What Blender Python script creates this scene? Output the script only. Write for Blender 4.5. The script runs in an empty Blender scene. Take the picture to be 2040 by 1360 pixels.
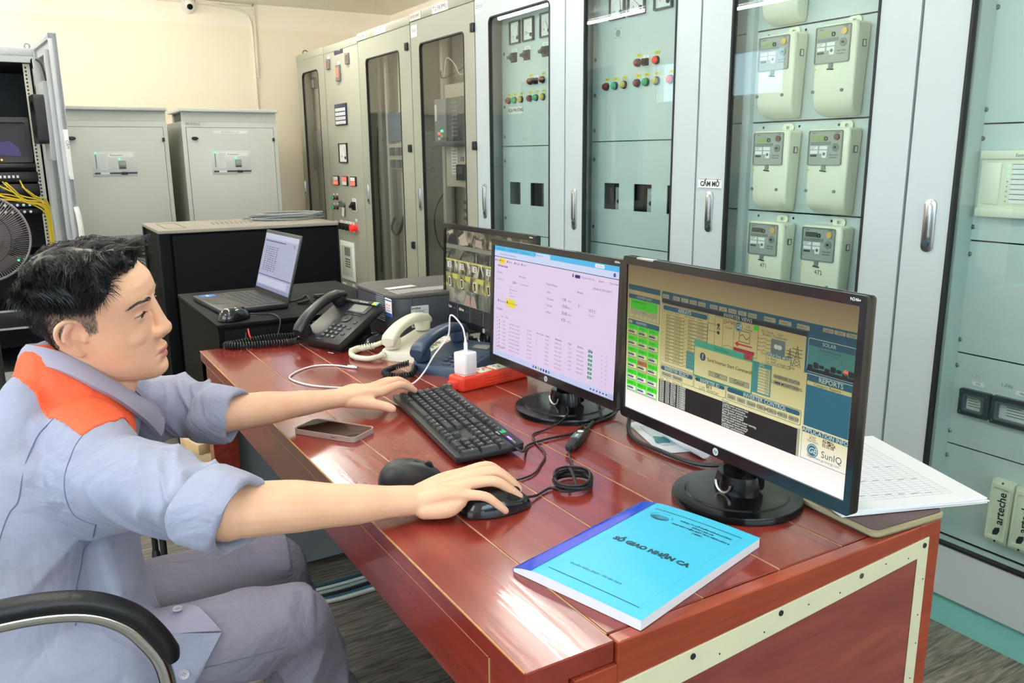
import bpy, bmesh, math, random
import numpy as np
from mathutils import Vector, Matrix, noise as mnoise
random.seed(7)
S = bpy.context.scene
COL = S.collection
# ---------------------------------------------------------------- camera
cam_d = bpy.data.cameras.new('camera')
cam = bpy.data.objects.new('camera', cam_d); COL.objects.link(cam)
cam_d.sensor_width = 36.0
cam_d.lens = 36.0 * 1640 / 2040
cam_d.clip_start = 0.02; cam_d.clip_end = 60
CAMC = (0.0, 0.0, 1.31)
def cam_axes(vp1=(15, 330), vpd=(1085, 7900), f=1640.0):
    d = Vector((vpd[0]-1020, vpd[1]-680, f)).normalized()
    y = Vector((vp1[0]-1020, vp1[1]-680, f)).normalized()
    Z = -d; Y = (y - Z*(y.dot(Z))).normalized(); X = Y.cross(Z)
    return X, Y, Z
_X, _Y, _Z = cam_axes()
cr = Vector((_X[0], _Y[0], _Z[0])); cd = Vector((_X[1], _Y[1], _Z[1])); cf = Vector((_X[2], _Y[2], _Z[2]))
cam.matrix_world = Matrix(((cr[0], -cd[0], -cf[0], CAMC[0]), (cr[1], -cd[1], -cf[1], CAMC[1]), (cr[2], -cd[2], -cf[2], CAMC[2]), (0, 0, 0, 1)))
S.camera = cam
# ---------------------------------------------------------------- world, exposure
W = bpy.data.worlds.new('world'); S.world = W; W.use_nodes = True
wn = W.node_tree.nodes; wl = W.node_tree.links
bg = wn['Background']; bg.inputs[0].default_value = (0.72, 0.86, 1.0, 1); bg.inputs[1].default_value = 2.6
S.view_settings.view_transform = 'Standard'; S.view_settings.look = 'None'
EXPO = 1.45; S.view_settings.exposure = EXPO; KE = 2.0**-EXPO     # KE: a lit pixel of colour c shows as c; S.view_settings.gamma = 1.0
S.view_settings.use_curve_mapping = False
S.cycles.diffuse_bounces = 6; S.cycles.max_bounces = 14; S.cycles.transparent_max_bounces = 16; S.cycles.sample_clamp_indirect = 6
XL, XR, YN, YF, ZC = -1.75, 3.10, -2.6, 7.26, 2.53       # inside faces of the room
def area(name, loc, direction, sx, sy, power, color, portal=False):
    d = bpy.data.lights.new(name, 'AREA'); d.shape = 'RECTANGLE'; d.size = sx; d.size_y = sy
    d.energy = power; d.color = color
    o = bpy.data.objects.new(name, d); COL.objects.link(o); o.location = loc
    o.rotation_euler = Vector(direction).to_track_quat('-Z', 'Y').to_euler()
    if portal: d.cycles.is_portal = True
    return o
# daylight comes through three windows: portals sit in the openings
WINS = [('left', -0.3, 2.6, 0.95, 2.15), ('left', 5.3, 7.05, 1.80, 2.25), ('near', -1.2, 2.2, 0.95, 2.15)]
for k, (side, a, b, z0, z1) in enumerate(WINS):
    c = (a+b)/2; zc = (z0+z1)/2
    if side == 'left': area('window_daylight', (XL-0.16, c, zc), (1, 0, 0), b-a, z1-z0, 1, (1, 1, 1), True)
    else: area('window_daylight', (c, YN-0.16, zc), (0, 1, 0), b-a, z1-z0, 1, (1, 1, 1), True)
# ---------------------------------------------------------------- helpers
def srgb(c):
    if isinstance(c, str):
        c = c.lstrip('#'); c = tuple(int(c[i:i+2], 16)/255 for i in (0, 2, 4))
    return tuple((x/12.92 if x <= 0.04045 else ((x+0.055)/1.055)**2.4) for x in c) + (1,)
MATS = {}
def new_mat(name):
    m = bpy.data.materials.new(name); m.use_nodes = True; MATS[name] = m
    nt = m.node_tree; return m, nt, nt.nodes['Principled BSDF']
def mat(name, col, rough=0.5, metal=0.0, spec=0.5, var=0.06, scale=12.0, coat=0.0, bump=0.0, bscale=60.0, emit=None, estr=0.0, stretch=None, sub=0.0, sheen=0.0, coatr=0.05, wr=0.0):
    """procedural paint/plastic/metal: colour varied by object-space noise, optional fine bump"""
    if name in MATS: return MATS[name]
    m, nt, p = new_mat(name); N = nt.nodes; L = nt.links
    tc = N.new('ShaderNodeTexCoord'); mp = N.new('ShaderNodeMapping'); L.new(tc.outputs['Object'], mp.inputs[0])
    if stretch: mp.inputs['Scale'].default_value = stretch
    no = N.new('ShaderNodeTexNoise'); no.inputs['Scale'].default_value = scale; no.inputs['Detail'].default_value = 4
    L.new(mp.outputs[0], no.inputs['Vector'])
    mx = N.new('ShaderNodeMix'); mx.data_type = 'RGBA'
    c = srgb(col)
    mx.inputs[6].default_value = tuple(min(1, x*(1-var)) for x in c[:3]) + (1,)
    mx.inputs[7].default_value = tuple(min(1, x*(1+var)) for x in c[:3]) + (1,)
    L.new(no.outputs['Fac'], mx.inputs[0]); L.new(mx.outputs[2], p.inputs['Base Color'])
    p.inputs['Roughness'].default_value = rough; p.inputs['Metallic'].default_value = metal
    p.inputs['Specular IOR Level'].default_value = spec
    p.inputs['Coat Weight'].default_value = coat; p.inputs['Coat Roughness'].default_value = coatr
    if sub: 
        p.inputs['Subsurface Weight'].default_value = sub; p.inputs['Subsurface Scale'].default_value = 0.01
        p.inputs['Subsurface Radius'].default_value = (1.0, 0.35, 0.2)
    if sheen: p.inputs['Sheen Weight'].default_value = sheen
    if bump:
        n2 = N.new('ShaderNodeTexNoise'); n2.inputs['Scale'].default_value = bscale; n2.inputs['Detail'].default_value = 5
        L.new(mp.outputs[0], n2.inputs['Vector'])
        b = N.new('ShaderNodeBump'); b.inputs['Strength'].default_value = bump; b.inputs['Distance'].default_value = 0.004
        L.new(n2.outputs['Fac'], b.inputs['Height']); L.new(b.outputs[0], p.inputs['Normal'])
        if wr:            # soft cloth wrinkles
            n3 = N.new('ShaderNodeTexNoise'); n3.inputs['Scale'].default_value = 7; n3.inputs['Detail'].default_value = 3; n3.inputs['Distortion'].default_value = 2.2; L.new(mp.outputs[0], n3.inputs['Vector'])
            b3 = N.new('ShaderNodeBump'); b3.inputs['Strength'].default_value = wr; b3.inputs['Distance'].default_value = 0.03; L.new(n3.outputs['Fac'], b3.inputs['Height']); L.new(b3.outputs[0], b.inputs['Normal'])
    if emit is not None:
        p.inputs['Emission Color'].default_value = srgb(emit); p.inputs['Emission Strength'].default_value = estr
    return m
def screen_mat(name, col, strength=1.0):
    """lit screen pixels under a semi-gloss panel"""
    if name in MATS: return MATS[name]
    m, nt, p = new_mat(name)
    p.inputs['Base Color'].default_value = (0.01, 0.01, 0.012, 1); p.inputs['Roughness'].default_value = 0.35
    p.inputs['Specular IOR Level'].default_value = 0.3
    N = nt.nodes; L = nt.links
    tc = N.new('ShaderNodeTexCoord'); no = N.new('ShaderNodeTexNoise'); no.inputs['Scale'].default_value = 900
    L.new(tc.outputs['Object'], no.inputs['Vector'])
    mx = N.new('ShaderNodeMix'); mx.data_type = 'RGBA'; c = srgb(col)
    mx.inputs[6].default_value = tuple(x*0.93 for x in c[:3])+(1,); mx.inputs[7].default_value = c
    L.new(no.outputs['Fac'], mx.inputs[0]); L.new(mx.outputs[2], p.inputs['Emission Color'])
    p.inputs['Emission Strength'].default_value = strength*KE
    return m
def glass_mat(name, tint, rough=0.0, ior=1.5, tintvar=0.0):
    """thin pane: clear/tinted transmission with fresnel mirror reflection"""
    if name in MATS: return MATS[name]
    m = bpy.data.materials.new(name); m.use_nodes = True; MATS[name] = m
    nt = m.node_tree; N = nt.nodes; L = nt.links
    for n in list(N): N.remove(n)
    out = N.new('ShaderNodeOutputMaterial'); tr = N.new('ShaderNodeBsdfTransparent'); gl = N.new('ShaderNodeBsdfGlossy')
    tr.inputs[0].default_value = tuple(tint)+(1,); gl.inputs['Roughness'].default_value = rough
    lw = N.new('ShaderNodeLayerWeight'); lw.inputs['Blend'].default_value = 0.5
    pw = N.new('ShaderNodeMath'); pw.operation = 'POWER'; pw.inputs[1].default_value = 5.0; L.new(lw.outputs['Facing'], pw.inputs[0])
    fr = N.new('ShaderNodeMath'); fr.operation = 'MULTIPLY_ADD'; fr.inputs[1].default_value = 0.95; fr.inputs[2].default_value = 0.045; L.new(pw.outputs[0], fr.inputs[0])
    tc = N.new('ShaderNodeTexCoord'); no = N.new('ShaderNodeTexNoise'); no.inputs['Scale'].default_value = 1.3
    L.new(tc.outputs['Object'], no.inputs['Vector'])
    b = N.new('ShaderNodeBump'); b.inputs['Strength'].default_value = 0.02; b.inputs['Distance'].default_value = 0.02
    L.new(no.outputs['Fac'], b.inputs['Height']); L.new(b.outputs[0], gl.inputs['Normal'])
    mx = N.new('ShaderNodeMixShader'); L.new(fr.outputs[0], mx.inputs[0]); L.new(tr.outputs[0], mx.inputs[1]); L.new(gl.outputs[0], mx.inputs[2])
    L.new(mx.outputs[0], out.inputs[0])
    return m
def V(*a): return Vector(a)
class MB:
    """collects faces; build() links them as ONE mesh object"""
    def __init__(s): s.v = []; s.f = []; s.m = []; s.mats = []
    def mi(s, m):
        if m not in s.mats: s.mats.append(m)
        return s.mats.index(m)
    def add(s, vs, fs, m, M=None):
        o = len(s.v)
        if M is not None: vs = [M @ Vector(v) for v in vs]
        s.v.extend([tuple(v) for v in vs]); k = s.mi(m)
        for f in fs: s.f.append(tuple(i+o for i in f)); s.m.append(k)
        return s
    def box(s, x0, x1, y0, y1, z0, z1, m, M=None):
        if x0 > x1: x0, x1 = x1, x0
        if y0 > y1: y0, y1 = y1, y0
        if z0 > z1: z0, z1 = z1, z0
        vs = [(x0,y0,z0),(x1,y0,z0),(x1,y1,z0),(x0,y1,z0),(x0,y0,z1),(x1,y0,z1),(x1,y1,z1),(x0,y1,z1)]
        return s.add(vs, [(0,3,2,1),(4,5,6,7),(0,1,5,4),(1,2,6,5),(2,3,7,6),(3,0,4,7)], m, M)
    def bm(s, b, m, M=None):
        b.verts.index_update(); vs = [v.co.copy() for v in b.verts]; fs = [[v.index for v in f.verts] for f in b.faces]
        s.add(vs, fs, m, M); b.free(); return s
    def rbox(s, x0, x1, y0, y1, z0, z1, m, r=0.004, seg=2, M=None, taper=None):
        b = bmesh.new(); bmesh.ops.create_cube(b, size=1)
        x0, x1 = sorted((x0, x1)); y0, y1 = sorted((y0, y1)); z0, z1 = sorted((z0, z1))
        for v in b.verts:
            c = v.co; tx = 1
            if taper and c.z > 0: tx = taper
            c.x = (x0+x1)/2 + c.x*(x1-x0)*tx; c.y = (y0+y1)/2 + c.y*(y1-y0)*tx; c.z = (z0+z1)/2 + c.z*(z1-z0)
        bmesh.ops.bevel(b, geom=b.edges[:], offset=min(r, 0.49*min(x1-x0, y1-y0, z1-z0)), segments=seg, profile=0.5, affect='EDGES')
        return s.bm(b, m, M)
    def prism(s, poly, z0, z1, m, M=None, r=0.0, seg=2):
        """2D outline (x,y) extruded z0..z1, optional bevel"""
        b = bmesh.new(); vs = [b.verts.new((p[0], p[1], z0)) for p in poly]; f = b.faces.new(vs)
        e = bmesh.ops.extrude_face_region(b, geom=[f]); 
        for g in e['geom']:
            if isinstance(g, bmesh.types.BMVert): g.co.z = z1
        bmesh.ops.recalc_face_normals(b, faces=b.faces[:])
        if r: bmesh.ops.bevel(b, geom=[ed for ed in b.edges if abs(ed.verts[0].co.z-ed.verts[1].co.z) < 1e-7], offset=r, segments=seg, profile=0.5, affect='EDGES')
        return s.bm(b, m, M)
    def cyl(s, p0, p1, r, m, n=16, r1=None, cap=True, M=None):
        p0 = Vector(p0); p1 = Vector(p1); r1 = r if r1 is None else r1
        d = (p1-p0).normalized(); a = d.orthogonal().normalized(); b = d.cross(a)
        vs = []
        for p, rr in ((p0, r), (p1, r1)):
            for i in range(n):
                t = 2*math.pi*i/n; vs.append(p + a*math.cos(t)*rr + b*math.sin(t)*rr)
        fs = [(i, (i+1) % n, n+(i+1) % n, n+i) for i in range(n)]
        if cap: fs += [tuple(range(n-1, -1, -1)), tuple(range(n, 2*n))]
        return s.add(vs, fs, m, M)
    def tube(s, pts, r, m, n=8, closed=False, M=None, cap=True):
        pts = [Vector(p) for p in pts]; k = len(pts)
        R = r if isinstance(r, (list, tuple)) else [r]*k
        vs = []; prev = None
        for i, p in enumerate(pts):
            if closed: t = (pts[(i+1) % k]-pts[i-1])
            else: t = pts[min(i+1, k-1)]-pts[max(i-1, 0)]
            if t.length < 1e-9: t = Vector((0, 0, 1))
            t.normalize()
            if prev is None: a = t.orthogonal().normalized()
            else:
                a = prev - t*prev.dot(t)
                a = a.normalized() if a.length > 1e-6 else t.orthogonal().normalized()
            prev = a; b = t.cross(a)
            for j in range(n):
                w = 2*math.pi*j/n; vs.append(p + a*math.cos(w)*R[i] + b*math.sin(w)*R[i])
        fs = []
        for i in range(k if closed else k-1):
            i2 = (i+1) % k
            for j in range(n): fs.append((i*n+j, i*n+(j+1) % n, i2*n+(j+1) % n, i2*n+j))
        if cap and not closed: fs += [tuple(range(n-1, -1, -1)), tuple((k-1)*n+j for j in range(n))]
        return s.add(vs, fs, m, M)
    def lathe(s, prof, m, n=32, M=None, sx=1.0, sy=1.0):
        """profile [(r,z)] about z"""
        vs = []; k = len(prof)
        for (r, z) in prof:
            for j in range(n):
                t = 2*math.pi*j/n; vs.append((r*math.cos(t)*sx, r*math.sin(t)*sy, z))
        fs = []
        for i in range(k-1):
            for j in range(n): fs.append((i*n+j, i*n+(j+1) % n, (i+1)*n+(j+1) % n, (i+1)*n+j))
        if prof[0][0] > 1e-6: fs.append(tuple(range(n-1, -1, -1)))
        if prof[-1][0] > 1e-6: fs.append(tuple((k-1)*n+j for j in range(n)))
        return s.add(vs, fs, m, M)
    def ring(s, A, B, z0, z1, m, M=None):
        """frame between outer loop A and inner loop B (2D, same count), extruded z0..z1"""
        n = len(A); vs = [(p[0], p[1], z) for z in (z0, z1) for L in (A, B) for p in L]; fs = []
        for i in range(n):
            j = (i+1) % n
            fs += [(i, j, n+j, n+i)[::-1], (2*n+i, 2*n+j, 3*n+j, 3*n+i), (i, j, 2*n+j, 2*n+i), (n+i, n+j, 3*n+j, 3*n+i)[::-1]]
        return s.add(vs, fs, m, M)
    def sphere(s, c, r, m, nu=16, nv=10, sc=(1, 1, 1), M=None):
        prof = [(max(1e-7, math.sin(math.pi*i/nv))*r, -math.cos(math.pi*i/nv)*r) for i in range(nv+1)]
        T = Matrix.Translation(c) @ Matrix.Diagonal((sc[0], sc[1], sc[2], 1))
        if M is not None: T = M @ T
        return s.lathe(prof, m, nu, T)
    def text(s, txt, size, m, M, ax='CENTER', ay='CENTER', ext=0.0002, shear=0.0, space=1.0, bold=0.0):
        cu = bpy.data.curves.new('lettering', 'FONT'); cu.body = txt; cu.size = size; cu.extrude = ext; cu.align_x = ax; cu.align_y = ay
        cu.shear = shear; cu.space_character = space; cu.offset = bold; cu.resolution_u = 2
        o = bpy.data.objects.new('lettering', cu); COL.objects.link(o)
        dg = bpy.context.evaluated_depsgraph_get(); me = o.evaluated_get(dg).to_mesh()
        s.add([v.co.copy() for v in me.vertices], [tuple(p.vertices) for p in me.polygons], m, M)
        o.evaluated_get(dg).to_mesh_clear(); COL.objects.unlink(o); bpy.data.objects.remove(o); bpy.data.curves.remove(cu)
        return s
    def build(s, name, parent=None, world=True, angle=35, smooth=True, loc=None):
        """world=True: vertices are world coordinates and get re-based to the parent's origin"""
        me = bpy.data.meshes.new(name); vs = s.v
        if loc is not None: o0 = Vector(loc); vs = [tuple(Vector(v)-o0) for v in vs]
        elif parent is not None and world:
            inv = MW(parent).inverted(); vs = [tuple(inv @ Vector(v)) for v in vs]
        me.from_pydata(vs, [], s.f); me.polygons.foreach_set('material_index', s.m)
        for m in s.mats: me.materials.append(m)
        b = bmesh.new(); b.from_mesh(me); bmesh.ops.recalc_face_normals(b, faces=b.faces[:]); b.to_mesh(me); b.free()
        if smooth:
            me.polygons.foreach_set('use_smooth', [True]*len(me.polygons))
            me.set_sharp_from_angle(angle=math.radians(angle))
        me.update()
        o = bpy.data.objects.new(name, me); COL.objects.link(o)
        if parent is not None: o.parent = parent
        if loc is not None: o.location = loc
        return o
def MW(o):
    M = o.matrix_basis.copy()
    while o.parent: o = o.parent; M = o.matrix_basis @ M
    return M
def tag(o, label, cat, group=None, kind=None):
    o['label'] = label; o['category'] = cat
    if group: o['group'] = group
    if kind: o['kind'] = kind
    return o
def thing(name, label, cat, loc=(0, 0, 0), rz=0.0, group=None, rot=None):
    o = bpy.data.objects.new(name, None); COL.objects.link(o); o.empty_display_size = 0.05
    o.location = loc; o.rotation_euler = rot if rot else (0, 0, rz)
    return tag(o, label, cat, group)
def struct(mb, name, **k):
    o = mb.build(name, **k); o['kind'] = 'structure'; return o
def copy_tree(o, loc=None, parent=None):
    c = o.copy(); COL.objects.link(c)
    if parent is not None: c.parent = parent
    if loc is not None: c.location = loc
    for ch in [x for x in bpy.data.objects if x.parent == o]: copy_tree(ch, None, c)
    return c
def rrect(x0, x1, y0, y1, r, n=5):
    """rounded rectangle outline, counter-clockwise"""
    P = []
    for cx, cy, a in ((x1-r, y0+r, -90), (x1-r, y1-r, 0), (x0+r, y1-r, 90), (x0+r, y0+r, 180)):
        for i in range(n+1):
            t = math.radians(a+90*i/n); P.append((cx+r*math.cos(t), cy+r*math.sin(t)))
    return P
def orect(x0, x1, y0, y1, n=5):
    P = []
    for c in ((x1, y0), (x1, y1), (x0, y1), (x0, y0)): P += [c]*(n+1)
    return P
def frameM(o, ex, ey, ez=None):
    ex = Vector(ex).normalized(); ey = Vector(ey); ey = (ey-ex*ey.dot(ex)).normalized(); ez = ex.cross(ey)
    o = Vector(o)
    return Matrix(((ex[0], ey[0], ez[0], o[0]), (ex[1], ey[1], ez[1], o[1]), (ex[2], ey[2], ez[2], o[2]), (0, 0, 0, 1)))
def facing_nx(x, y, z):
    """frame for marks on a face that looks toward -X: local x runs right (-Y), local y up, z out"""
    return frameM((x, y, z), (0, -1, 0), (0, 0, 1))
def facing_ny(x, y, z): return frameM((x, y, z), (1, 0, 0), (0, 0, 1))
def smooth_path(P, n=8, closed=False):
    P = [Vector(p) for p in P]; out = []; k = len(P)
    for i in range(k if closed else k-1):
        if closed: a, b, c, d = P[i-1], P[i], P[(i+1) % k], P[(i+2) % k]
        else: a, b, c, d = P[max(i-1, 0)], P[i], P[i+1], P[min(i+2, k-1)]
        for j in range(n):
            t = j/n; out.append(0.5*((2*b)+(c-a)*t+(2*a-5*b+4*c-d)*t*t+(3*b-a-3*c+d)*t**3))
    if not closed: out.append(P[-1])
    return out
# ================================================================ ROOM SHELL
def floor_mat():
    m, nt, p = new_mat('floor_vinyl'); N = nt.nodes; L = nt.links
    tc = N.new('ShaderNodeTexCoord'); mp = N.new('ShaderNodeMapping'); L.new(tc.outputs['Object'], mp.inputs[0])
    br = N.new('ShaderNodeTexBrick'); br.offset = 0.37; br.inputs['Scale'].default_value = 1.0
    br.inputs['Brick Width'].default_value = 0.92; br.inputs['Row Height'].default_value = 0.152; br.inputs['Mortar Size'].default_value = 0.0012
    br.inputs['Color1'].default_value = srgb('#837e75'); br.inputs['Color2'].default_value = srgb('#9b958b'); br.inputs['Mortar'].default_value = srgb('#3a3632')
    L.new(mp.outputs[0], br.inputs['Vector'])
    m2 = N.new('ShaderNodeMapping'); m2.inputs['Scale'].default_value = (2.2, 26, 1); L.new(tc.outputs['Object'], m2.inputs[0])
    no = N.new('ShaderNodeTexNoise'); no.inputs['Scale'].default_value = 2.5; no.inputs['Detail'].default_value = 8; no.inputs['Distortion'].default_value = 1.6
    L.new(m2.outputs[0], no.inputs['Vector'])
    cr_ = N.new('ShaderNodeValToRGB'); cr_.color_ramp.elements[0].position = 0.34; cr_.color_ramp.elements[0].color = srgb('#6d675f')
    cr_.color_ramp.elements[1].position = 0.7; cr_.color_ramp.elements[1].color = (1, 0.98, 0.95, 1)
    L.new(no.outputs['Fac'], cr_.inputs[0])
    mx = N.new('ShaderNodeMix'); mx.data_type = 'RGBA'; mx.blend_type = 'MULTIPLY'; mx.inputs[0].default_value = 0.9
    L.new(br.outputs['Color'], mx.inputs[6]); L.new(cr_.outputs[0], mx.inputs[7]); L.new(mx.outputs[2], p.inputs['Base Color'])
    p.inputs['Roughness'].default_value = 0.42
    return m
def wall_mat():
    """cream paint up to 2.35 m, off-white above"""
    m, nt, p = new_mat('wall_paint'); N = nt.nodes; L = nt.links
    tc = N.new('ShaderNodeTexCoord'); sx = N.new('ShaderNodeSeparateXYZ'); L.new(tc.outputs['Object'], sx.inputs[0])
    gt = N.new('ShaderNodeMath'); gt.operation = 'GREATER_THAN'; gt.inputs[1].default_value = 2.345; L.new(sx.outputs[2], gt.inputs[0])
    mx = N.new('ShaderNodeMix'); mx.data_type = 'RGBA'; mx.inputs[6].default_value = srgb('#fbf0d8'); mx.inputs[7].default_value = srgb('#fff5e4')
    L.new(gt.outputs[0], mx.inputs[0])
    no = N.new('ShaderNodeTexNoise'); no.inputs['Scale'].default_value = 2.2; no.inputs['Detail'].default_value = 6; L.new(tc.outputs['Object'], no.inputs['Vector'])
    m3 = N.new('ShaderNodeMix'); m3.data_type = 'RGBA'; m3.blend_type = 'MULTIPLY'; m3.inputs[0].default_value = 0.08
    L.new(mx.outputs[2], m3.inputs[6]); L.new(no.outputs['Color'], m3.inputs[7]); L.new(m3.outputs[2], p.inputs['Base Color'])
    p.inputs['Roughness'].default_value = 0.75
    return m
M_floor = floor_mat(); M_wall = wall_mat()
M_ceil = mat('ceiling_paint', '#fbf7ee', 0.8, var=0.02, scale=3)
M_alu = mat('window_aluminium', '#dfe3e4', 0.35, 0.3)
M_pane = glass_mat('window_glass', (0.93, 0.96, 0.96))
T = 0.16
mb = MB(); mb.box(XL-T, XR+T, YN-T, YF+T, -0.12, 0, M_floor); struct(mb, 'floor', world=False)
mb = MB(); mb.box(XL-T, XR+T, YN-T, YF+T, ZC, ZC+0.12, M_ceil); struct(mb, 'ceiling', world=False)
mb = MB(); mb.box(XL-T, XR+T, YF, YF+T, 0, ZC, M_wall); struct(mb, 'wall_back', world=False)
mb = MB(); mb.box(XR, XR+T, YN, YF, 0, ZC, M_wall); struct(mb, 'wall_right', world=False)
def wall_with_holes(name, side, a0, a1, holes):
    mb = MB()
    def bx(a, b, z0, z1):
        if b-a < 1e-4: return
        if side == 'left': mb.box(XL-T, XL, a, b, z0, z1, M_wall)
        else: mb.box(a, b, YN-T, YN, z0, z1, M_wall)
    cur = a0
    for a, b, z0, z1 in sorted(holes):
        bx(cur, a, 0, ZC); bx(a, b, 0, z0); bx(a, b, z1, ZC); cur = b
    bx(cur, a1, 0, ZC); struct(mb, name, world=False)
wall_with_holes('wall_left', 'left', YN, YF, [w[1:] for w in WINS if w[0] == 'left'])
wall_with_holes('wall_near', 'near', XL-T, XR+T, [w[1:] for w in WINS if w[0] == 'near'])
for k, (side, a, b, z0, z1) in enumerate(WINS):
    t = bpy.data.objects.new('window_%d' % (k+1), None); COL.objects.link(t); t['kind'] = 'structure'
    fr = MB(); pn = MB(); n = max(2, round((b-a)/0.75)); w = 0.035
    def B(mb, u0, u1, q0, q1, d0, d1, m):
        if side == 'left': mb.box(XL-d1, XL-d0, u0, u1, q0, q1, m)
        else: mb.box(u0, u1, YN-d1, YN-d0, q0, q1, m)
    B(fr, a, b, z0, z0+w, 0.04, 0.10, M_alu); B(fr, a, b, z1-w, z1, 0.04, 0.10, M_alu)
    for i in range(n+1):
        u = a+(b-a)*i/n; B(fr, max(a, u-w/2), min(b, u+w/2), z0, z1, 0.04, 0.10, M_alu)
    B(pn, a+w/2, b-w/2, z0+w/2, z1-w/2, 0.068, 0.072, M_pane)
    t.location = (XL-0.07, (a+b)/2, z0) if side == 'left' else ((a+b)/2, YN-0.07, z0)
    fr.build('window_frame', t); pn.build('window_pane', t)
# fluorescent battens on the ceiling: the lamps that light the room
M_batten = mat('batten_white', '#eef0ee', 0.4, var=0.02)
M_tube = mat('lamp_tube', '#ffffff', 0.4, emit='#fffaf2', estr=29.0)
def batten(x, y, along, label):
    t = thing('ceiling_light', label, 'light', (x, y, ZC), group='fluorescent battens on the ceiling')
    b = MB(); u = 0.62
    def bb(mb, l, w, z0, z1, m):
        if along == 'y': mb.rbox(x-w, x+w, y-l, y+l, z0, z1, m, 0.004)
        else: mb.rbox(x-l, x+l, y-w, y+w, z0, z1, m, 0.004)
    bb(b, u, 0.022, ZC-0.040, ZC-0.001, M_batten); b.build('housing', t)
    tb = MB()
    if along == 'y': tb.cyl((x, y-u+0.03, ZC-0.066), (x, y+u-0.03, ZC-0.066), 0.013, M_tube, 12)
    else: tb.cyl((x-u+0.03, y, ZC-0.066), (x+u-0.03, y, ZC-0.066), 0.013, M_tube, 12)
    tb.build('fluorescent_tube', t)
    for sg in (-1, 1):
        e = MB()
        if along == 'y': e.rbox(x-0.02, x+0.02, y+sg*(u-0.03)-0.015, y+sg*(u-0.03)+0.015, ZC-0.085, ZC-0.044, M_batten, 0.003)
        else: e.rbox(x+sg*(u-0.03)-0.015, x+sg*(u-0.03)+0.015, y-0.02, y+0.02, ZC-0.085, ZC-0.044, M_batten, 0.003)
        e.build('lamp_holder', t)
batten(0.40, 6.0, 'y', 'white fluorescent batten on the ceiling before the grey power units, mirrored in the cabinet glass')
batten(0.40, 4.3, 'y', 'white fluorescent batten on the ceiling above the black server cabinet')
batten(0.40, 2.6, 'y', 'white fluorescent batten on the ceiling over the far desk end')
batten(0.40, 0.9, 'y', 'white fluorescent batten on the ceiling over the seated man')
batten(0.40, -1.4, 'y', 'white fluorescent batten on the ceiling behind the camera by the near wall window')
batten(1.98, 2.85, 'y', 'white fluorescent batten on the ceiling above the aisle by the lamp panels')
batten(1.72, 5.6, 'y', 'white fluorescent batten on the ceiling by the beige control panel')
batten(-1.1, 4.9, 'y', 'white fluorescent batten on the ceiling left of the open rack')
batten(-0.45, 6.2, 'y', 'white fluorescent batten added on the ceiling to brighten the back wall, above the open rack door')  # extra unseen lamp, put in to lift the back wall
batten(-1.1, 1.6, 'y', 'white fluorescent batten on the ceiling near the left wall window')
# dome camera and cable duct on the back wall
M_white_pl = mat('white_plastic', '#e9e6df', 0.35, var=0.02)
M_blackgloss = mat('black_gloss', '#0b0b0e', 0.12, var=0.1)
yb = YF
t = thing('security_camera', 'white dome security camera mounted high on the cream back wall', 'camera', (1.378, yb, 2.475))
b = MB(); Mx = frameM((1.378, yb-0.001, 2.475), (1, 0, 0), (0, 0, 1)); 
b.lathe([(0.058, 0), (0.058, 0.018), (0.052, 0.03), (0.046, 0.05)], M_white_pl, 32, Mx); b.build('base', t)
b = MB(); b.sphere((0, 0, 0.052), 0.044, M_white_pl, 24, 14, M=Mx); b.build('dome', t)
b = MB(); Md = Mx @ Matrix.Translation((-0.004, -0.008, 0.052)) @ Matrix.Rotation(math.radians(14), 4, 'X')
b.lathe([(0.0001, 0.047), (0.018, 0.0462), (0.022, 0.042), (0.022, 0.03)], M_blackgloss, 24, Md); b.build('lens', t)
M_duct = mat('duct_plastic', '#e8dfcf', 0.5, var=0.02)
t = thing('cable_conduit', 'cream cable conduit running from the ceiling down the back wall beside the dome camera', 'conduit', (1.862, yb, 2.4))
b = MB(); y0 = yb-0.012
b.tube(smooth_path([(1.43, y0, 2.506), (1.60, y0, 2.500), (1.76, y0, 2.478), (1.82, y0, 2.452), (1.850, y0, 2.40), (1.862, y0, 2.30), (1.862, y0, 1.9), (1.862, y0, 1.3), (1.862, y0, 0.05)], 6), 0.011, M_duct, 8)
b.build('bent_pipe', t)
b = MB(); b.rbox(1.0, 1.325, yb-0.02, yb-0.0005, 2.500, 2.518, M_duct, 0.002); b.rbox(1.43, 1.885, yb-0.02, yb-0.0005, 2.508, 2.526, M_duct, 0.002)
b.rbox(1.872, 1.892, yb-0.02, yb-0.0005, 1.95, 2.526, M_duct, 0.002); b.build('trunking', t)
# ================================================================ CABINET ROW (fronts on the plane x = XC)
XC = 2.105
M_beige = mat('paint_beige_grey', '#a2a495', 0.42, var=0.03, scale=3, bump=0.05, bscale=400)
M_pale = mat('paint_pale_grey', '#c0cdd0', 0.38, var=0.02, scale=3, bump=0.05, bscale=400)
M_plate = mat('inner_plate_paint', '#c6d3d1', 0.45, var=0.02, scale=3)
M_plate_b = mat('inner_plate_beige', '#bdbcac', 0.45, var=0.02, scale=3)
M_teal = mat('plinth_teal', '#7fc7c4', 0.4, var=0.04)
M_rubber = mat('black_rubber', '#17181a', 0.6)
M_dark = mat('dark_void', '#2a2f31', 0.7)
M_chrome = mat('brushed_chrome', '#c9cbcc', 0.3, 1.0, var=0.03)
M_steel = mat('screw_steel', '#8b8d8c', 0.35, 1.0)
M_blackpl = mat('black_plastic', '#1b1c1f', 0.45)
M_ink = mat('black_ink', '#1d1f22', 0.6, var=0.0)
M_greyink = mat('grey_ink', '#6b7176', 0.6, var=0.0)
M_label = mat('label_white', '#eceeec', 0.5, var=0.02)
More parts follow.
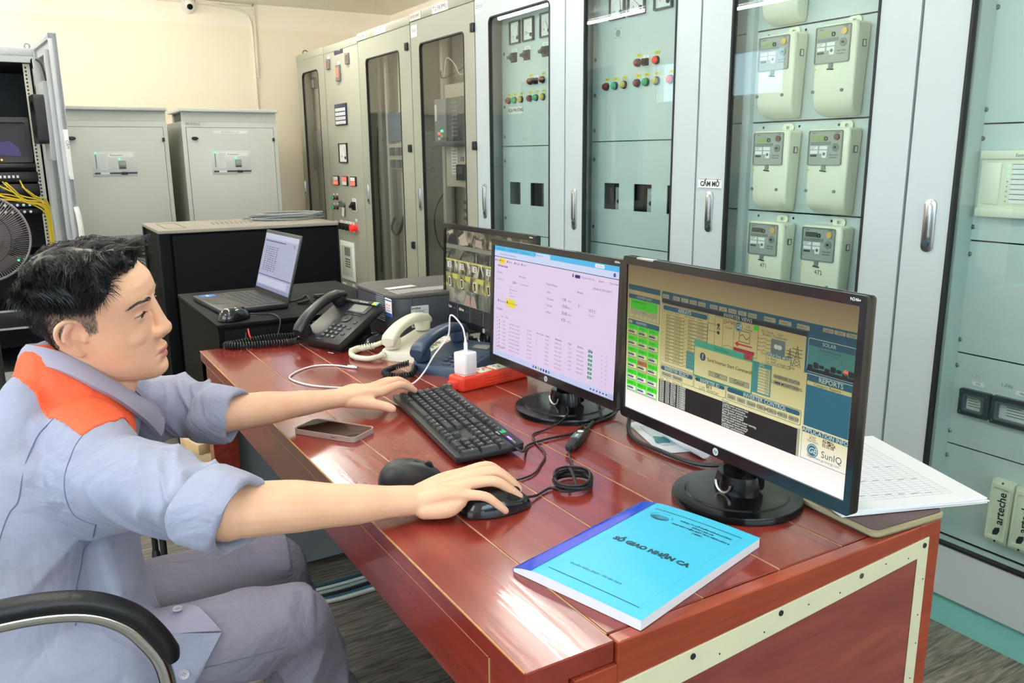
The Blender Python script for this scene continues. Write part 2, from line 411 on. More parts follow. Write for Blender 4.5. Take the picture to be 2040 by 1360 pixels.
M_cream = mat('cream_meter_plastic', '#e6e7d2', 0.38, var=0.02, coat=0.2)
M_pinkl = mat('label_pinkish', '#d9c9c4', 0.5)
M_glassT = glass_mat('cabinet_glass_teal', (0.925, 0.975, 0.968))
M_glassB = glass_mat('cabinet_glass_smoke', (0.90, 0.90, 0.885))
M_red = mat('lamp_red', '#c62a2a', 0.25, emit='#ff2a20', estr=0.15)
M_redlit = mat('lamp_red_lit', '#ff5a50', 0.25, emit='#ff3a30', estr=1.6)
M_darkred = mat('lamp_dark_red', '#7c2525', 0.25)
M_green = mat('lamp_green', '#1f8a55', 0.25, emit='#20c070', estr=0.1)
M_greenlit = mat('lamp_green_lit', '#30d080', 0.3, emit='#35f090', estr=1.4)
M_yellow = mat('lamp_yellow', '#c9bb4a', 0.25)
M_ytag = mat('yellow_tag', '#e0cf3a', 0.5)
M_cable = mat('cable_grey', '#8e9290', 0.5)
M_cableblk = mat('cable_black', '#121214', 0.45)
M_navy = mat('navy_panel', '#2b2f4c', 0.45)

def outer_cabinet(t, y0, y1, paint, cap_z=2.10, door_z0=0.10, door_z1=2.05, win=None, cap=True, plinth=True, solid=False, depth=0.80, inner=0.095, gr=0.03, glass=None, dx=0.022):
    """one floor standing cabinet between y1 (left) and y0 (right); returns the door object"""
    g = 0.003
    b = MB()
    zb = 0.09
    b.box(XC+dx, XC+depth, y1-0.018, y1-g, zb, cap_z-0.05, paint); b.box(XC+dx, XC+depth, y0+g, y0+0.018, zb, cap_z-0.05, paint)
    b.box(XC+depth-0.015, XC+depth, y0+g, y1-g, zb, cap_z-0.05, paint)
    b.box(XC+dx, XC+depth, y0+g, y1-g, zb, zb+0.02, paint)
    b.build('body', t)
    b = MB(); b.rbox(XC-0.004, XC+depth, y0+0.001, y1-0.001, cap_z-0.05, cap_z, paint, 0.004); b.build('top_cap', t)
    b = MB(); b.box(XC+0.012, XC+depth-0.03, y0+g, y1-g, 0, zb, M_teal); b.build('plinth', t)
    if solid:
        b = MB(); b.rbox(XC, XC+dx, y0+g, y1-g, door_z0, door_z1, paint, 0.003); return b.build('door', t)
    wy0, wy1, wz0, wz1 = win
    b = MB(); Mf = frameM((XC, 0, 0), (0, 1, 0), (0, 0, 1))   # local x = +Y, y = Z, z = +X
    A = orect(y0+g, y1-g, door_z0, door_z1); Bi = rrect(wy0, wy1, wz0, wz1, gr)
    b.ring(A, Bi, 0, dx, paint, Mf); d = b.build('door', t)
    # rubber seal and pane set in the opening
    b = MB(); b.ring(rrect(wy0-0.0005, wy1+0.0005, wz0-0.0005, wz1+0.0005, gr), rrect(wy0+0.007, wy1-0.007, wz0+0.007, wz1-0.007, gr-0.006), -0.003, 0.016, M_rubber, Mf); b.build('window_seal', d)
    b = MB(); b.prism(rrect(wy0+0.006, wy1-0.006, wz0+0.006, wz1-0.006, gr-0.005), 0.004, 0.008, glass or M_glassT, Mf); b.build('window_pane', d)
    return d
def swing_handle(parent, y, z0, z1, lock='#2b4b55'):
    zc = (z0+z1)/2; h = (z1-z0); w = 0.017
    b = MB(); Mh = facing_nx(XC, y, zc)
    b.prism(rrect(-w, w, -h/2, h/2, w*0.95, 6), 0, 0.006, M_chrome, Mh, r=0.002)
    o = b.build('handle', parent)
    b = MB(); b.prism(rrect(-w*0.55, w*0.55, -h*0.26, h*0.42, w*0.5, 5), 0.004, 0.014, M_chrome, Mh, r=0.003); b.build('grip', o)
    b = MB(); b.cyl(Mh @ V(0, -h*0.335, 0.004), Mh @ V(0, -h*0.335, 0.010), w*0.5, mat('lock_'+lock[1:], lock, 0.3), 14); b.build('lock', o)
def hinge_block(parent, y, z):
    b = MB(); b.rbox(XC-0.014, XC+0.002, y-0.030, y+0.004, z-0.022, z+0.022, M_blackpl, 0.003)
    b.rbox(XC-0.018, XC-0.008, y-0.018, y-0.008, z-0.018, z+0.018, M_blackpl, 0.003); b.build('hinge', parent)
def screw(parent, x, y, z, r=0.006):
    b = MB(); M = facing_nx(x, y, z)
    b.lathe([(r, 0), (r, 0.002), (r*0.7, 0.004), (0.0001, 0.0045)], M_steel, 12, M); b.build('screw', parent)
def lamp(parent, x, y, z, m, r=0.014, name='indicator_lamp', ytag=False):
    M = facing_nx(x, y, z); b = MB()
    b.lathe([(r, 0), (r, 0.008), (r*0.94, 0.010)], M_blackpl, 16, M)
    b.lathe([(r*0.85, 0.0), (r*0.85, 0.016), (r*0.6, 0.021), (0.0001, 0.022)], m, 16, M)
    o = b.build(name, parent)
    if ytag:
        b = MB(); b.box(x-0.002, x-0.0002, y-0.016, y+0.012, z+0.022, z+0.034, M_ytag); b.text('ON', 0.008, M_ink, facing_nx(x-0.0021, y-0.002, z+0.028), 'CENTER', 'CENTER', 0.0001); b.build('tag_plate', parent)
def selector(parent, x, y, z, s=0.040, tilt=25):
    M = facing_nx(x, y, z); b = MB()
    b.prism(rrect(-s/2, s/2, -s*0.62, s*0.62, 0.003), 0, 0.004, M_label, M); b.prism(rrect(-s*0.42, s*0.42, -s*0.5, s*0.3, 0.003), 0.004, 0.012, M_blackpl, M)
    b.cyl(M @ V(0, -0.003, 0.010), M @ V(0, -0.003, 0.024), s*0.33, M_blackpl, 16)
    b.rbox(-s*0.42, s*0.42, -s*0.12, s*0.12, 0.020, 0.036, M_blackpl, 0.003, M=M @ Matrix.Translation((0, -0.003, 0)) @ Matrix.Rotation(math.radians(tilt), 4, 'Z'))
    b.text('0  1', s*0.2, M_ink, M @ Matrix.Translation((0, s*0.44, 0.0041)))
    b.build('selector_switch', parent)
def meter_dial(parent, x, y0, y1, z0, z1, ang=-35, ch='A'):
    yc = (y0+y1)/2; zc = (z0+z1)/2; w = abs(y1-y0)/2; h = (z1-z0)/2
    M = facing_nx(x, yc, zc); b = MB()
    b.ring(orect(-w, w, -h, h, 1), orect(-w+0.006, w-0.006, -h+0.006, h-0.006, 1), 0, 0.012, M_blackpl, M)
    b.prism([(-w+.005, -h+.005), (w-.005, -h+.005), (w-.005, h-.005), (-w+.005, h-.005)], 0, 0.004, M_label, M)
    cx, cy = w*0.5, -h*0.5; R = h*1.15
    for k in range(9):
        a = math.radians(95+k*80/8); p = V(cx+R*math.cos(a), cy+R*math.sin(a), 0.0045)
        b.box(-0.0006, 0.0006, -0.003, 0.003, 0.004, 0.0046, M_ink, M @ Matrix.Translation((p.x*0.9, p.y*0.9, 0)) @ Matrix.Rotation(a-math.pi/2, 4, 'Z'))
    b.text(ch, h*0.3, M_ink, M @ Matrix.Translation((-w*0.4, -h*0.35, 0.0041)))
    o = b.build('panel_meter', parent)
    b = MB(); a = math.radians(135+ang*0.6)
    b.box(0, R*0.85, -0.0008, 0.0008, 0.005, 0.006, M_ink, M @ Matrix.Translation((cx, cy, 0)) @ Matrix.Rotation(a, 4, 'Z'))
    b.cyl(M @ V(cx, cy, 0.004), M @ V(cx, cy, 0.009), h*0.16, M_ink, 14); b.build('needle', o)
def plate(t, x, y0, y1, z0, z1, m, name='inner_panel', holes=()):
    """sheet with rectangular cut-outs (y0,y1,z0,z1)"""
    b = MB()
    if not holes: b.box(x, x+0.003, y0, y1, z0, z1, m)
    else:
        hz0 = min(h[2] for h in holes); hz1 = max(h[3] for h in holes)
        b.box(x, x+0.003, y0, y1, z0, hz0, m); b.box(x, x+0.003, y0, y1, hz1, z1, m)
        cur = y0
        for h in sorted(holes): b.box(x, x+0.003, cur, h[0], hz0, hz1, m); cur = h[1]
        b.box(x, x+0.003, cur, y1, hz0, hz1, m)
    return b.build(name, t)
XI = 2.200
def lining(t, y0, y1, m):
    b = MB(); b.box(XC+0.03, XI+0.02, y1-0.024, y1-0.019, 0.12, 2.04, m); b.box(XC+0.03, XI+0.02, y0+0.019, y0+0.024, 0.12, 2.04, m)
    b.build('inner_frame', t)

# ---- cabinet 1 : narrow glass door, at the far end of the row
t = thing('control_cabinet', 'beige-grey cabinet with a narrow dark glass slot, farthest of the row by the cream wall', 'cabinet', (XC, 6.55, 0), group='floor cabinets standing in a row')
d = outer_cabinet(t, 6.215, 6.886, M_beige, cap_z=2.098, door_z1=2.055, win=(6.36, 6.765, 0.30, 1.955), glass=M_glassB, gr=0.05)
swing_handle(d, 6.845, 0.99, 1.115)
b = MB(); b.tube([(XC+0.05+0.02*math.cos(a), 6.80, 2.115+0.020*math.sin(a)) for a in [i*math.pi/6 for i in range(12)]], 0.005, M_steel, 6, True); b.build('lifting_eye', t)
plate(t, 2.215, 6.24, 6.86, 0.12, 2.04, M_plate_b)
b = MB(); b.rbox(2.19, 2.215, 6.72, 6.83, 1.84, 1.93, M_blackpl, 0.004); b.box(2.188, 2.19, 6.74, 6.80, 1.85, 1.91, M_label)
b.rbox(2.18, 2.215, 6.52, 6.84, 1.20, 1.52, mat('device_grey', '#7f878a', 0.5), 0.006); b.build('relay_unit', t)
# ---- cabinet 2 : solid control panel
t = thing('control_cabinet', 'beige-grey control panel with meter, red displays and a row of small switches', 'cabinet', (XC, 5.86, 0), group='floor cabinets standing in a row')
d = outer_cabinet(t, 5.510, 6.212, M_beige, cap_z=2.090, door_z1=2.086, solid=True, cap=False)
x = XC
b = MB(); b.box(x-0.002, x, 5.80, 5.975, 2.012, 2.082, M_navy); b.text('TCE', 0.04, M_label, facing_nx(x-0.0022, 5.888, 2.047)); b.build('logo_plate', d)
def sq_lamp(y, z, m, w=0.030, h=0.036, name='warning_lamp'):
    b = MB(); b.rbox(x-0.016, x, y-w, y+w, z-h, z+h, mat('lamp_box_grey', '#77736c', 0.5), 0.003)
    b.box(x-0.018, x-0.015, y-w*0.6, y+w*0.6, z-h*0.5, z+h*0.6, m); b.box(x-0.002, x, y-w*0.6, y+w*0.6, z+h+0.004, z+h+0.022, M_label); b.build(name, d)
sq_lamp(6.10, 1.962, mat('dull_red', '#a04a44', 0.4)); sq_lamp(5.70, 1.964, mat('dull_brown', '#6d5a52', 0.4)); sq_lamp(5.893, 1.885, M_redlit, 0.038, 0.055)
b = MB(); b.rbox(x-0.012, x, 5.768, 6.006, 1.525, 1.675, M_navy, 0.003)
for i in range(4):
    for j in range(6): b.box(x-0.0135, x-0.012, 5.985-j*0.0355-0.027, 5.985-j*0.0355, 1.645-i*0.030-0.022, 1.645-i*0.030, M_label)
for i in range(3):
    for j in range(3): b.box(x-0.0135, x-0.012, 5.97-j*0.07-0.04, 5.97-j*0.07, 1.530, 1.534, M_label)
b.build('annunciator_panel', d)
meter_dial(d, x, 5.969, 5.80, 1.262, 1.400, -60, 'Hz')
for y, top, bot in ((6.062, 0, 1), (5.875, 1, 0), (5.703, 0, 1)):
    b = MB(); b.rbox(x-0.012, x, y-0.055, y+0.055, 1.098, 1.166, M_rubber, 0.003)
    b.box(x-0.0135, x-0.012, y-0.045, y+0.045, 1.134, 1.160, M_redlit if top else M_label); b.box(x-0.0135, x-0.012, y-0.045, y+0.045, 1.103, 1.130, M_redlit if bot else M_label); b.build('status_display', d)
for y, z, m in ((6.154, 0.999, M_green), (6.073, 1.002, M_darkred), (6.156, 0.927, M_green), (6.075, 0.930, M_darkred)):
    lamp(d, x, y, z, m, 0.016, 'push_button')
    b = MB(); b.box(x-0.002, x, y-0.012, y+0.012, z+0.022, z+0.034, M_label); b.build('tag_plate', d)
b = MB(); M = facing_nx(x, 5.92, 0.955); b.cyl(M @ V(0, 0, 0), M @ V(0, 0, 0.02), 0.016, M_steel, 14); b.box(-0.003, 0.003, -0.012, 0.03, 0.02, 0.05, M_steel, M)
b.prism([(-.035, -.075), (.005, -.085), (.025, -.02), (-.02, -.01)], 0.014, 0.016, M_label, M); b.build('key_with_tag', d)
selector(d, x, 5.716, 0.966, 0.075)
for y in (6.008, 5.920, 5.840, 5.770): selector(d, x, y, 0.803, 0.060, 90)
selector(d, x, 6.14, 0.80, 0.045, 0)
b = MB(); M = facing_nx(x, 5.695, 0.803); b.lathe([(0.022, 0), (0.022, 0.03), (0.030, 0.034), (0.026, 0.05), (0.0001, 0.053)], M_red, 16, M); b.box(-0.02, 0.02, 0.045, 0.065, 0, 0.002, M_label, M); b.build('emergency_knob', d)
b = MB(); b.rbox(x-0.012, x, 5.756, 6.046, 0.400, 0.690, M_label, 0.006); b.rbox(x-0.016, x-0.01, 5.79, 6.01, 0.43, 0.66, mat('relay_face', '#c9ccc0', 0.4), 0.004)
b.box(x-0.018, x-0.015, 5.82, 5.93, 0.585, 0.65, mat('lcd_grey', '#6f7b74', 0.3)); 
for i in range(4):
    for j in range(3): b.box(x-0.018, x-0.015, 5.83+j*0.035, 5.85+j*0.035, 0.50+i*0.018, 0.51+i*0.018, M_ink)
b.build('protection_relay', d)
selector(d, x, 6.02, 0.33, 0.06, 0)
b = MB(); b.box(x-0.002, x, 5.80, 5.84, 0.36, 0.38, M_label); b.build('tag_plate', d)
# ---- cabinet 3 : RTU
M_dev = mat('device_grey', '#7f878a', 0.5); M_devd = mat('device_dark', '#4a5256', 0.45)
t = thing('control_cabinet', 'beige-grey smoked glass cabinet whose top label reads TỦ RTU', 'cabinet', (XC, 5.08, 0), group='floor cabinets standing in a row')
d = outer_cabinet(t, 4.655, 5.508, M_beige, cap_z=2.102, door_z1=2.05, win=(4.825, 5.375, 0.27, 1.930), glass=M_glassB)
swing_handle(d, 5.425, 0.985, 1.125)
for z in (1.934, 1.351, 0.767): hinge_block(d, 4.715, z)
b = MB(); b.box(x-0.006, x-0.004, 5.008, 5.194, 2.054, 2.098, M_label); b.text('TỦ RTU', 0.034, M_ink, facing_nx(x-0.0062, 5.10, 2.076), ext=0.0001); b.build('label_plate', t)
b = MB(); b.box(x-0.006, x-0.004, 5.34, 5.495, 2.054, 2.090, M_pinkl); b.text('ENTECHMET', 0.022, M_ink, facing_nx(x-0.0062, 5.418, 2.072), ext=0.0001); b.build('label_plate', t)
plate(t, 2.34, 4.69, 5.48, 0.12, 2.04, mat('mount_plate', '#c6bfb2', 0.5))
b = MB()
for y in (5.08, 5.302, 5.44): b.rbox(2.205, 2.225, y-0.016, y+0.016, 0.15, 2.0, M_plate_b, 0.003)
b.build('mounting_rail', t)
b = MB(); b.rbox(2.19, 2.30, 4.98, 5.255, 1.40, 1.58, mat('bluegrey_unit', '#65758a', 0.5), 0.006); b.build('rtu_unit', t)
b = MB(); b.rbox(2.197, 2.21, 4.96, 5.265, 1.22, 1.385, M_plate_b, 0.003)
for yy in (5.0, 5.074, 5.180):
    for z in (1.335, 1.257): b.rbox(2.175, 2.197, yy-0.028, yy+0.028, z-0.026, z+0.026, M_devd, 0.005)
b.build('socket_panel', t)
b = MB(); b.tube(smooth_path([(2.21, 5.24, 0.90), (2.19, 5.25, 0.83), (2.19, 5.18, 0.79), (2.19, 5.10, 0.83), (2.21, 5.09, 0.92)], 6), 0.009, M_cableblk, 8)
b.tube(smooth_path([(2.21, 5.47, 1.5), (2.19, 5.46, 1.2), (2.20, 5.475, 0.9), (2.19, 5.46, 0.5)], 6), 0.006, M_cableblk, 6); b.build('wiring', t)
# ---- cabinet 4 : FR / PMU
t = thing('control_cabinet', 'beige-grey smoked glass cabinet whose top label reads TỦ FR/PMU', 'cabinet', (XC, 4.26, 0), group='floor cabinets standing in a row')
d = outer_cabinet(t, 3.868, 4.652, M_beige, cap_z=2.112, door_z1=2.06, win=(3.985, 4.535, 0.27, 1.934), glass=M_glassB)
swing_handle(d, 4.580, 0.985, 1.130)
for z in (1.937, 1.356, 0.767): hinge_block(d, 3.895, z)
b = MB(); b.box(x-0.006, x-0.004, 4.151, 4.341, 2.062, 2.108, M_label); b.text('TỦ FR/PMU', 0.034, M_ink, facing_nx(x-0.0062, 4.246, 2.085), ext=0.0001); b.build('label_plate', t)
b = MB(); b.box(x-0.006, x-0.004, 4.49, 4.645, 2.064, 2.104, M_pinkl); b.text('ENTECHMET', 0.022, M_ink, facing_nx(x-0.0062, 4.568, 2.084), ext=0.0001); b.build('label_plate', t)
b = MB(); b.box(x-0.002, x-0.0002, 4.558, 4.640, 1.975, 2.040, M_label); b.text('Etest', 0.03, M_green, facing_nx(x-0.0022, 4.600, 2.012), ext=0.0001, shear=0.2); b.build('label_plate', t)
plate(t, 2.36, 3.90, 4.62, 0.12, 2.04, mat('mount_plate', '#c6bfb2', 0.5))
b = MB(); b.box(2.205, 2.209, 3.90, 4.425, 1.132, 1.700, M_plate_b); b.box(2.205, 2.209, 3.90, 4.425, 0.30, 0.40, M_plate_b); b.build('front_panel', t)
b = MB(); b.box(2.203, 2.218, 4.44, 4.475, 0.15, 2.0, M_plate_b); b.rbox(2.28, 2.31, 4.57, 4.60, 0.15, 2.0, M_plate_b, 0.003); b.build('mounting_rail', t)
b = MB(); b.rbox(2.15, 2.205, 3.98, 4.30, 1.385, 1.620, M_devd, 0.004)
for i in range(9): b.box(2.147, 2.151, 4.16, 4.23, 1.41+i*0.022, 1.42+i*0.022, M_dev)
b.rbox(2.145, 2.205, 4.30, 4.447, 1.385, 1.620, M_dev, 0.004); b.box(2.143, 2.145, 4.41, 4.435, 1.50, 1.59, M_label); b.rbox(2.13, 2.205, 3.98, 4.455, 1.360, 1.385, M_devd, 0.004)
for k, mm in enumerate((M_label, M_ytag, M_redlit, M_greenlit)): b.box(2.141, 2.145, 4.37-0.035*(k % 2), 4.395-0.035*(k % 2), 1.395+0.014*k, 1.407+0.014*k, mm)
b.build('frequency_recorder', t)
b = MB(); b.box(2.201, 2.205, 4.276, 4.351, 1.200, 1.353, M_label)
for i in range(8): b.box(2.2005, 2.2012, 4.29, 4.34, 1.212+i*0.017, 1.216+i*0.017, M_greyink)
b.build('paper_label', t)
b = MB(); b.rbox(2.188, 2.205, 4.174, 4.273, 1.169, 1.257, M_dark, 0.003); b.box(2.186, 2.188, 4.19, 4.255, 1.205, 1.245, M_devd); b.rbox(2.2, 2.206, 4.20, 4.24, 1.275, 1.30, M_dev, 0.002); b.build('display_module', t)
b = MB(); b.tube(smooth_path([(2.21, 4.46, 1.10), (2.20, 4.55, 1.02), (2.20, 4.60, 0.92), (2.20, 4.56, 0.80), (2.21, 4.45, 0.72)], 6), 0.005, M_cableblk, 6)
b.tube(smooth_path([(2.21, 4.44, 1.74), (2.19, 4.36, 1.84), (2.20, 4.28, 1.80), (2.19, 4.2, 1.74), (2.2, 4.1, 1.76)], 6), 0.003, M_label, 6)
b.tube(smooth_path([(2.21, 4.47, 1.80), (2.19, 4.43, 1.74), (2.20, 4.30, 1.75), (2.21, 4.10, 1.80)], 6), 0.003, M_cableblk, 6)
for i in range(14): b.box(2.21, 2.215, 4.15, 4.23, 0.45+i*0.045, 0.47+i*0.045, M_devd)
b.build('wiring', t)
# ---- cabinet 5 : relay panel with the ĐỊA PHƯƠNG label
def yellow_lamp_row(p, items, z, tagged=True):
    for y, m in items: lamp(p, XI, y, z, m, 0.016, 'indicator_lamp', tagged)
t = thing('control_cabinet', 'pale grey glass door cabinet with dial meters and the ĐỊA PHƯƠNG label inside', 'cabinet', (XC, 3.46, 0), group='floor cabinets standing in a row')
d = outer_cabinet(t, 3.063, 3.865, M_pale, cap_z=2.13, door_z1=2.08, win=(3.180, 3.725, 0.27, 1.965))
swing_handle(d, 3.785, 0.985, 1.165)
b = MB(); b.box(x-0.002, x-0.0002, 3.77, 3.86, 1.995, 2.06, M_label); b.text('Etest', 0.034, M_green, facing_nx(x-0.0022, 3.815, 2.03), ext=0.0001, shear=0.2); b.build('label_plate', d)
lining(t, 3.063, 3.865, M_plate)
ip = plate(t, XI, 3.10, 3.76, 1.352, 2.04, M_plate)
ip2 = plate(t, XI, 3.10, 3.76, 0.918, 1.348, M_plate, holes=((3.590, 3.694, 1.067, 1.172), (3.375, 3.496, 1.062, 1.173)))
plate(t, XI, 3.10, 3.76, 0.14, 0.914, M_plate)
for y0, y1, ch, a in ((3.671, 3.577, 'V', -80), (3.551, 3.454, 'A', 40), (3.396, 3.30, 'A', -20)): meter_dial(ip, XI, y0, y1, 1.835, 1.942, a, ch)
for y in (3.631, 3.511, 3.350): selector(ip, XI, y, 1.778, 0.058, 10)
yellow_lamp_row(ip, ((3.486, M_darkred), (3.380, M_darkred)), 1.650); selector(ip, XI, 3.434, 1.652, 0.036, 40)
yellow_lamp_row(ip, ((3.690, M_darkred), (3.634, M_green), (3.573, M_yellow), (3.491, M_darkred), (3.437, M_green), (3.376, M_yellow)), 1.572)
b = MB(); b.box(XI-0.002, XI, 3.560, 3.692, 1.507, 1.540, M_label); b.text('ĐỊA PHƯƠNG', 0.022, M_ink, facing_nx(XI-0.0022, 3.626, 1.5235), ext=0.0001, bold=0.0006); b.build('label_plate', ip)
for z in (1.80, 1.544, 1.398, 1.277, 0.987): screw(ip if z > 1.36 else ip2, XI, 3.738, z, 0.008)
for y0, y1 in ((3.590, 3.694), (3.375, 3.496)):
    b = MB(); b.box(XI+0.06, XI+0.07, y0-0.02, y1+0.02, 1.03, 1.20, M_dark); b.rbox(XI+0.02, XI+0.07, y0, y0+0.05, 1.06, 1.18, M_devd, 0.004); b.rbox(XI+0.008, XI+0.03, y0+0.006, y0+0.02, 1.10, 1.12, M_blackpl, 0.003); b.build('breaker', ip2)
# ---- cabinet 6
t = thing('control_cabinet', 'pale grey glass door cabinet with lamp rows and three square breaker cut-outs', 'cabinet', (XC, 2.65, 0), group='floor cabinets standing in a row')
d = outer_cabinet(t, 2.238, 3.060, M_pale, cap_z=2.13, door_z1=2.08, win=(2.361, 2.925, 0.27, 1.965))
swing_handle(d, 2.983, 0.985, 1.163)
lining(t, 2.238, 3.060, M_plate)
ip = plate(t, XI, 2.27, 2.99, 1.362, 2.04, M_plate)
cuts = ((2.795, 2.897, 1.077, 1.182), (2.586, 2.696, 1.077, 1.184), (2.38, 2.493, 1.078, 1.187))
ip2 = plate(t, XI, 2.27, 2.99, 0.930, 1.358, M_plate, holes=cuts)
plate(t, XI, 2.27, 2.99, 0.14, 0.926, M_plate)
for y0, y1, ch, a in ((2.872, 2.775, 'A', -60), (2.752, 2.649, 'A', 10), (2.594, 2.491, 'V', 10)): meter_dial(ip, XI, y0, y1, 1.840, 1.943, a, ch)
yellow_lamp_row(ip, ((2.685, M_darkred), (2.575, M_red)), 1.660); selector(ip, XI, 2.634, 1.662, 0.036, 30)
yellow_lamp_row(ip, ((2.888, M_darkred), (2.830, M_green), (2.771, M_yellow), (2.686, M_darkred), (2.632, M_green), (2.570, M_yellow), (2.489, M_red)), 1.583)
b = MB(); b.cyl((XI-0.0015, 2.820, 1.788), (XI, 2.820, 1.788), 0.014, mat('hole_grey', '#8e9a96', 0.6), 16)
for a in range(4): b.cyl((XI-0.001, 2.820+0.022*math.cos(a*1.571+.785), 1.788+0.026*math.sin(a*1.571+.785)), (XI, 2.820+0.022*math.cos(a*1.571+.785), 1.788+0.026*math.sin(a*1.571+.785)), 0.002, M_ink, 8)
b.build('plugged_hole', ip)
for z in (1.841, 1.698, 1.553, 1.407, 1.286, 0.995): screw(ip if z > 1.37 else ip2, XI, 2.972, z, 0.008)
for y0, y1, z0, z1 in cuts:
    b = MB(); b.box(XI+0.07, XI+0.08, y0-0.02, y1+0.02, 1.03, 1.22, M_dark); b.rbox(XI+0.03, XI+0.07, y0-0.01, y0+0.062, 1.06, 1.17, mat('breaker_face', '#9aa9a8', 0.5), 0.003)
    Mk = facing_nx(XI+0.03, y0+0.026, 1.11); b.cyl(Mk @ V(0, 0, 0), Mk @ V(0, 0, 0.012), 0.009, M_blackpl, 14); b.rbox(-0.018, 0.018, -0.005, 0.005, 0.003, 0.010, mat('knob_grey', '#7b8487', 0.4), 0.002, M=Mk)
    b.text('BREAKER', 0.008, M_label, Mk @ Matrix.Translation((0, 0.04, 0.0005)), ext=0.0001)
    b.build('breaker', ip2)
# ---- cabinet 7 : energy meters
t = thing('meter_cabinet', 'pale grey glass door cabinet full of cream electricity meters, with the CẤM MỞ sign', 'cabinet', (XC, 1.82, 0), group='floor cabinets standing in a row')
d = outer_cabinet(t, 1.414, 2.235, M_pale, cap_z=2.13, door_z1=2.08, win=(1.538, 2.092, 0.27, 1.965))
swing_handle(d, 2.160, 1.036, 1.178)
b = MB(); b.box(x-0.0025, x-0.0002, 2.104, 2.220, 1.186, 1.221, M_label); b.box(x-0.0027, x-0.0024, 2.106, 2.218, 1.2185, 1.220, M_ink); b.box(x-0.0027, x-0.0024, 2.106, 2.218, 1.187, 1.1885, M_ink)
b.text('CẤM MỞ', 0.0235, M_ink, facing_nx(x-0.0027, 2.162, 1.2025), ext=0.0001, bold=0.0008); b.build('warning_sign', d)
b = MB(); b.box(XC+0.03, XI+0.02, 2.211, 2.216, 0.12, 2.04, M_plate); b.box(XC+0.03, XI+0.02, 1.43, 1.436, 0.12, 2.04, M_plate); b.box(XI-0.02, XI+0.002, 2.068, 2.10, 0.14, 2.04, M_plate); b.box(XI-0.02, XI+0.002, 1.45, 1.50, 0.14, 2.04, M_plate); b.build('inner_frame', t)
for z0, z1 in ((0.14, 0.815), (0.820, 1.112), (1.117, 1.405), (1.410, 1.698), (1.703, 2.04)):
    p = plate(t, XI, 1.46, 2.20, z0, z1, M_plate)
    b = MB()
    for y in (1.575, 1.72, 1.87, 2.02): b.cyl((XI-0.0008, y, z1-0.015), (XI+0.0005, y, z1-0.015), 0.0042, M_ink, 10)
    b.build('mounting_hole', p)
# ---- cabinet 8 : at the right edge of the picture
t = thing('control_cabinet', 'pale grey cabinet at the right edge, plates with dark relay cases behind its glass', 'cabinet', (XC, 1.0, 0), group='floor cabinets standing in a row')
d = outer_cabinet(t, 0.588, 1.411, M_pale, cap_z=2.13, door_z1=2.08, door_z0=0.092, win=(0.716, 1.279, 0.241, 1.965))
swing_handle(d, 1.334, 1.043, 1.184)
b = MB(); b.box(XC+0.03, XI+0.004, 1.272, 1.290, 0.12, 2.04, M_plate); b.box(XC+0.03, XI+0.02, 0.61, 0.615, 0.12, 2.04, M_plate); b.box(XI-0.004, XI, 1.29, 1.40, 0.14, 2.04, M_plate); b.build('inner_frame', t)
zs = (0.228, 0.501, 0.765, 1.074, 1.377, 1.70, 2.04); P8 = []
for z0, z1 in zip(zs[:-1], zs[1:]):
    p = plate(t, XI, 0.64, 1.282, z0+0.002, z1-0.002, M_plate); P8.append(p)
    screw(p, XI, 1.2705, z0+0.036, 0.0065); screw(p, XI, 1.2705, z1-0.037, 0.0065)
b = MB(); b.box(XC+0.03, XI, 0.62, 1.27, 0.215, 0.224, M_plate); b.build('sill', t)
# relay cases
def relay_case(y1, y0, z0, z1, lab):
    b = MB(); Mr = facing_nx(XI, (y0+y1)/2, (z0+z1)/2); w = (y1-y0)/2; h = (z1-z0)/2
    b.ring(rrect(-w, w, -h, h, 0.004), rrect(-w+0.014, w-0.014, -h+0.012, h-0.012, 0.004), 0, 0.014, mat('case_smoke', '#3a4348', 0.25), Mr)
    b.ring(rrect(-w+0.014, w-0.014, -h+0.012, h-0.012, 0.004), rrect(-w+0.019, w-0.019, -h+0.017, h-0.017, 0.003), 0, 0.020, mat('case_smoke2', '#566268', 0.2), Mr)
    b.prism(rrect(-w+0.018, w-0.018, -h+0.016, h-0.016, 0.003), 0, 0.006, mat('relay_plate', '#cfd6d0', 0.4), Mr)
    for i in range(4): b.box(-w*0.45, w*(0.1+0.1*i), h*0.3-i*h*0.2, h*0.36-i*h*0.2, 0.006, 0.0064, M_greyink, Mr)
    b.box(w*0.25, w*0.5, h*0.2, h*0.45, 0.006, 0.0065, M_red if w > 0.06 else M_ytag, Mr)
    for sx in (-1, 1):
        for sy in (-1, 1): b.cyl(Mr @ V(sx*(w-0.007), sy*(h-0.007), 0.012), Mr @ V(sx*(w-0.007), sy*(h-0.007), 0.016), 0.003, M_steel, 8)
    b.build('relay_case', P8[1])
    b = MB(); b.box(XI-0.002, XI, (y0+y1)/2-0.016, (y0+y1)/2+0.016, z1+0.012, z1+0.023, M_label); b.text(lab, 0.008, M_ink, facing_nx(XI-0.0021, (y0+y1)/2, z1+0.0175), ext=0.0001); b.build('tag_plate', P8[1])
relay_case(1.247, 1.163, 0.597, 0.670, 'F74'); relay_case(1.158, 1.02, 0.595, 0.671, 'F86'); relay_case(0.99, 0.85, 0.595, 0.671, 'F86')
b = MB(); b.text('F-74', 0.014, mat('pencil', '#a9b5b3', 0.6), facing_nx(XI-0.0003, 1.215, 0.707), ext=0.0001); b.build('pencil_mark', P8[1]); b = MB(); b.text('1-F86', 0.014, M_greyink, facing_nx(XI-0.0003, 1.13, 0.70), ext=0.0001); b.build('pencil_mark', P8[1])
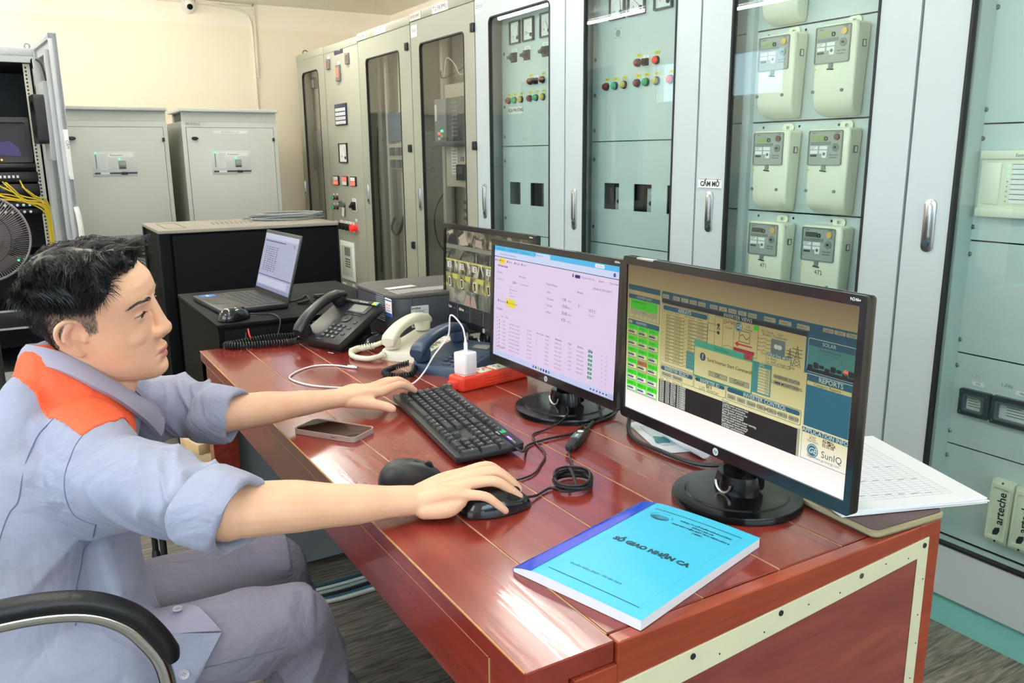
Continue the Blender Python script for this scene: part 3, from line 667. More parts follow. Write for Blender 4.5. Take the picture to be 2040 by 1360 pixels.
# annunciator box
b = MB(); Ma = facing_nx(XI, 1.16, 1.225)
b.rbox(-0.095, 0.095, -0.085, 0.085, 0, 0.022, M_cream, 0.006, M=Ma); b.rbox(-0.095, 0.095, 0.062, 0.085, 0.015, 0.030, M_cream, 0.005, M=Ma); b.rbox(-0.095, 0.095, -0.085, -0.060, 0.015, 0.030, M_cream, 0.005, M=Ma)
b.rbox(-0.085, -0.038, -0.052, 0.055, 0.015, 0.028, M_cream, 0.006, M=Ma); 
for i in range(8):
    b.box(-0.012, 0.075, 0.040-i*0.0125, 0.0492-i*0.0125, 0.022, 0.0235, M_label, Ma); b.box(-0.013, 0.076, 0.0490-i*0.0125, 0.0502-i*0.0125, 0.022, 0.0240, M_ink, Ma)
    b.cyl(Ma @ V(-0.022, 0.044-i*0.0125, 0.02), Ma @ V(-0.022, 0.044-i*0.0125, 0.0235), 0.0015, M_greenlit if i < 3 else M_greyink, 8)
b.text('Easergy', 0.011, M_ink, Ma @ Matrix.Translation((0.012, 0.072, 0.0301)), ext=0.0001); b.build('annunciator_box', P8[3])
# test blocks with vertical lettering
for k, y1 in enumerate((1.126, 1.063, 1.000, 0.937)):
    b = MB(); Mt = facing_nx(XI, y1-0.030, 0.360) @ Matrix.Rotation(math.radians(-1.0), 4, 'Z')
    b.rbox(-0.0295, 0.0295, -0.088, 0.088, 0, 0.026, M_cream, 0.003, M=Mt)
    b.ring(rrect(-0.026, 0.026, -0.078, 0.078, 0.006), rrect(-0.020, 0.020, -0.070, 0.070, 0.006), 0.024, 0.032, M_cream, Mt)
    for z in (-0.083, 0.083): b.cyl(Mt @ V(0, z, 0.025), Mt @ V(0, z, 0.0275), 0.003, M_ink, 8)
    Mtt = Mt @ Matrix.Translation((0.004, 0.012, 0.0262)) @ Matrix.Rotation(math.radians(90), 4, 'Z')
    b.text('arteche', 0.030, M_ink, Mtt, ext=0.0001, bold=0.0006)
    b.prism([(-.008, -.068), (.004, -.064), (.009, -.052), (.008, -.042), (-.004, -.046), (-.009, -.058)], 0.026, 0.0268, M_ink, Mt)
    b.build('test_block', P8[0])

# ---- energy meters: each hangs on the inner plate, a thing of its own
M_mface = mat('meter_face', '#9fa79f', 0.4); M_mdark = mat('meter_face_dark', '#7b857f', 0.4)
M_lcdg = mat('meter_lcd', '#8fa672', 0.3); M_lcdd = mat('meter_lcd_off', '#50544c', 0.3); M_amber = mat('amber_button', '#dcb266', 0.35); M_brownb = mat('brown_button', '#6b4d45', 0.3)
def energy_meter(y1, ztop, label, lcd=M_lcdg, btn=M_amber, note=None, h=0.260, w=0.150, ear=True):
    """y1: left edge of the case; ztop: its top; case 77 mm deep tapering towards the foot"""
    t = thing('electricity_meter', label, 'meter', (XI, y1-w/2, ztop-h), group='cream electricity meters on the plates')
    Mm = facing_nx(XI-0.001, y1-w/2, ztop)        # x right, y up (0 at the top), z out
    dep = 0.062
    # side profile: thick, with a foot that curves back to the plate
    prof = [(0, 0), (dep-0.004, 0), (dep, -0.004), (dep, -h*0.80), (dep*0.93, -h*0.89), (dep*0.70, -h*0.955), (dep*0.35, -h*0.99), (0, -h)]
    b2 = bmesh.new(); vs = [b2.verts.new((-w/2, p[1], p[0])) for p in prof]; f = b2.faces.new(vs)
    e = bmesh.ops.extrude_face_region(b2, geom=[f])
    for g in e['geom']:
        if isinstance(g, bmesh.types.BMVert): g.co.x = w/2
    for v in b2.verts:                                    # corner rounding of the foot in front view
        k = max(0, (-v.co.y-h*0.80)/(h*0.2)); v.co.x *= 1-0.16*k*k
    bmesh.ops.recalc_face_normals(b2, faces=b2.faces[:])
    bmesh.ops.bevel(b2, geom=[ed for ed in b2.edges if len(ed.link_faces) == 2 and ed.calc_face_angle() > 0.9], offset=0.010, segments=3, profile=0.5, affect='EDGES')
    b = MB(); b.bm(b2, M_cream, Mm)
    b.build('case', t, angle=50)
    case = t
    b = MB(); fw = w*0.92; fh = h*0.400; x0 = -w/2+0.004; zf = dep
    b.ring(rrect(x0, x0+fw*0.90, -fh-0.006, -0.006, 0.006), rrect(x0+0.003, x0+fw*0.90-0.003, -fh-0.003, -0.009, 0.004), zf-0.002, zf+0.004, mat('meter_bezel', '#7e8780', 0.3), Mm)
    b.prism(rrect(x0+0.002, x0+fw*0.90-0.002, -fh-0.004, -0.008, 0.004), zf-0.002, zf+0.001, M_mface, Mm); face = b.build('face_plate', t)
    X0 = x0; W_ = fw*0.90
    b = MB(); b.box(X0+0.012, X0+W_*0.46, -0.036, -0.021, zf+0.001, zf+0.002, lcd, Mm); b.build('display', face)
    b = MB(); b.cyl(Mm @ V(X0+W_*0.83, -0.026, zf), Mm @ V(X0+W_*0.83, -0.026, zf+0.006), 0.0095, btn, 18); b.build('button', face)
    b = MB(); b.lathe([(0.012, 0), (0.012, 0.003), (0.008, 0.004)], M_mdark, 20, Mm @ Matrix.Translation((X0+W_*0.80, -0.056, zf))); b.box(X0+W_*0.80-0.004, X0+W_*0.80+0.004, -0.059, -0.053, zf+0.003, zf+0.0052, M_ink, Mm); b.build('optical_port', face)
    b = MB()
    b.text('elster', 0.007, M_ink, Mm @ Matrix.Translation((X0+0.012, -0.0145, zf+0.0012)), 'LEFT', 'CENTER', 0.0001); b.text('A1700', 0.0055, M_ink, Mm @ Matrix.Translation((X0+W_*0.78, -0.0125, zf+0.0012)), 'LEFT', 'CENTER', 0.0001)
    b.box(X0+0.006, X0+W_*0.66, -0.050, -0.040, zf+0.001, zf+0.0015, M_mdark, Mm)
    for i in range(2):
        for j in range(2): b.box(X0+0.008+i*0.034, X0+0.036+i*0.034, -0.062-j*0.013, -0.052-j*0.013, zf+0.001, zf+0.0016, M_label, Mm)
    for i in range(3): b.box(X0+0.010, X0+0.030-i*0.004, -0.0545-i*0.003, -0.0535-i*0.003, zf+0.0016, zf+0.0018, M_greyink, Mm)
    for i in range(11): b.box(X0+0.009+i*0.0022, X0+0.0102+i*0.0022, -0.084, -0.078, zf+0.001, zf+0.0016, M_ink, Mm)
    b.rbox(X0+W_*0.42, X0+W_*0.56, -0.088, -0.066, zf+0.001, zf+0.003, M_label, 0.001, M=Mm); b.cyl(Mm @ V(X0+W_*0.49, -0.076, zf+0.003), Mm @ V(X0+W_*0.49, -0.076, zf+0.0036), 0.005, M_greyink, 12)
    b.box(X0+W_*0.62, X0+W_*0.95, -0.090, -0.073, zf+0.001, zf+0.0016, M_mface, Mm); b.text('Multi Utility', 0.0065, M_ink, Mm @ Matrix.Translation((X0+W_*0.64, -0.079, zf+0.0017)), 'LEFT', 'CENTER', 0.0001); b.text('Innovation', 0.0065, M_ink, Mm @ Matrix.Translation((X0+W_*0.64, -0.0865, zf+0.0017)), 'LEFT', 'CENTER', 0.0001)
    b.ring(rrect(X0+W_*0.46, X0+W_*0.56, -0.037, -0.024, 0.005), rrect(X0+W_*0.485, X0+W_*0.535, -0.034, -0.027, 0.002), zf+0.001, zf+0.003, M_ink, Mm)
    b.build('face_printing', face)
    # seal screw, side label, foot screws
    b = MB(); b.rbox(X0+W_*0.42, X0+W_*0.55, -fh-0.020, -fh-0.006, zf-0.002, zf+0.004, M_mdark, 0.003, M=Mm); b.tube([Mm @ V(X0+W_*0.40, -fh-0.022, zf+0.003), Mm @ V(X0+W_*0.58, -fh-0.024, zf+0.003)], 0.002, M_ink, 6); b.build('seal_screw', t)
    b = MB(); b.box(w/2+0.0002, w/2+0.0006, -0.072, -0.052, dep*0.35, dep*0.62, M_ink, Mm); b.box(w/2+0.0005, w/2+0.0009, -0.070, -0.054, dep*0.40, dep*0.57, M_label, Mm); b.build('seal_sticker', t)
    b = MB(); b.box(-w/2+0.002, -w/2+0.012, -fh-0.022, -fh-0.018, dep, dep+0.0006, M_ytag, Mm); b.build('yellow_sticker', t)
    b = MB()
    for xx in (-w/2+0.006, w/2-0.040): b.lathe([(0.005, 0), (0.005, 0.004), (0.0001, 0.005)], M_mdark, 12, Mm @ Matrix.Translation((xx, -h*0.72, dep)))
    b.build('foot_screw', t)
    if ear:
        b = MB(); b.ring(rrect(-0.006, 0.040, -0.004, 0.022, 0.012), rrect(0.010, 0.024, 0.004, 0.014, 0.004), 0.002, 0.005, M_cream, Mm); b.build('hanging_ear', t)
    if note:
        b = MB(); b.text(note, 0.020, M_ink, Mm @ Matrix.Translation((0, -h*0.56, dep+0.0002)), ext=0.0001, shear=-0.2); b.build('handwritten_number', t)
energy_meter(2.003, 1.976, 'cream electricity meter cut off by the top edge, alone above the upper left meter', h=0.272)
energy_meter(2.003, 1.674, 'cream electricity meter with amber button, left one of the upper full row')
energy_meter(1.780, 1.678, 'cream electricity meter with amber button, right one of the upper full row', h=0.265)
energy_meter(2.003, 1.378, 'cream electricity meter with dark button, left one of the middle row', M_lcdg, M_brownb)
energy_meter(1.780, 1.379, 'cream electricity meter with dark button, right one of the middle row', M_lcdg, M_brownb)
energy_meter(2.003, 1.084, 'cream electricity meter marked 471 by hand, left one of the lowest row', M_lcdd, M_amber, '471')
energy_meter(1.780, 1.086, 'cream electricity meter marked 472 by hand, right one of the lowest row', M_lcdd, M_amber, '472')
# ================================================================ THINGS ALONG THE BACK WALL
M_ups = mat('ups_paint', '#bfc4bd', 0.42, var=0.02, scale=3, bump=0.05, bscale=400)
M_upsd = mat('ups_dark', '#4d5250', 0.6)
YU = 6.2
def ups(x0, x1, label, logo, strip):
    t = thing('ups_cabinet', label, 'cabinet', ((x0+x1)/2, YU, 0), group='grey floor units against the cream wall')
    b = MB(); b.box(x0, x1, YU+0.02, YU+0.85, 0.03, 1.552, M_ups); b.rbox(x0, x1, YU, YU+0.03, 0.03, 1.552, M_ups, 0.004); b.build('body', t)
    b = MB(); b.rbox(x0-0.005, x1+0.003, YU-0.03, YU+0.50, 1.618, 1.640, M_ups, 0.003); b.box(x0+0.004, x1-0.004, YU, YU+0.010, 1.552, 1.618, M_ups)
    b.box(x0+0.02, x1-0.02, YU+0.42, YU+0.46, 1.552, 1.618, M_ups); b.box(x1-0.008, x1-0.004, YU+0.01, YU+0.42, 1.552, 1.618, M_ups); b.box(x0+0.03, x0+0.034, YU+0.06, YU+0.42, 1.56, 1.618, M_upsd); b.build('top_hood', t)
    b = MB(); b.rbox(x0+0.030, x1-0.030, YU-0.006, YU, 0.10, 1.510, M_ups, 0.002); d = b.build('door', t)
    b = MB(); b.box(x0+0.027, x1-0.027, YU-0.002, YU-0.0005, 0.097, 1.513, M_upsd); b.build('door_gap', t)
    b = MB(); Mf = facing_ny(x0+0.078, YU-0.006, 1.438); b.prism([(-.022, 0), (-.012, .011), (.010, .011), (.024, .004), (.024, -.004), (.010, -.011), (-.012, -.011)], 0, 0.014, M_blackpl, Mf, r=0.003); b.build('lock', d)
    b = MB(); b.rbox(x1-0.040, x1-0.024, YU-0.016, YU-0.002, 1.418, 1.442, M_blackpl, 0.002); b.build('hinge', d)
    b = MB(); px0 = x0+0.18; px1 = x0+0.45; y = YU-0.006
    b.rbox(px0, px1, y-0.004, y, 1.192, 1.352, mat('ups_panel', '#c9cecb', 0.35), 0.002)
    b.box(px0+0.10, px1-0.02, y-0.0045, y-0.004, 1.315, 1.340, M_label); b.text('Physismaster', 0.015, M_ink, facing_ny(px0+0.15, y-0.0046, 1.328), ext=0.0001)
    b.box(px0+0.045, px0+0.095, y-0.0045, y-0.004, 1.235, 1.340, mat('ups_paper', '#dfe2e4', 0.5)); 
    for i in range(9): b.box(px0+0.05, px0+0.09, y-0.0048, y-0.0045, 1.245+i*0.0105, 1.2465+i*0.0105, M_greyink)
    b.box(px0+0.022, px0+0.028, y-0.005, y-0.004, 1.24, 1.335, M_greyink)
    b.cyl((px0+0.025, y-0.008, 1.340), (px0+0.025, y-0.004, 1.340), 0.005, M_greenlit, 10); b.cyl((px0+0.165, y-0.008, 1.303), (px0+0.165, y-0.004, 1.303), 0.006, M_greenlit, 10)
    b.rbox(px0+0.160, px0+0.205, y-0.008, y-0.003, 1.238, 1.292, M_dev, 0.002); b.box(px0+0.164, px0+0.201, y-0.009, y-0.008, 1.262, 1.288, mat('lcd_olive', '#8fa08a', 0.3)); b.box(px0+0.164, px0+0.201, y-0.009, y-0.008, 1.242, 1.250, M_navy)
    b.box(px0+0.01, px1, y-0.0046, y-0.004, 1.205, 1.216, M_navy); b.box(px0+0.045, px0+0.10, y-0.0048, y-0.004, 1.205, 1.216, M_label); b.rbox(px0+0.17, px0+0.21, y-0.010, y-0.004, 1.200, 1.218, M_blackpl, 0.003)
    b.build('control_panel', d)
    b = MB()
    for i in range(46): b.box(x0+0.095+i*0.0095, x0+0.095+i*0.0095+0.0045, YU-0.0068, YU-0.0055, 0.55, 0.795, M_upsd)
    b.build('vent_grille', d)
    if logo: b = MB(); b.text('BENNING', 0.022, M_greyink, facing_ny(x0+0.075, YU-0.0062, 1.535), ext=0.0002); b.build('embossed_name', t)
    if strip: b = MB(); b.box(x0+0.205, x0+0.445, y-0.001, y, 1.472, 1.490, M_label); b.text('BỘ NGHỊCH LƯU 110V', 0.012, M_greyink, facing_ny(x0+0.325, y-0.0012, 1.481), ext=0.0001); b.build('label_plate', d)
ups(0.300, 0.968, 'grey power unit with green-lit panel, left of the pair, behind the open rack door', False, False)
ups(1.060, 1.718, 'grey power unit with green-lit panel and white title strip, right of the pair', True, True)
# ---- open equipment rack at the left edge
M_rackg = mat('rack_grey', '#b9bfc4', 0.4, var=0.03); M_rackin = mat('rack_inside', '#33363a', 0.6); M_rail = mat('rail_zinc', '#c9c4b2', 0.35, 0.4)
YR = 5.70
t = thing('equipment_rack', 'open grey equipment rack full of black units and yellow patch cables, at the left edge', 'rack', (-0.13, YR, 0))
b = MB(); x0, x1 = -0.52, 0.225
b.box(x0, x1, YR+0.78, YR+0.80, 0.0, 1.93, M_rackin); b.box(x0, x0+0.02, YR+0.02, YR+0.80, 0, 1.93, M_rackin); b.box(x1-0.02, x1, YR+0.02, YR+0.80, 0.0, 1.93, M_rackg)
b.box(x1-0.024, x1-0.02, YR+0.05, YR+0.78, 0.04, 1.88, M_rackin); b.box(x0, x1, YR+0.02, YR+0.80, 0, 0.05, M_rackin); b.box(x0+.02, x1-.02, YR+0.05, YR+0.78, 1.85, 1.88, M_rackin); b.build('body', t)
b = MB(); b.rbox(x0, x1, YR, YR+0.80, 1.885, 1.93, M_rackg, 0.004); b.build('top_cap', t)
b = MB(); b.ring(orect(x0, x1, 0.0, 1.885, 1), orect(x0+0.03, x1-0.035, 0.05, 1.85, 1), 0, 0.03, M_rackg, frameM((0, YR+0.03, 0), (1, 0, 0), (0, 0, 1))); b.build('front_frame', t)
b = MB(); xr = 0.165
b.box(xr-0.02, xr+0.012, YR+0.08, YR+0.085, 0.06, 1.86, M_rail)
for i in range(84): b.box(xr-0.012, xr-0.002, YR+0.079, YR+0.0805, 0.08+i*0.021, 0.091+i*0.021, M_rackin)
b.box(xr+0.012, xr+0.016, YR+0.08, YR+0.13, 0.06, 1.86, M_rail); b.build('mounting_rail', t)
b = MB(); b.tube([(0.18+0.014*math.cos(a), YR+0.05, 1.945+0.016*math.sin(a)) for a in [i*math.pi/5 for i in range(10)]], 0.005, M_steel, 6, True); b.build('lifting_eye', t)
# the door: hinged at the right front post, swung out towards the room
Hd = Matrix.Translation((0.232, YR-0.01, 0)) @ Matrix.Rotation(math.atan2(-0.60, 0.055), 4, 'Z')   # local x along the leaf
b = MB(); b.ring(orect(0, 0.60, 0.05, 1.945, 1), orect(0.055, 0.545, 0.12, 1.87, 1), -0.012, 0.012, M_rackg, Hd @ frameM((0, 0, 0), (1, 0, 0), (0, 0, 1)))
for u in (0.0, 0.575): b.rbox(u, u+0.025, -0.028, 0.012, 0.05, 1.945, M_rackg, 0.003, M=Hd)
b.rbox(0, 0.60, -0.028, 0.012, 1.915, 1.945, M_rackg, 0.003, M=Hd)
dr = b.build('door', t)
b = MB(); b.box(0.05, 0.55, 0.000, 0.004, 0.11, 1.88, M_glassB, Hd); b.build('door_pane', dr)
b = MB(); b.rbox(0.05, 0.085, -0.045, -0.012, 0.12, 1.87, M_rackg, 0.004, M=Hd); b.rbox(0.50, 0.53, -0.045, -0.012, 0.12, 1.87, M_rackg, 0.004, M=Hd); b.build('stiffener', dr)
b = MB(); b.rbox(0.20, 0.40, -0.055, -0.012, 1.30, 1.72, M_rackg, 0.006, M=Hd); b.build('fan_tray', dr)
b = MB(); Mfan = Hd @ frameM((0.30, -0.055, 1.52), (1, 0, 0), (0, 0, 1))
b.ring(rrect(-0.10, 0.10, -0.13, 0.13, 0.02), rrect(-0.07, 0.07, -0.10, 0.10, 0.06), 0, 0.05, M_blackpl, Mfan); b.cyl(Mfan @ V(0, 0, 0.0), Mfan @ V(0, 0, 0.04), 0.035, M_blackpl, 16)
for i in range(5): b.box(0.03, 0.085, -0.012, 0.012, 0.015, 0.022, M_blackpl, Mfan @ Matrix.Rotation(i*1.2566, 4, 'Z') @ Matrix.Rotation(0.4, 4, 'X'))
b.build('fan_unit', dr)
b = MB(); b.tube(smooth_path([(0.20, YR+0.03, 1.80), (0.19, YR-0.06, 1.86), (0.23, YR-0.12, 1.84), (0.245, YR-0.2, 1.74)], 6), 0.006, M_cableblk, 6); b.tube(smooth_path([(0.20, YR+0.03, 1.76), (0.195, YR-0.05, 1.66), (0.225, YR-0.15, 1.60)], 6), 0.005, M_cableblk, 6); b.build('fan_wire', dr)
b = MB(); b.box(0.61, 0.613, -0.01, 0.01, 1.2, 1.36, M_label, Hd); b.rbox(0.598, 0.608, -0.012, 0.010, 1.22, 1.46, M_label, 0.002, M=Hd); b.text('CẤM MỞ CỬA', 0.02, M_ink, Hd @ frameM((0.6082, 0, 1.34), (0, 0, -1), (0, 1, 0)), ext=0.0001); b.build('paper_strip', dr)
b = MB(); b.tube(smooth_path([(0.60, 0.005, 1.05), (0.618, 0.010, 1.0), (0.626, 0.012, 0.9), (0.622, 0.010, 0.80), (0.60, 0.005, 0.74)], 6), 0.014, M_label, 8, M=Hd); b.build('handle', dr)
# units inside the rack, each sits on its own rails
M_rkblk = mat('rack_unit_black', '#17181b', 0.35); M_scr = screen_mat('rack_screen', '#2a2636', 0.45)
def unit(name, lab, cat, z0, z1, xa=-0.45, xb=0.150, yf=YR+0.06, depth=0.5, m=M_rkblk):
    t = thing(name, lab, cat, ((xa+xb)/2, yf, z0)); b = MB(); b.rbox(xa, xb, yf, yf+depth, z0, z1, m, 0.003); b.build('case', t); return t
t = thing('rack_monitor', 'black console monitor standing in the open rack above the network units', 'monitor', (-0.15, YR+0.12, 1.285))
b = MB(); Mm = frameM((-0.12, YR+0.15, 1.285), (1, 0, 0), (0, 0.14, 1)); b.ring(rrect(-0.26, 0.26, 0, 0.265, 0.015), rrect(-0.235, 0.235, 0.03, 0.235, 0.003), 0, 0.03, M_rkblk, Mm); b.prism(rrect(-0.25, 0.25, 0.01, 0.255, 0.01), -0.01, 0.004, M_rkblk, Mm); b.build('case', t)
b = MB(); b.box(-0.235, 0.235, 0.03, 0.235, 0.004, 0.006, M_scr, Mm); b.prism([(.06, .05), (.20, .04), (.19, .09), (.15, .13), (.08, .12)], 0.006, 0.0065, screen_mat('rack_screen_blob', '#4a3f86', 0.6), Mm); b.build('screen', t)
b = MB(); b.rbox(-0.28, 0.145, YR+0.03, YR+0.45, 1.255, 1.285, M_rkblk, 0.004); b.build('keyboard_shelf', t)
b = MB(); b.cyl((-0.025, YR+0.115, 1.305), (-0.025, YR+0.12, 1.305), 0.005, mat('orange_led', '#ff8a30', 0.3, emit='#ff7a20', estr=4), 8); b.build('power_led', t)
t = unit('network_switch', 'black network switch under the console monitor with yellow cords plugged in', 'switch', 1.175, 1.235)
b = MB()
for i in range(10): b.rbox(-0.33+i*0.028, -0.33+i*0.028+0.02, YR+0.055, YR+0.062, 1.190, 1.218, M_dev, 0.001)
for i in range(5): b.box(-0.05+i*0.022, -0.05+i*0.022+0.012, YR+0.055, YR+0.06, 1.20, 1.215, M_label)
for i in range(6): b.box(-0.30+i*0.03, -0.29+i*0.03, YR+0.054, YR+0.056, 1.222, 1.227, M_greenlit)
b.build('ports', t)
t = unit('network_switch', 'black blank faced unit in the rack between the switch and the patch panels', 'switch', 1.095, 1.165)
b = MB()
for i in range(8): b.box(-0.40+i*0.05, -0.37+i*0.05, YR+0.057, YR+0.06, 1.13, 1.15, M_devd)
b.build('ports', t)
for k, z in enumerate((1.025, 0.985)):
    t = unit('connector_unit', ('upper', 'lower')[k]+' of two rows of metal connectors behind the yellow cords', 'network unit', z, z+0.036)
    b = MB()
    for i in range(14): b.cyl((-0.33+i*0.032, YR+0.03, z+0.018), (-0.33+i*0.032, YR+0.06, z+0.018), 0.008, M_chrome, 8)
    b.build('connectors', t)
random.seed(11)
M_yel = mat('cable_yellow', '#d8bf35', 0.45)
for k in range(11):
    xa = -0.34+random.random()*0.40; za = 1.19; xb = 0.165+random.random()*0.03
    pts = [(xa, YR+0.055, za-random.random()*0.05), (xa+0.02, YR+0.01, za-0.03-random.random()*0.04), (xa+(xb-xa)*0.5, YR-0.005+random.random()*0.03, 1.10-random.random()*0.05), (xb-0.02, YR+0.005+random.random()*0.02, 1.07-random.random()*0.06), (xb, YR+0.02, 0.95), (xb+0.004*math.sin(k), YR+0.03, 0.75), (xb, YR+0.03, 0.45+random.random()*0.2)]
    o = MB().tube(smooth_path(pts, 6), 0.0045, M_yel, 6).build('patch_cable', loc=pts[0])
    tag(o, 'yellow patch cord looping from the rack switch down the right hand rail', 'cable', 'yellow patch cords in the rack')
t = unit('network_switch', 'black rack unit with a row of green lights, low in the open rack', 'switch', 0.70, 0.745)
b = MB()
for i in range(12): b.box(-0.30+i*0.035, -0.285+i*0.035, YR+0.056, YR+0.06, 0.712, 0.722, M_greenlit); b.box(-0.30+i*0.035, -0.28+i*0.035, YR+0.056, YR+0.06, 0.726, 0.738, M_devd)
b.build('ports', t)
t = unit('server_unit', 'grey slotted server lowest in the open rack behind the seated man', 'server', 0.30, 0.42, m=M_rkblk)
b = MB(); b.rbox(-0.45, 0.15, YR+0.045, YR+0.06, 0.30, 0.312, M_rackg, 0.002); b.rbox(-0.45, 0.15, YR+0.045, YR+0.06, 0.408, 0.42, M_rackg, 0.002); b.build('trim', t)
# ---- black low cabinet and coil of cable
M_blkcab = mat('black_cabinet', '#07080a', 0.6, spec=0.12, var=0.15, scale=6, bump=0.06, bscale=300)
M_dusty = mat('dusty_black_top', '#8d877c', 0.6, var=0.1, scale=5)
x0, x1, y0, y1 = 0.525, 1.335, 3.865, 4.38
t = thing('server_cabinet', 'large black low server cabinet with dusty top behind the laptop', 'cabinet', (0.93, 4.12, 0))
b = MB(); b.box(x0+0.01, x1-0.01, y0+0.012, y1-0.01, 0.02, 0.985, M_blkcab); b.build('body', t)
b = MB(); b.rbox(x0+0.055, x1-0.012, y0, y0+0.012, 0.06, 0.975, M_blkcab, 0.003); b.build('side_panel', t)
for q in ((x0, x0+0.045, y0-0.004, y0+0.04), (x0, x0+0.03, y1-0.04, y1), (x1-0.012, x1, y0-0.002, y0+0.03)): MB().rbox(*q, 0.02, 0.988, M_blkcab, 0.003).build('corner_post', t)
b = MB(); b.rbox(x0, x1, y0-0.004, y1, 0.985, 1.000, M_dusty, 0.003); tp = b.build('top_panel', t)
b = MB(); Md_ = mat('slot_dark', '#5c564c', 0.7)
for (a, c, e, f) in ((0.57, 0.66, 3.95, 4.27),): b.ring(rrect(a, c, e, f, 0.01), rrect(a+0.006, c-0.006, e+0.006, f-0.006, 0.006), 0.9995, 1.0006, Md_)
for i in range(9):
    for j in range(3): b.box(0.80+i*0.022+j*0.006, 0.806+i*0.022+j*0.006, 4.08+j*0.05, 4.11+j*0.05, 0.9995, 1.0005, Md_)
for i in range(4): b.box(1.05+i*0.03, 1.06+i*0.03, 4.1, 4.16, 0.9995, 1.0005, Md_)
b.build('vent_slots', tp)
random.seed(3)
b = MB(); P = []
for i in range(150):
    a = i*0.42; rr = 0.155+0.02*math.sin(i*0.37)+0.012*math.sin(i*1.7)
    P.append((1.19+rr*1.0*math.cos(a)+0.012*math.sin(i*.21), 4.20+rr*0.62*math.sin(a), 1.0065+0.0125*(1+math.sin(i*0.11+math.sin(a)*1.3))))
P.append((1.02, 4.30, 1.007)); P.append((0.98, 4.25, 1.006))
b.tube(smooth_path(P, 2), 0.0036, M_cable, 6); o = b.build('cable_coil', loc=(1.19, 4.20, 1.0)); tag(o, 'loose coil of thin grey cable lying on the dusty top of the black cabinet', 'cable')
# ---- laptop cabinet
t = thing('small_cabinet', 'small black wall cabinet at the far end of the red desk, carrying the laptop', 'cabinet', (0.78, 2.85, 0))
x0, x1, y0, y1, zt = 0.478, 1.08, 2.520, 3.20, 0.82
b = MB(); b.box(x0+0.004, x1-0.004, y0+0.004, y1, 0.02, zt-0.012, M_blkcab); b.build('body', t)
b = MB(); b.rbox(x0, x1, y0, y1, zt-0.014, zt, M_blkcab, 0.003); b.build('top_panel', t)
b = MB(); b.rbox(x0+0.02, x1-0.01, y0-0.002, y0+0.006, 0.06, zt-0.02, M_blkcab, 0.002); d = b.build('door', t)
b = MB(); b.rbox(0.745, 0.800, y0-0.014, y0-0.001, 0.765, 0.787, M_chrome, 0.004); b.box(0.755, 0.790, y0-0.016, y0-0.012, 0.769, 0.783, mat('clear_latch', '#9fb0ae', 0.2)); b.cyl((0.773, y0-0.012, 0.797), (0.773, y0-0.002, 0.797), 0.005, M_chrome, 10); b.cyl((0.773, y0-0.012, 0.755), (0.773, y0-0.002, 0.755), 0.005, M_chrome, 10); b.build('latch', d)
for xx in (0.672, 0.694): b = MB(); b.sphere((xx, y0-0.004, 0.748), 0.005, M_chrome, 10, 8); b.build('door_screw', d)
b = MB()
for k, (zz, yy) in enumerate(((0.70, 2.56), (0.66, 2.60), (0.72, 2.62), (0.63, 2.565))): b.tube(smooth_path([(x0-0.001, yy, zz), (x0-0.010, yy+0.012, zz-0.012), (x0-0.004, yy+0.02, zz-0.035), (x0-0.012, yy+0.002, zz-0.05), (x0-0.001, yy-0.008, zz-0.03)], 5), 0.0018, M_chrome, 6)
b.build('wire_clip', t)
# laptop: deck turned so that its screen faces the man
M_lap = mat('laptop_black', '#222428', 0.4, var=0.05); M_key = mat('laptop_key', '#2c2e32', 0.5)
t = thing('laptop', 'open black laptop with a pale spreadsheet on its screen on the small black cabinet', 'laptop', (0.60, 2.86, zt+0.0005), rz=0.0)
fl = Vector((0.499, 3.016, zt+0.001)); fn = Vector((0.522, 2.668, zt+0.001))     # front edge: far and near corner
ex = (fn-fl).normalized()                                                          # laptop's own right
Ml = frameM((fl+fn)/2, ex, (0.22, 0.015, 0)); Wl = 0.348; Dl = 0.222
b = MB(); b.rbox(-Wl/2, Wl/2, 0, Dl, 0, 0.017, M_lap, 0.005, M=Ml); b.build('base', t)
b = MB()
for r_ in range(5):
    for c_ in range(15): b.rbox(-0.150+c_*0.0202, -0.150+c_*0.0202+0.0172, 0.095+r_*0.0205, 0.095+r_*0.0205+0.0172, 0.0165, 0.0185, M_key, 0.001, M=Ml)
b.build('keys', t)
b = MB(); b.box(-0.06, 0.05, 0.012, 0.080, 0.0168, 0.0174, mat('touchpad', '#2b2d31', 0.3), Ml); b.build('touchpad', t)
b = MB(); b.box(-0.165, -0.115, 0.018, 0.068, 0.0168, 0.0174, mat('blue_sticker', '#2166c4', 0.4), Ml); b.text('intel', 0.020, M_label, Ml @ Matrix.Translation((-0.14, 0.043, 0.0175)), ext=0.0001); b.box(0.148, 0.168, 0.012, 0.030, 0.0168, 0.0174, mat('green_sticker', '#3fae4f', 0.4), Ml); b.build('sticker', t)
hz = Ml @ Matrix.Translation((0, Dl-0.004, 0.014)) @ Matrix.Rotation(math.radians(90-16), 4, 'X')
b = MB(); b.rbox(-Wl/2, Wl/2, 0, 0.228, -0.006, 0.0, M_lap, 0.003, M=hz); lid = b.build('lid', t)
sw, s0, s1 = Wl/2-0.010, 0.020, 0.216
b = MB(); SL = screen_mat('laptop_white', '#aab0cc', 0.9); SLd = screen_mat('laptop_grey', '#8b92b4', 0.9); SLi = screen_mat('laptop_ink', '#555a78', 0.8)
b.box(-sw, sw, s0, s1, 0.0001, 0.0012, SL, hz); b.box(-sw, sw, s0, s0+0.012, 0.0012, 0.0014, SLd, hz); b.box(-sw, sw, s1-0.018, s1, 0.0012, 0.0014, screen_mat('laptop_top', '#c6cae0', 0.9), hz)
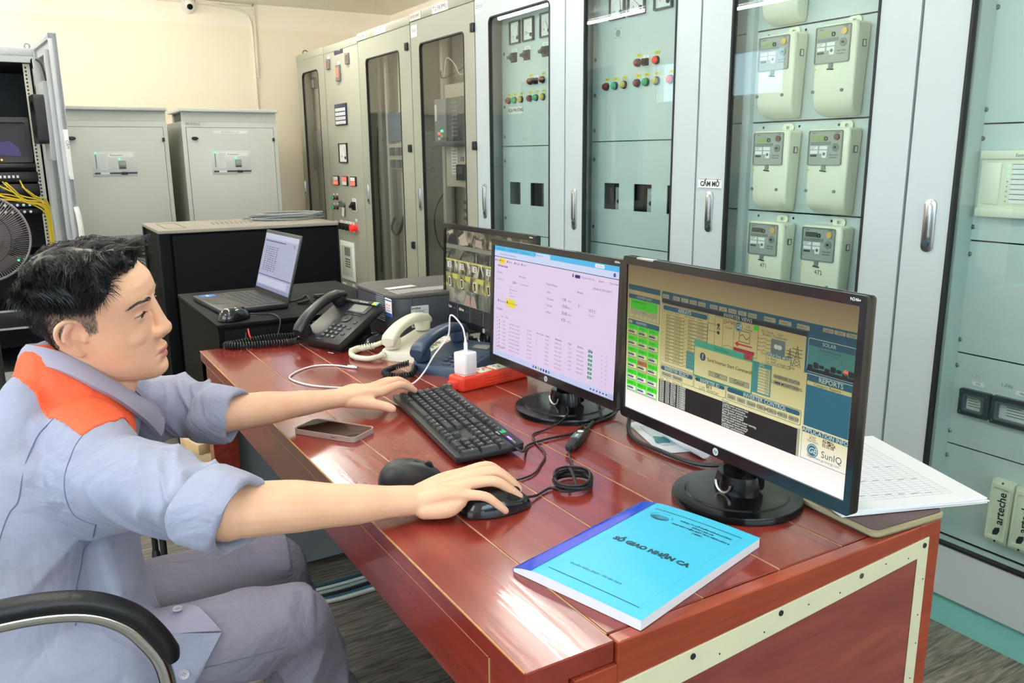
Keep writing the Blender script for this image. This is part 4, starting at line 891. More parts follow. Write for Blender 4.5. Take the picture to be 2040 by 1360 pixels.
b.box(-sw+0.006, sw-0.03, s0+0.015, s0+0.04, 0.0012, 0.0014, screen_mat('laptop_top', '#c6cae0', 0.9), hz); b.box(-sw, sw, s0+0.046, s0+0.049, 0.0012, 0.0014, SLi, hz)
for r_ in range(12):
    for c_ in range(5): b.box(-sw+0.03+c_*0.026, -sw+0.045+c_*0.026+0.004*((r_*c_) % 3), 0.085+r_*0.0075, 0.0875+r_*0.0075, 0.0012, 0.0014, SLi, hz)
b.text('42', 0.018, SLi, hz @ Matrix.Translation((sw-0.03, s1-0.030, 0.0015)), ext=0.0001); b.box(-sw+0.01, 0.05, s1-0.028, s1-0.024, 0.0012, 0.0014, SLi, hz); b.build('screen', lid)
def mouse(name, label, c, ang, m, L=0.105, Wd=0.062, H=0.037, z=0.76, wheel=True):
    """palm shaped mouse: superellipse footprint, humped back"""
    t = thing(name, label, 'mouse', (c[0], c[1], z), rz=ang)
    vs = []; fs = []; nu, nv = 28, 10
    for j in range(nv+1):
        q = j/nv
        for i in range(nu):
            a = 2*math.pi*i/nu; ca, sa = math.cos(a), math.sin(a)
            k = math.cos(q*math.pi/2)**0.55 if q < 1 else 0.0
            xx = L/2*math.copysign(abs(ca)**0.85, ca)*k; yy = Wd/2*math.copysign(abs(sa)**0.85, sa)*k*(1-0.10*math.cos(a))
            hump = H*(math.sin(q*math.pi/2)**0.9)*(1-0.28*(xx/(L/2)+0.15)**2-0.12*(xx/(L/2)))
            vs.append((xx, yy, 0.002+hump))
    for j in range(nv):
        for i in range(nu): fs.append((j*nu+i, j*nu+(i+1) % nu, (j+1)*nu+(i+1) % nu, (j+1)*nu+i))
    fs.append(tuple(range(nu-1, -1, -1)))
    b = MB(); b.add(vs, fs, m); b.build('shell', t, world=False, angle=60)
    zz = lambda q: 0.002+H*(1-0.28*(q/(L/2)+0.15)**2-0.12*(q/(L/2)))
    b = MB(); b.tube([(q, 0, zz(q)*math.sqrt(max(0.05, 1-(q/(L/2))**2*0.55))+0.0004) for q in [L*(0.06+0.05*i) for i in range(5)]], 0.0008, M_ink, 5); b.build('button_seam', t, world=False)
    if wheel: b = MB(); b.cyl((L*0.27, -0.004, H*0.72), (L*0.27, 0.004, H*0.72), 0.009, M_rubber, 16); b.build('wheel', t, world=False)
    return t
M_mouse = mat('mouse_gloss', '#18191d', 0.14, coat=0.4); M_mousem = mat('mouse_matte', '#1e2024', 0.42)
mouse('computer_mouse', 'glossy black mouse beside the laptop on the small black cabinet', (0.545, 2.585), math.radians(25), M_mouse, z=zt+0.0005)
b = MB(); b.tube(smooth_path([(0.595, 2.606, zt+0.010), (0.63, 2.615, zt+0.004), (0.66, 2.60, zt+0.004), (0.665, 2.53, zt+0.004), (0.666, 2.514, zt-0.01), (0.655, 2.510, 0.77), (0.645, 2.511, 0.70)], 6), 0.0022, M_cableblk, 6)
o = b.build('mouse_cable', loc=(0.60, 2.606, zt)); tag(o, 'thin black cable of the laptop mouse hanging over the small black cabinet edge', 'cable')
b = MB(); b.tube(smooth_path([(0.72, 2.80, zt+0.010), (0.76, 2.79, zt+0.004), (0.82, 2.82, zt+0.004), (0.86, 2.88, zt+0.004), (0.84, 2.78, zt+0.004), (0.79, 2.74, zt+0.004), (0.85, 2.70, zt+0.005), (0.93, 2.76, zt+0.004), (0.90, 2.82, zt+0.012), (0.87, 2.77, zt+0.012)], 6), 0.003, M_cableblk, 6)
b.rbox(0.865, 0.905, 2.79, 2.81, zt+0.004, zt+0.018, M_blackpl, 0.003); o = b.build('power_lead', loc=(0.8, 2.8, zt)); tag(o, 'tangled black lead with plug on the small cabinet right of the laptop', 'cable')
b = MB(); b.tube(smooth_path([(0.567, 2.516, 0.80), (0.568, 2.506, 0.78), (0.574, 2.505, 0.76), (0.570, 2.508, 0.70), (0.572, 2.508, 0.6)], 6), 0.0025, M_red, 6); o = b.build('red_wire', loc=(0.567, 2.516, 0.75)); tag(o, 'short red wire coming out of the front of the small black cabinet', 'wire')
b = MB(); b.tube(smooth_path([(0.560, 2.516, 0.79), (0.557, 2.506, 0.77), (0.560, 2.505, 0.75), (0.556, 2.508, 0.70), (0.556, 2.508, 0.6)], 6), 0.0025, M_cableblk, 6); o = b.build('black_wire', loc=(0.56, 2.516, 0.75)); tag(o, 'short black wire next to the red one on the small black cabinet', 'wire')
# ================================================================ DESK
def wood_mat(name, c0, c1, c2, grain=(7, 0.55, 7), rough=0.2, coat=0.35, dist=2.2, nscale=3.2, wear=False):
    """varnished board: stretched noise grain, darker pores, faint scratches in the lacquer"""
    m, nt, p = new_mat(name); N = nt.nodes; L = nt.links
    tc = N.new('ShaderNodeTexCoord'); mp = N.new('ShaderNodeMapping'); mp.inputs['Scale'].default_value = grain; L.new(tc.outputs['Object'], mp.inputs[0])
    n1 = N.new('ShaderNodeTexNoise'); n1.inputs['Scale'].default_value = nscale; n1.inputs['Detail'].default_value = 7; n1.inputs['Distortion'].default_value = dist; L.new(mp.outputs[0], n1.inputs['Vector'])
    r = N.new('ShaderNodeValToRGB'); e = r.color_ramp.elements; e[0].position = 0.30; e[0].color = srgb(c0); e[1].position = 0.72; e[1].color = srgb(c2)
    k = e.new(0.52); k.color = srgb(c1); L.new(n1.outputs['Fac'], r.inputs[0])
    n2 = N.new('ShaderNodeTexNoise'); n2.inputs['Scale'].default_value = 3.0; n2.inputs['Detail'].default_value = 3; L.new(tc.outputs['Object'], n2.inputs['Vector'])
    mx = N.new('ShaderNodeMix'); mx.data_type = 'RGBA'; mx.blend_type = 'OVERLAY'; mx.inputs[0].default_value = 0.18; L.new(r.outputs[0], mx.inputs[6]); L.new(n2.outputs['Fac'], mx.inputs[7])
    col = mx.outputs[2]
    if wear:
        mp3 = N.new('ShaderNodeMapping'); mp3.inputs['Scale'].default_value = (14, 5, 14); L.new(tc.outputs['Object'], mp3.inputs[0])
        n3 = N.new('ShaderNodeTexNoise'); n3.inputs['Scale'].default_value = 4.5; n3.inputs['Detail'].default_value = 9; n3.inputs['Roughness'].default_value = 0.7; L.new(mp3.outputs[0], n3.inputs['Vector'])
        r3 = N.new('ShaderNodeValToRGB'); r3.color_ramp.elements[0].position = 0.66; r3.color_ramp.elements[0].color = (0, 0, 0, 1); r3.color_ramp.elements[1].position = 0.72; r3.color_ramp.elements[1].color = (1, 1, 1, 1); L.new(n3.outputs['Fac'], r3.inputs[0])
        m3 = N.new('ShaderNodeMix'); m3.data_type = 'RGBA'; L.new(r3.outputs[0], m3.inputs[0]); L.new(col, m3.inputs[6]); m3.inputs[7].default_value = srgb('#b58a5a'); col = m3.outputs[2]
    L.new(col, p.inputs['Base Color'])
    p.inputs['Roughness'].default_value = rough; p.inputs['Coat Weight'].default_value = coat; p.inputs['Coat Roughness'].default_value = 0.07; p.inputs['Specular IOR Level'].default_value = 0.5
    nb = N.new('ShaderNodeTexNoise'); nb.inputs['Scale'].default_value = 5; nb.inputs['Detail'].default_value = 3; L.new(mp.outputs[0], nb.inputs['Vector'])
    b = N.new('ShaderNodeBump'); b.inputs['Strength'].default_value = 0.05; b.inputs['Distance'].default_value = 0.01; L.new(nb.outputs['Fac'], b.inputs['Height']); L.new(b.outputs[0], p.inputs['Normal']); L.new(b.outputs[0], p.inputs['Coat Normal'])
    return m
M_top = wood_mat('desk_varnish_red', '#75261f', '#802c24', '#8c372b', dist=1.2, nscale=2.4)
M_side = wood_mat('desk_varnish_brown', '#75251c', '#842d21', '#93392a', rough=0.22, dist=1.2)
M_end = wood_mat('desk_varnish_orange', '#8c3622', '#983d25', '#a3472c', grain=(0.8, 7, 7), rough=0.22)
M_lam = wood_mat('laminate_red', '#753430', '#864039', '#964d43', grain=(1.6, 8, 9), rough=0.34, coat=0.1, dist=1.2, nscale=2.6)
M_edge = mat('worn_edge_tan', '#b08455', 0.5, var=0.35, scale=70)
M_seam = mat('seam_filler', '#b39068', 0.6, var=0.35, scale=55)
M_tape = mat('cream_edging', '#d6d6b8', 0.4, var=0.05, scale=20)
DX0, DX1, DY0, DY1, DZ = 0.415, 1.152, 0.672, 2.472, 0.76
t = thing('desk', 'red varnished plank desk carrying the monitors and keyboard, with cream edging on its near end', 'desk', ((DX0+DX1)/2, (DY0+DY1)/2, 0))
seams = [DX0, 0.537, 0.690, 0.830, 0.958, DX1]; ends = [0.673, 0.6895, 0.6905, 0.6895, 0.6905]
for i in range(5):
    b = MB(); b.rbox(seams[i]+0.0006, (seams[i+1] if i < 4 else DX1-0.041)-0.0006, ends[i], DY1, DZ-0.028, DZ, M_top, 0.0016, 1); b.build('top_plank', t)
b = MB()
for s_ in seams[1:-1]: b.box(s_-0.0011, s_+0.0011, DY0+0.018, DY1-0.002, DZ-0.02, DZ-0.0005, M_seam)
b.box(DX0-0.0004, DX0+0.0020, DY0+0.004, DY1, DZ-0.0016, DZ-0.0001, M_edge); b.build('seam_filler', t)
# long front rail, cut with a fine line where the leg frame begins
b = MB(); b.rbox(DX0+0.003, DX0+0.027, 0.760, DY1-0.002, 0.640, DZ-0.0285, M_side, 0.0012, 1); b.build('front_rail', t)
b = MB(); b.rbox(DX0+0.003, DX0+0.060, DY0+0.004, 0.7575, 0.0, DZ-0.0285, M_side, 0.0012, 1); b.build('leg', t)
b = MB(); b.rbox(DX0+0.003, DX0+0.075, DY1-0.060, DY1-0.002, 0.0, DZ-0.0285, M_side, 0.0012, 1); b.build('leg', t)
b = MB(); b.box(DX0+0.0020, DX0+0.0036, 0.7575, 0.7600, 0.64, DZ-0.03, M_edge); b.box(DX0+0.0022, DX0+0.0034, 0.762, 2.46, DZ-0.0300, DZ-0.0286, M_edge); b.build('worn_joint', t)
b = MB(); b.rbox(DX1-0.040, DX1+0.012, DY0-0.004, DY0+0.05, 0.0, DZ-0.0005, M_end, 0.0015, 1); b.build('leg', t)
b = MB(); b.rbox(DX1-0.050, DX1, DY1-0.05, DY1-0.002, 0.0, DZ-0.0285, M_side, 0.0015, 1); b.build('leg', t)
b = MB(); b.rbox(DX0+0.062, 0.5375, DY0-0.004, DY0+0.016, 0.640, DZ-0.0287, M_end, 0.0012, 1); b.rbox(0.5378, DX1-0.0405, DY0-0.004, DY0+0.0165, 0.640, DZ-0.0004, M_end, 0.0016, 1); b.build('end_rail', t)
b = MB(); b.rbox(DX1-0.0405, DX1, DY0+0.051, DY1, DZ-0.028, DZ, M_top, 0.0016, 1); b.build('top_plank', t)
b = MB(); b.rbox(DX1-0.027, DX1-0.003, DY0+0.05, DY1-0.052, 0.640, DZ-0.0285, M_side, 0.0012, 1); b.build('back_rail', t)
b = MB(); b.box(DX0+0.062, DX1-0.0405, DY0+0.004, DY0+0.014, 0.04, 0.640, M_lam); b.prism([(0.50, 0.04), (1.107, 0.04), (1.107, 0.709), (0.50, 0.661)], 0, 0.003, M_lam, frameM((0, DY0-0.003, 0), (1, 0, 0), (0, 0, 1))); b.build('end_panel', t)
b = MB(); ye = DY0-0.006
def poly_xz(mb, P, m, y0=None, th=0.004):
    mb.prism(P, 0, th, m, frameM((0, (y0 if y0 is not None else ye)+0.004, 0), (1, 0, 0), (0, 0, 1)), r=0.0006, seg=1)
poly_xz(b, [(0.52, 0.6615), (1.105, 0.7075), (1.105, 0.04), (1.1335, 0.04), (1.1335, 0.738), (0.52, 0.7050)], M_tape); b.build('edging_strip', t)
for xx, zz in ((1.122, 0.727), (0.975, 0.719), (0.81, 0.7125), (0.654, 0.7025)):
    b = MB(); b.cyl((xx, ye-0.0012, zz), (xx, ye+0.001, zz), 0.0042, M_ink if xx != 0.975 else M_steel, 12); b.build('screw', t)
b = MB()
for xx, zz in ((1.084, 0.716), (1.03, 0.722), (0.93, 0.706), (0.865, 0.708), (0.78, 0.694), (0.70, 0.69), (1.127, 0.67), (1.124, 0.61), (1.127, 0.56), (1.122, 0.50)): b.cyl((xx, ye-0.0006, zz), (xx, ye+0.001, zz), 0.0012, M_ink, 8)
b.build('nail_heads', t)
# modesty panel seen from above, far side under the top
b = MB(); b.box(1.05, 1.062, DY0+0.06, DY1-0.06, 0.16, 0.70, mat('grey_board', '#7e8589', 0.5)); b.build('modesty_panel', t)
b = MB(); b.box(DX0+0.076, DX1-0.052, DY1-0.034, DY1-0.018, 0.03, DZ-0.03, mat('grey_board', '#7e8589', 0.5)); b.build('far_end_panel', t)
M_pine = mat('raw_timber', '#c7ab80', 0.6, var=0.15, stretch=(4, 30, 30))
for k, (cx_, cy_, cz_, a_) in enumerate(((0.405, 2.60, 0.397, 12), (0.400, 2.62, 0.430, -18))):
    b = MB(); b.rbox(-0.06, 0.06, -0.02, 0.02, -0.016, 0.016, M_pine, 0.002); o = b.build('timber_offcut', loc=(0, 0, 0)); o.location = (cx_, cy_, cz_); o.rotation_euler = (0, 0, math.radians(a_-55))
    tag(o, ('lower', 'upper')[k]+' of two raw timber offcuts on the black trolley left of the red desk leg', 'timber')
t = thing('trolley', 'small black metal trolley beyond the man\'s left elbow', 'trolley', (0.35, 2.63, 0))
b = MB(); b.rbox(0.25, 0.45, 2.50, 2.76, 0.345, 0.380, M_blackpl, 0.004); b.build('deck', t)
for xx in (0.265, 0.435):
    for yy in (2.515, 2.745): b = MB(); b.cyl((xx, yy, 0.03), (xx, yy, 0.345), 0.010, M_blackpl, 10); b.sphere((xx, yy, 0.03), 0.028, M_rubber, 12, 8, (0.5, 1, 1)); b.build('leg', t)
# cable bundle on the floor behind the man's legs
bund = [((0.50+0.01*k, 2.35-0.022*k, 0.012+0.008*(k % 3)), k) for k in range(7)]
for k in range(6):
    cc = ('#2b4f5c', '#c9cdcd', '#9fb5b0', '#1b1c1e', '#3b6b7a', '#dfe2e0')[k]
    y_ = 2.30-0.020*k; b = MB(); b.tube(smooth_path([(0.30, y_+0.06*math.sin(k), 0.008), (0.52, y_+0.02, 0.009), (0.70, y_+0.005*math.cos(k), 0.009), (0.90, y_, 0.009), (1.12, y_-0.05, 0.009)], 6), 0.007, mat('floor_cable_%s' % cc[1:], cc, 0.5), 6)
    tag(b.build('floor_cable', loc=(0.7, y_, 0.0)), ('dark teal', 'pale grey', 'sage grey', 'black', 'blue grey', 'white')[k]+' cable lying in the bundle on the floor under the desk', 'cable', 'cables in the bundle under the desk')
b = MB(); b.tube(smooth_path([(0.47, 1.47, 0.70), (0.465, 1.49, 0.64), (0.445, 1.60, 0.575), (0.41, 1.74, 0.50), (0.40, 1.95, 0.30), (0.42, 2.15, 0.05), (0.46, 2.25, 0.008), (0.54, 2.28, 0.008)], 8), 0.0035, M_cableblk, 6); tag(b.build('hanging_cable', loc=(0.47, 1.47, 0.70)), 'thin black cable hanging from under the desk top behind the man\'s knee', 'cable')
# ================================================================ MONITORS
M_mon = mat('monitor_black', '#141519', 0.24, var=0.08, coat=0.3); M_monb = mat('monitor_gloss', '#08090b', 0.2, var=0.08, spec=0.3, coat=0.08, coatr=0.1)
Zm = 0.76
class Screen:
    """places flat marks on a display of width w, height h: origin lower left, units metres"""
    def __init__(s, M, w, h, name): s.M = M @ Matrix.Translation((-w/2, 0, 0)); s.w = w; s.h = h; s.b = MB(); s.l = 0
    def rect(s, u0, u1, v0, v1, m, layer=0):      # u,v as fractions
        z = 0.00015*(layer+1); s.b.add([(u0*s.w, v0*s.h, z), (u1*s.w, v0*s.h, z), (u1*s.w, v1*s.h, z), (u0*s.w, v1*s.h, z)], [(0, 1, 2, 3)], m, s.M)
    def poly(s, P, m, layer=1):
        z = 0.00015*(layer+1); s.b.add([(p[0]*s.w, p[1]*s.h, z) for p in P], [tuple(range(len(P)))], m, s.M)
    def rr(s, u0, u1, v0, v1, r, m, layer=1, n=3):
        z = 0.00015*(layer+1); P = rrect(u0*s.w, u1*s.w, v0*s.h, v1*s.h, r, n); s.b.add([(p[0], p[1], z) for p in P], [tuple(range(len(P)))], m, s.M)
    def text(s, txt, u, v, size, m, layer=3, ax='LEFT', shear=0.0, bold=0.0):
        s.b.text(txt, size, m, s.M @ Matrix.Translation((u*s.w, v*s.h, 0.00015*(layer+1))), ax, 'CENTER', 0.0, shear=shear, bold=bold)
    def line(s, P, wd, m, layer=2):
        for a, c in zip(P[:-1], P[1:]):
            a = V(a[0]*s.w, a[1]*s.h); c = V(c[0]*s.w, c[1]*s.h); d = (c-a); n = V(-d.y, d.x).normalized()*wd/2 if d.length > 0 else V(0, wd)
            z = 0.00015*(layer+1); s.b.add([(a.x+n.x, a.y+n.y, z), (a.x-n.x, a.y-n.y, z), (c.x-n.x, c.y-n.y, z), (c.x+n.x, c.y+n.y, z)], [(0, 1, 2, 3)], m, s.M)
def monitor(label, x, y, zb, yaw, tilt, w, h, bx, by, br, bezel=(0.011, 0.011, 0.014, 0.019), thick=0.019, base=True):
    n = Vector((math.cos(yaw), math.sin(yaw), 0)); right = Vector((0, 0, 1)).cross(n); up = Vector((0, 0, 1))*math.cos(tilt)-n*math.sin(tilt)
    t = thing('computer_monitor', label, 'monitor', (bx, by, Zm))
    Mf = frameM((x, y, zb), right, up)           # z = towards the viewer
    b = MB(); l, r, tp, bt = bezel
    n5 = 4; A = rrect(-w/2, w/2, 0, h, 0.006, n5); Bq = rrect(-w/2+l, w/2-r, bt, h-tp, 0.0012, n5)
    b.ring(A, Bq, -thick*0.6, 0, M_mon, Mf); b.prism(A, -thick, -0.004, M_mon, Mf, r=0.003); b.build('bezel', t)
    b = MB(); b.rbox(-w*0.33, w*0.33, h*0.10, h*0.72, -thick-0.022, -thick+0.001, M_mon, 0.010, M=Mf); b.build('rear_housing', t)
    sc_ = Screen(Mf @ Matrix.Translation(((l-r)/2, bt, -0.0035)), w-l-r, h-tp-bt, 'display')
    b = MB(); M = Matrix.Translation((bx, by, Zm+0.0005))
    b.lathe([(br, 0), (br, 0.006), (br*0.985, 0.011), (br*0.80, 0.0125), (br*0.78, 0.0150), (br*0.60, 0.0165), (0.0001, 0.017)], M_monb, 64, M); b.build('foot', t)
    b = MB(); prof = [(0.040, 0.014), (0.037, 0.03), (0.030, 0.045)]
    Mn = Matrix.Translation((bx, by, Zm)) @ Matrix.Rotation(yaw, 4, 'Z')
    b.lathe([(0.042, 0.014), (0.040, 0.030), (0.036, 0.046), (0.0001, 0.047)], M_monb, 32, Mn, sx=0.75)
    top = zb+h*0.42-Zm
    b.rbox(-0.030, 0.004, -0.033, 0.033, 0.02, top, M_monb, 0.006, M=Mn, taper=None)
    b.tube([Mn @ V(0.031, 0.017*math.cos(a), 0.034+0.016*math.sin(a)) for a in [math.pi*(1+k/10) for k in range(11)]], 0.0022, M_chrome, 8)
    b.build('stand_neck', t)
    lg = MB(); lg.cyl(Mf @ V(0, bt*0.5, 0), Mf @ V(0, bt*0.5, 0.0004), 0.0062, mat('logo_silver', '#c4c8cc', 0.3), 24); lg.text('hp', 0.0085, M_ink, Mf @ Matrix.Translation((0, bt*0.5+0.0005, 0.0005)), ext=0.0001, shear=0.25); lg.build('logo_badge', t)
    ml = MB(); ml.text('N246v', 0.006, M_label, Mf @ Matrix.Translation((w/2-0.018, h-tp*0.45, 0.0003)), 'CENTER', 'CENTER', 0.0001); ml.build('model_mark', t)
    return t, sc_, Mf
E_ = lambda n, c, s=1.0: screen_mat('px_'+n, c, s)
# ---- monitor B (middle): web page on lilac white
t1, s, Mf1 = monitor('black monitor in the middle showing a pale lilac web page with a blue tab bar', 0.965, 1.4733, 0.8153, math.radians(-179.62), math.radians(2.1), 0.500, 0.2985, 0.990, 1.432, 0.112)
lil = E_('lilac', '#e0cdea', 1.0); s.rect(0, 1, 0, 1, lil, 0)
s.rect(0, 1, 0, 0.045, E_('taskbar', '#c4cdf0', 1.0), 1)
s.rect(0, 1, 0.956, 1, E_('tabblue', '#4db8e8', 1.0), 1); s.rect(0, 1, 0.905, 0.955, E_('urlbar', '#c9d6f4', 1.0), 1); s.rect(0, 1, 0.900, 0.905, E_('navyline', '#2c2a66', 0.8), 1)
s.rect(0.375, 0.495, 0.957, 0.992, E_('tabactive', '#c9dcf4', 1.0), 2); s.rr(0.83, 0.895, 0.962, 0.990, 0.003, E_('pillwhite', '#f4f0fa', 1.0), 2)
inkp = E_('inkp', '#575168', 0.7); grp = E_('greyp', '#8c84a0', 0.8); dk = E_('darkp', '#25203a', 0.6)
for u in (0.02, 0.14, 0.25, 0.37): s.text('Production mo..', u, 0.975, 0.0055, E_('tabink', '#215a80', 0.8), 3)
s.text('Ask Gemini', 0.84, 0.976, 0.005, inkp, 3)
s.text('dashboard.elum.energy/plants', 0.055, 0.93, 0.006, grp, 3); s.rr(0.955, 0.972, 0.915, 0.945, 0.003, E_('purple', '#6b46a8', 0.8), 2)
for k, (u, w_) in enumerate(((0.01, 'Home'), (0.055, 'Plant'), (0.12, 'Alarms'), (0.19, 'Reports'), (0.255, 'Users'))):
    if k == 1: s.rect(0.047, 0.103, 0.845, 0.895, E_('yellow', '#e8dc2a', 1.0), 2)
    s.rect(u, u+0.006, 0.862, 0.880, dk, 3); s.text(w_, u+0.012, 0.870, 0.006, inkp, 3)
s.text('Vinh Hao 6 Solar', 0.035, 0.825, 0.0065, dk, 3, bold=0.0002)
s.rr(0.69, 0.73, 0.852, 0.878, 0.003, E_('violet', '#3c2a78', 0.8), 2); s.rect(0.672, 0.680, 0.855, 0.880, dk, 2); s.text('SOLAR FARM VH', 0.737, 0.865, 0.006, grp, 3); s.text('Search', 0.86, 0.865, 0.0065, inkp, 3); s.text('User notes', 0.935, 0.865, 0.006, inkp, 3); s.text('2024-09-25 10:53 GMT+7', 0.82, 0.80, 0.006, inkp, 3)
s.text('Plant info', 0.03, 0.765, 0.006, inkp, 3); s.text('Plant Status', 0.235, 0.765, 0.006, inkp, 3); s.text('Produced Energy', 0.47, 0.755, 0.006, inkp, 3); s.text('Weather', 0.71, 0.745, 0.006, inkp, 3)
s.text('Active Power', 0.035, 0.705, 0.005, grp, 3); s.text('0.00', 0.175, 0.700, 0.0085, dk, 3); s.text('kW', 0.205, 0.700, 0.006, grp, 3); s.text('! 0 unresolved', 0.245, 0.70, 0.006, grp, 3)
s.text('Losses', 0.035, 0.625, 0.005, grp, 3)
for k in range(4): s.text(('Total', 'Planned Alarm', 'Fault', 'off season')[k], 0.150, 0.66-0.028*k, 0.0055, grp, 3)
for k, (a_, b_) in enumerate((('Today', '1.00'), ('This Month', '15.00'), ('This Year', '35.00'), ('Lifetime', '4.53'))):
    s.text(a_, 0.475, 0.690-0.055*k, 0.006, inkp, 3); s.text(b_, 0.60, 0.660-0.055*k, 0.009, dk, 3); s.text('MWh', 0.645, 0.655-0.055*k, 0.0055, grp, 3)
s.text('35.5 C', 0.80, 0.625, 0.0085, inkp, 3); s.text('Cloudy', 0.80, 0.590, 0.0055, grp, 3); s.line([(0.725, 0.665), (0.725, 0.635), (0.733, 0.643), (0.738, 0.635)], 0.0007, dk, 3)
s.rect(0.12, 0.205, 0.475, 0.545, E_('yellow', '#e8dc2a', 1.0), 2); s.rect(0.128, 0.135, 0.50, 0.525, dk, 3); s.text('Device Information', 0.140, 0.510, 0.0055, inkp, 3)
s.rect(0.042, 0.048, 0.50, 0.522, dk, 3); s.text('Plant Information', 0.053, 0.508, 0.0055, inkp, 3); s.text('Dataloggers', 0.03, 0.435, 0.006, dk, 3)
for k, (u, w_) in enumerate(((0.075, 'Type'), (0.115, 'Model'), (0.40, 'Serial Number'), (0.485, 'Status'), (0.555, 'Last activity'), (0.66, 'Rate'), (0.73, 'Output'), (0.81, 'Valid'))): s.text(w_, u, 0.372-0.02*(u > .3)-0.03*(u > .3), 0.0052, inkp, 3)
for k in range(8):
    v = 0.345-0.034*k
    s.rect(0.035, 0.039, v+0.0, v+0.012, dk if k == 0 else grp, 3)
    s.rect(0.055, 0.060, v-0.02, v-0.006, inkp, 3); s.text('VH-%02d' % (k+1), 0.09, v-0.015, 0.0055, grp, 3); s.text('INV-7650-2 LVS 00%d' % (k+2), 0.155, v-0.022, 0.0055, grp, 3)
    s.text('%d.%d kW' % (60+k, k), 0.32, v-0.025, 0.0055, grp, 3); s.text('0', 0.40, v-0.022, 0.005, grp, 3); s.text('Online', 0.475, v-0.022, 0.0055, grp, 3); s.text('09/25 10:5%d' % k, 0.555, v-0.024, 0.0055, grp, 3)
    if k < 7: s.text('15.0%d' % k, 0.66, v-0.030, 0.0055, grp, 3); s.text('450.9 kWh', 0.725, v-0.030, 0.0055, grp, 3); s.rect(0.808, 0.838, v-0.045, v-0.025, E_('okgreen', '#2f9a6a', 0.9), 2); s.text('OK', 0.815, v-0.035, 0.005, lil, 3); s.line([(0.90, v-0.04), (0.91, v-0.03)], 0.0007, grp, 3); s.line([(0.93, v-0.045), (0.94, v-0.03)], 0.0007, grp, 3)
s.text('About Footprints', 0.03, 0.085, 0.0055, dk, 3); s.text('Terms', 0.03, 0.060, 0.005, grp, 3)
for k, c in enumerate(('#2f6fd0', '#5a5a70', '#d0a030', '#4070a0', '#5a2a6a', '#1d2a50', '#3a8ad0')): s.rr(0.375+0.022*k, 0.388+0.022*k, 0.012, 0.034, 0.001, E_('ic%d' % k, c, 0.9), 2)
for k in range(6): s.rect(0.83+0.022*k, 0.840+0.022*k, 0.016, 0.028, inkp, 2)
s.text('10:53 AM', 0.955, 0.030, 0.004, inkp, 3); s.text('9/25/2024', 0.955, 0.014, 0.004, inkp, 3)
s.b.build('display', t1, smooth=False)
# ---- monitor A (nearest): plant control screen
t2, s, Mf2 = monitor('black monitor nearest the camera showing the yellowish inverter control screen', 0.915, 0.9018, 0.8346, math.radians(-182.4), 0.0, 0.5157, 0.2979, 0.953, 0.888, 0.104)
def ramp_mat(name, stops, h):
    """off-axis fade and glare painted into the emission, lighter towards the foot"""
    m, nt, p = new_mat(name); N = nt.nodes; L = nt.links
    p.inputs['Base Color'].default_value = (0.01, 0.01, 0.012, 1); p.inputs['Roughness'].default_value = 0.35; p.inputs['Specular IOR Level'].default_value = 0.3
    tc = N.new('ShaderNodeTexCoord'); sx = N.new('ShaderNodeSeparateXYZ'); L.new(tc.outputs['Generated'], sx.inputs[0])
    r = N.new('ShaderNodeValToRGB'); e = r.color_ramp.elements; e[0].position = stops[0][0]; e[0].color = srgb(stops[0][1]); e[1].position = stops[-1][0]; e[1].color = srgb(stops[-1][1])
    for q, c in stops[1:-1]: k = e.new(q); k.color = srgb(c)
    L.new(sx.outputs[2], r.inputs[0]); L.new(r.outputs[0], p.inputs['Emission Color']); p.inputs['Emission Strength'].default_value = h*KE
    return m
pv = ramp_mat('px_pale', [(0.0, '#ffffff'), (0.14, '#fbf4ea'), (0.30, '#e0d9a2'), (0.52, '#b3ab70'), (0.80, '#8d8052'), (1.0, '#6b563e')], 1.0)  # page background with viewing-angle fade and glare painted into its colours
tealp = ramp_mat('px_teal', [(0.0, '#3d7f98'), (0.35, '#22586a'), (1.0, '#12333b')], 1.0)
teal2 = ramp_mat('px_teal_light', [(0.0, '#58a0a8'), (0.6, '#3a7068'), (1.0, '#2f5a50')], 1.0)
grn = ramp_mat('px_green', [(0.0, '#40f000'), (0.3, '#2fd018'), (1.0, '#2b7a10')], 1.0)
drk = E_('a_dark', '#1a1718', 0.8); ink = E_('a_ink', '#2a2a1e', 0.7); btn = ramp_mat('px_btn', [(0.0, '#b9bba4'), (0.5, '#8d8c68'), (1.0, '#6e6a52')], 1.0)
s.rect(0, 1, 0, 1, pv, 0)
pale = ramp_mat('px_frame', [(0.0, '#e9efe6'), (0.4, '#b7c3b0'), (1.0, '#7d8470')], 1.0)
def framed(u0, u1, v0, v1, L, r=0.0025):       # teal rounded frame with a pale field
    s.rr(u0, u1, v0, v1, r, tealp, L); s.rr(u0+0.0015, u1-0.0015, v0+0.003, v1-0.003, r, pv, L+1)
def head(u0, u1, v0, v1, txt, L, size, u=None):
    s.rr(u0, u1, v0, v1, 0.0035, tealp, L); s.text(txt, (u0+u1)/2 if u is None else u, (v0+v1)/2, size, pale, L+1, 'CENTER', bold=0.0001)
redish = E_('a_orange', '#a8703a', 0.9)
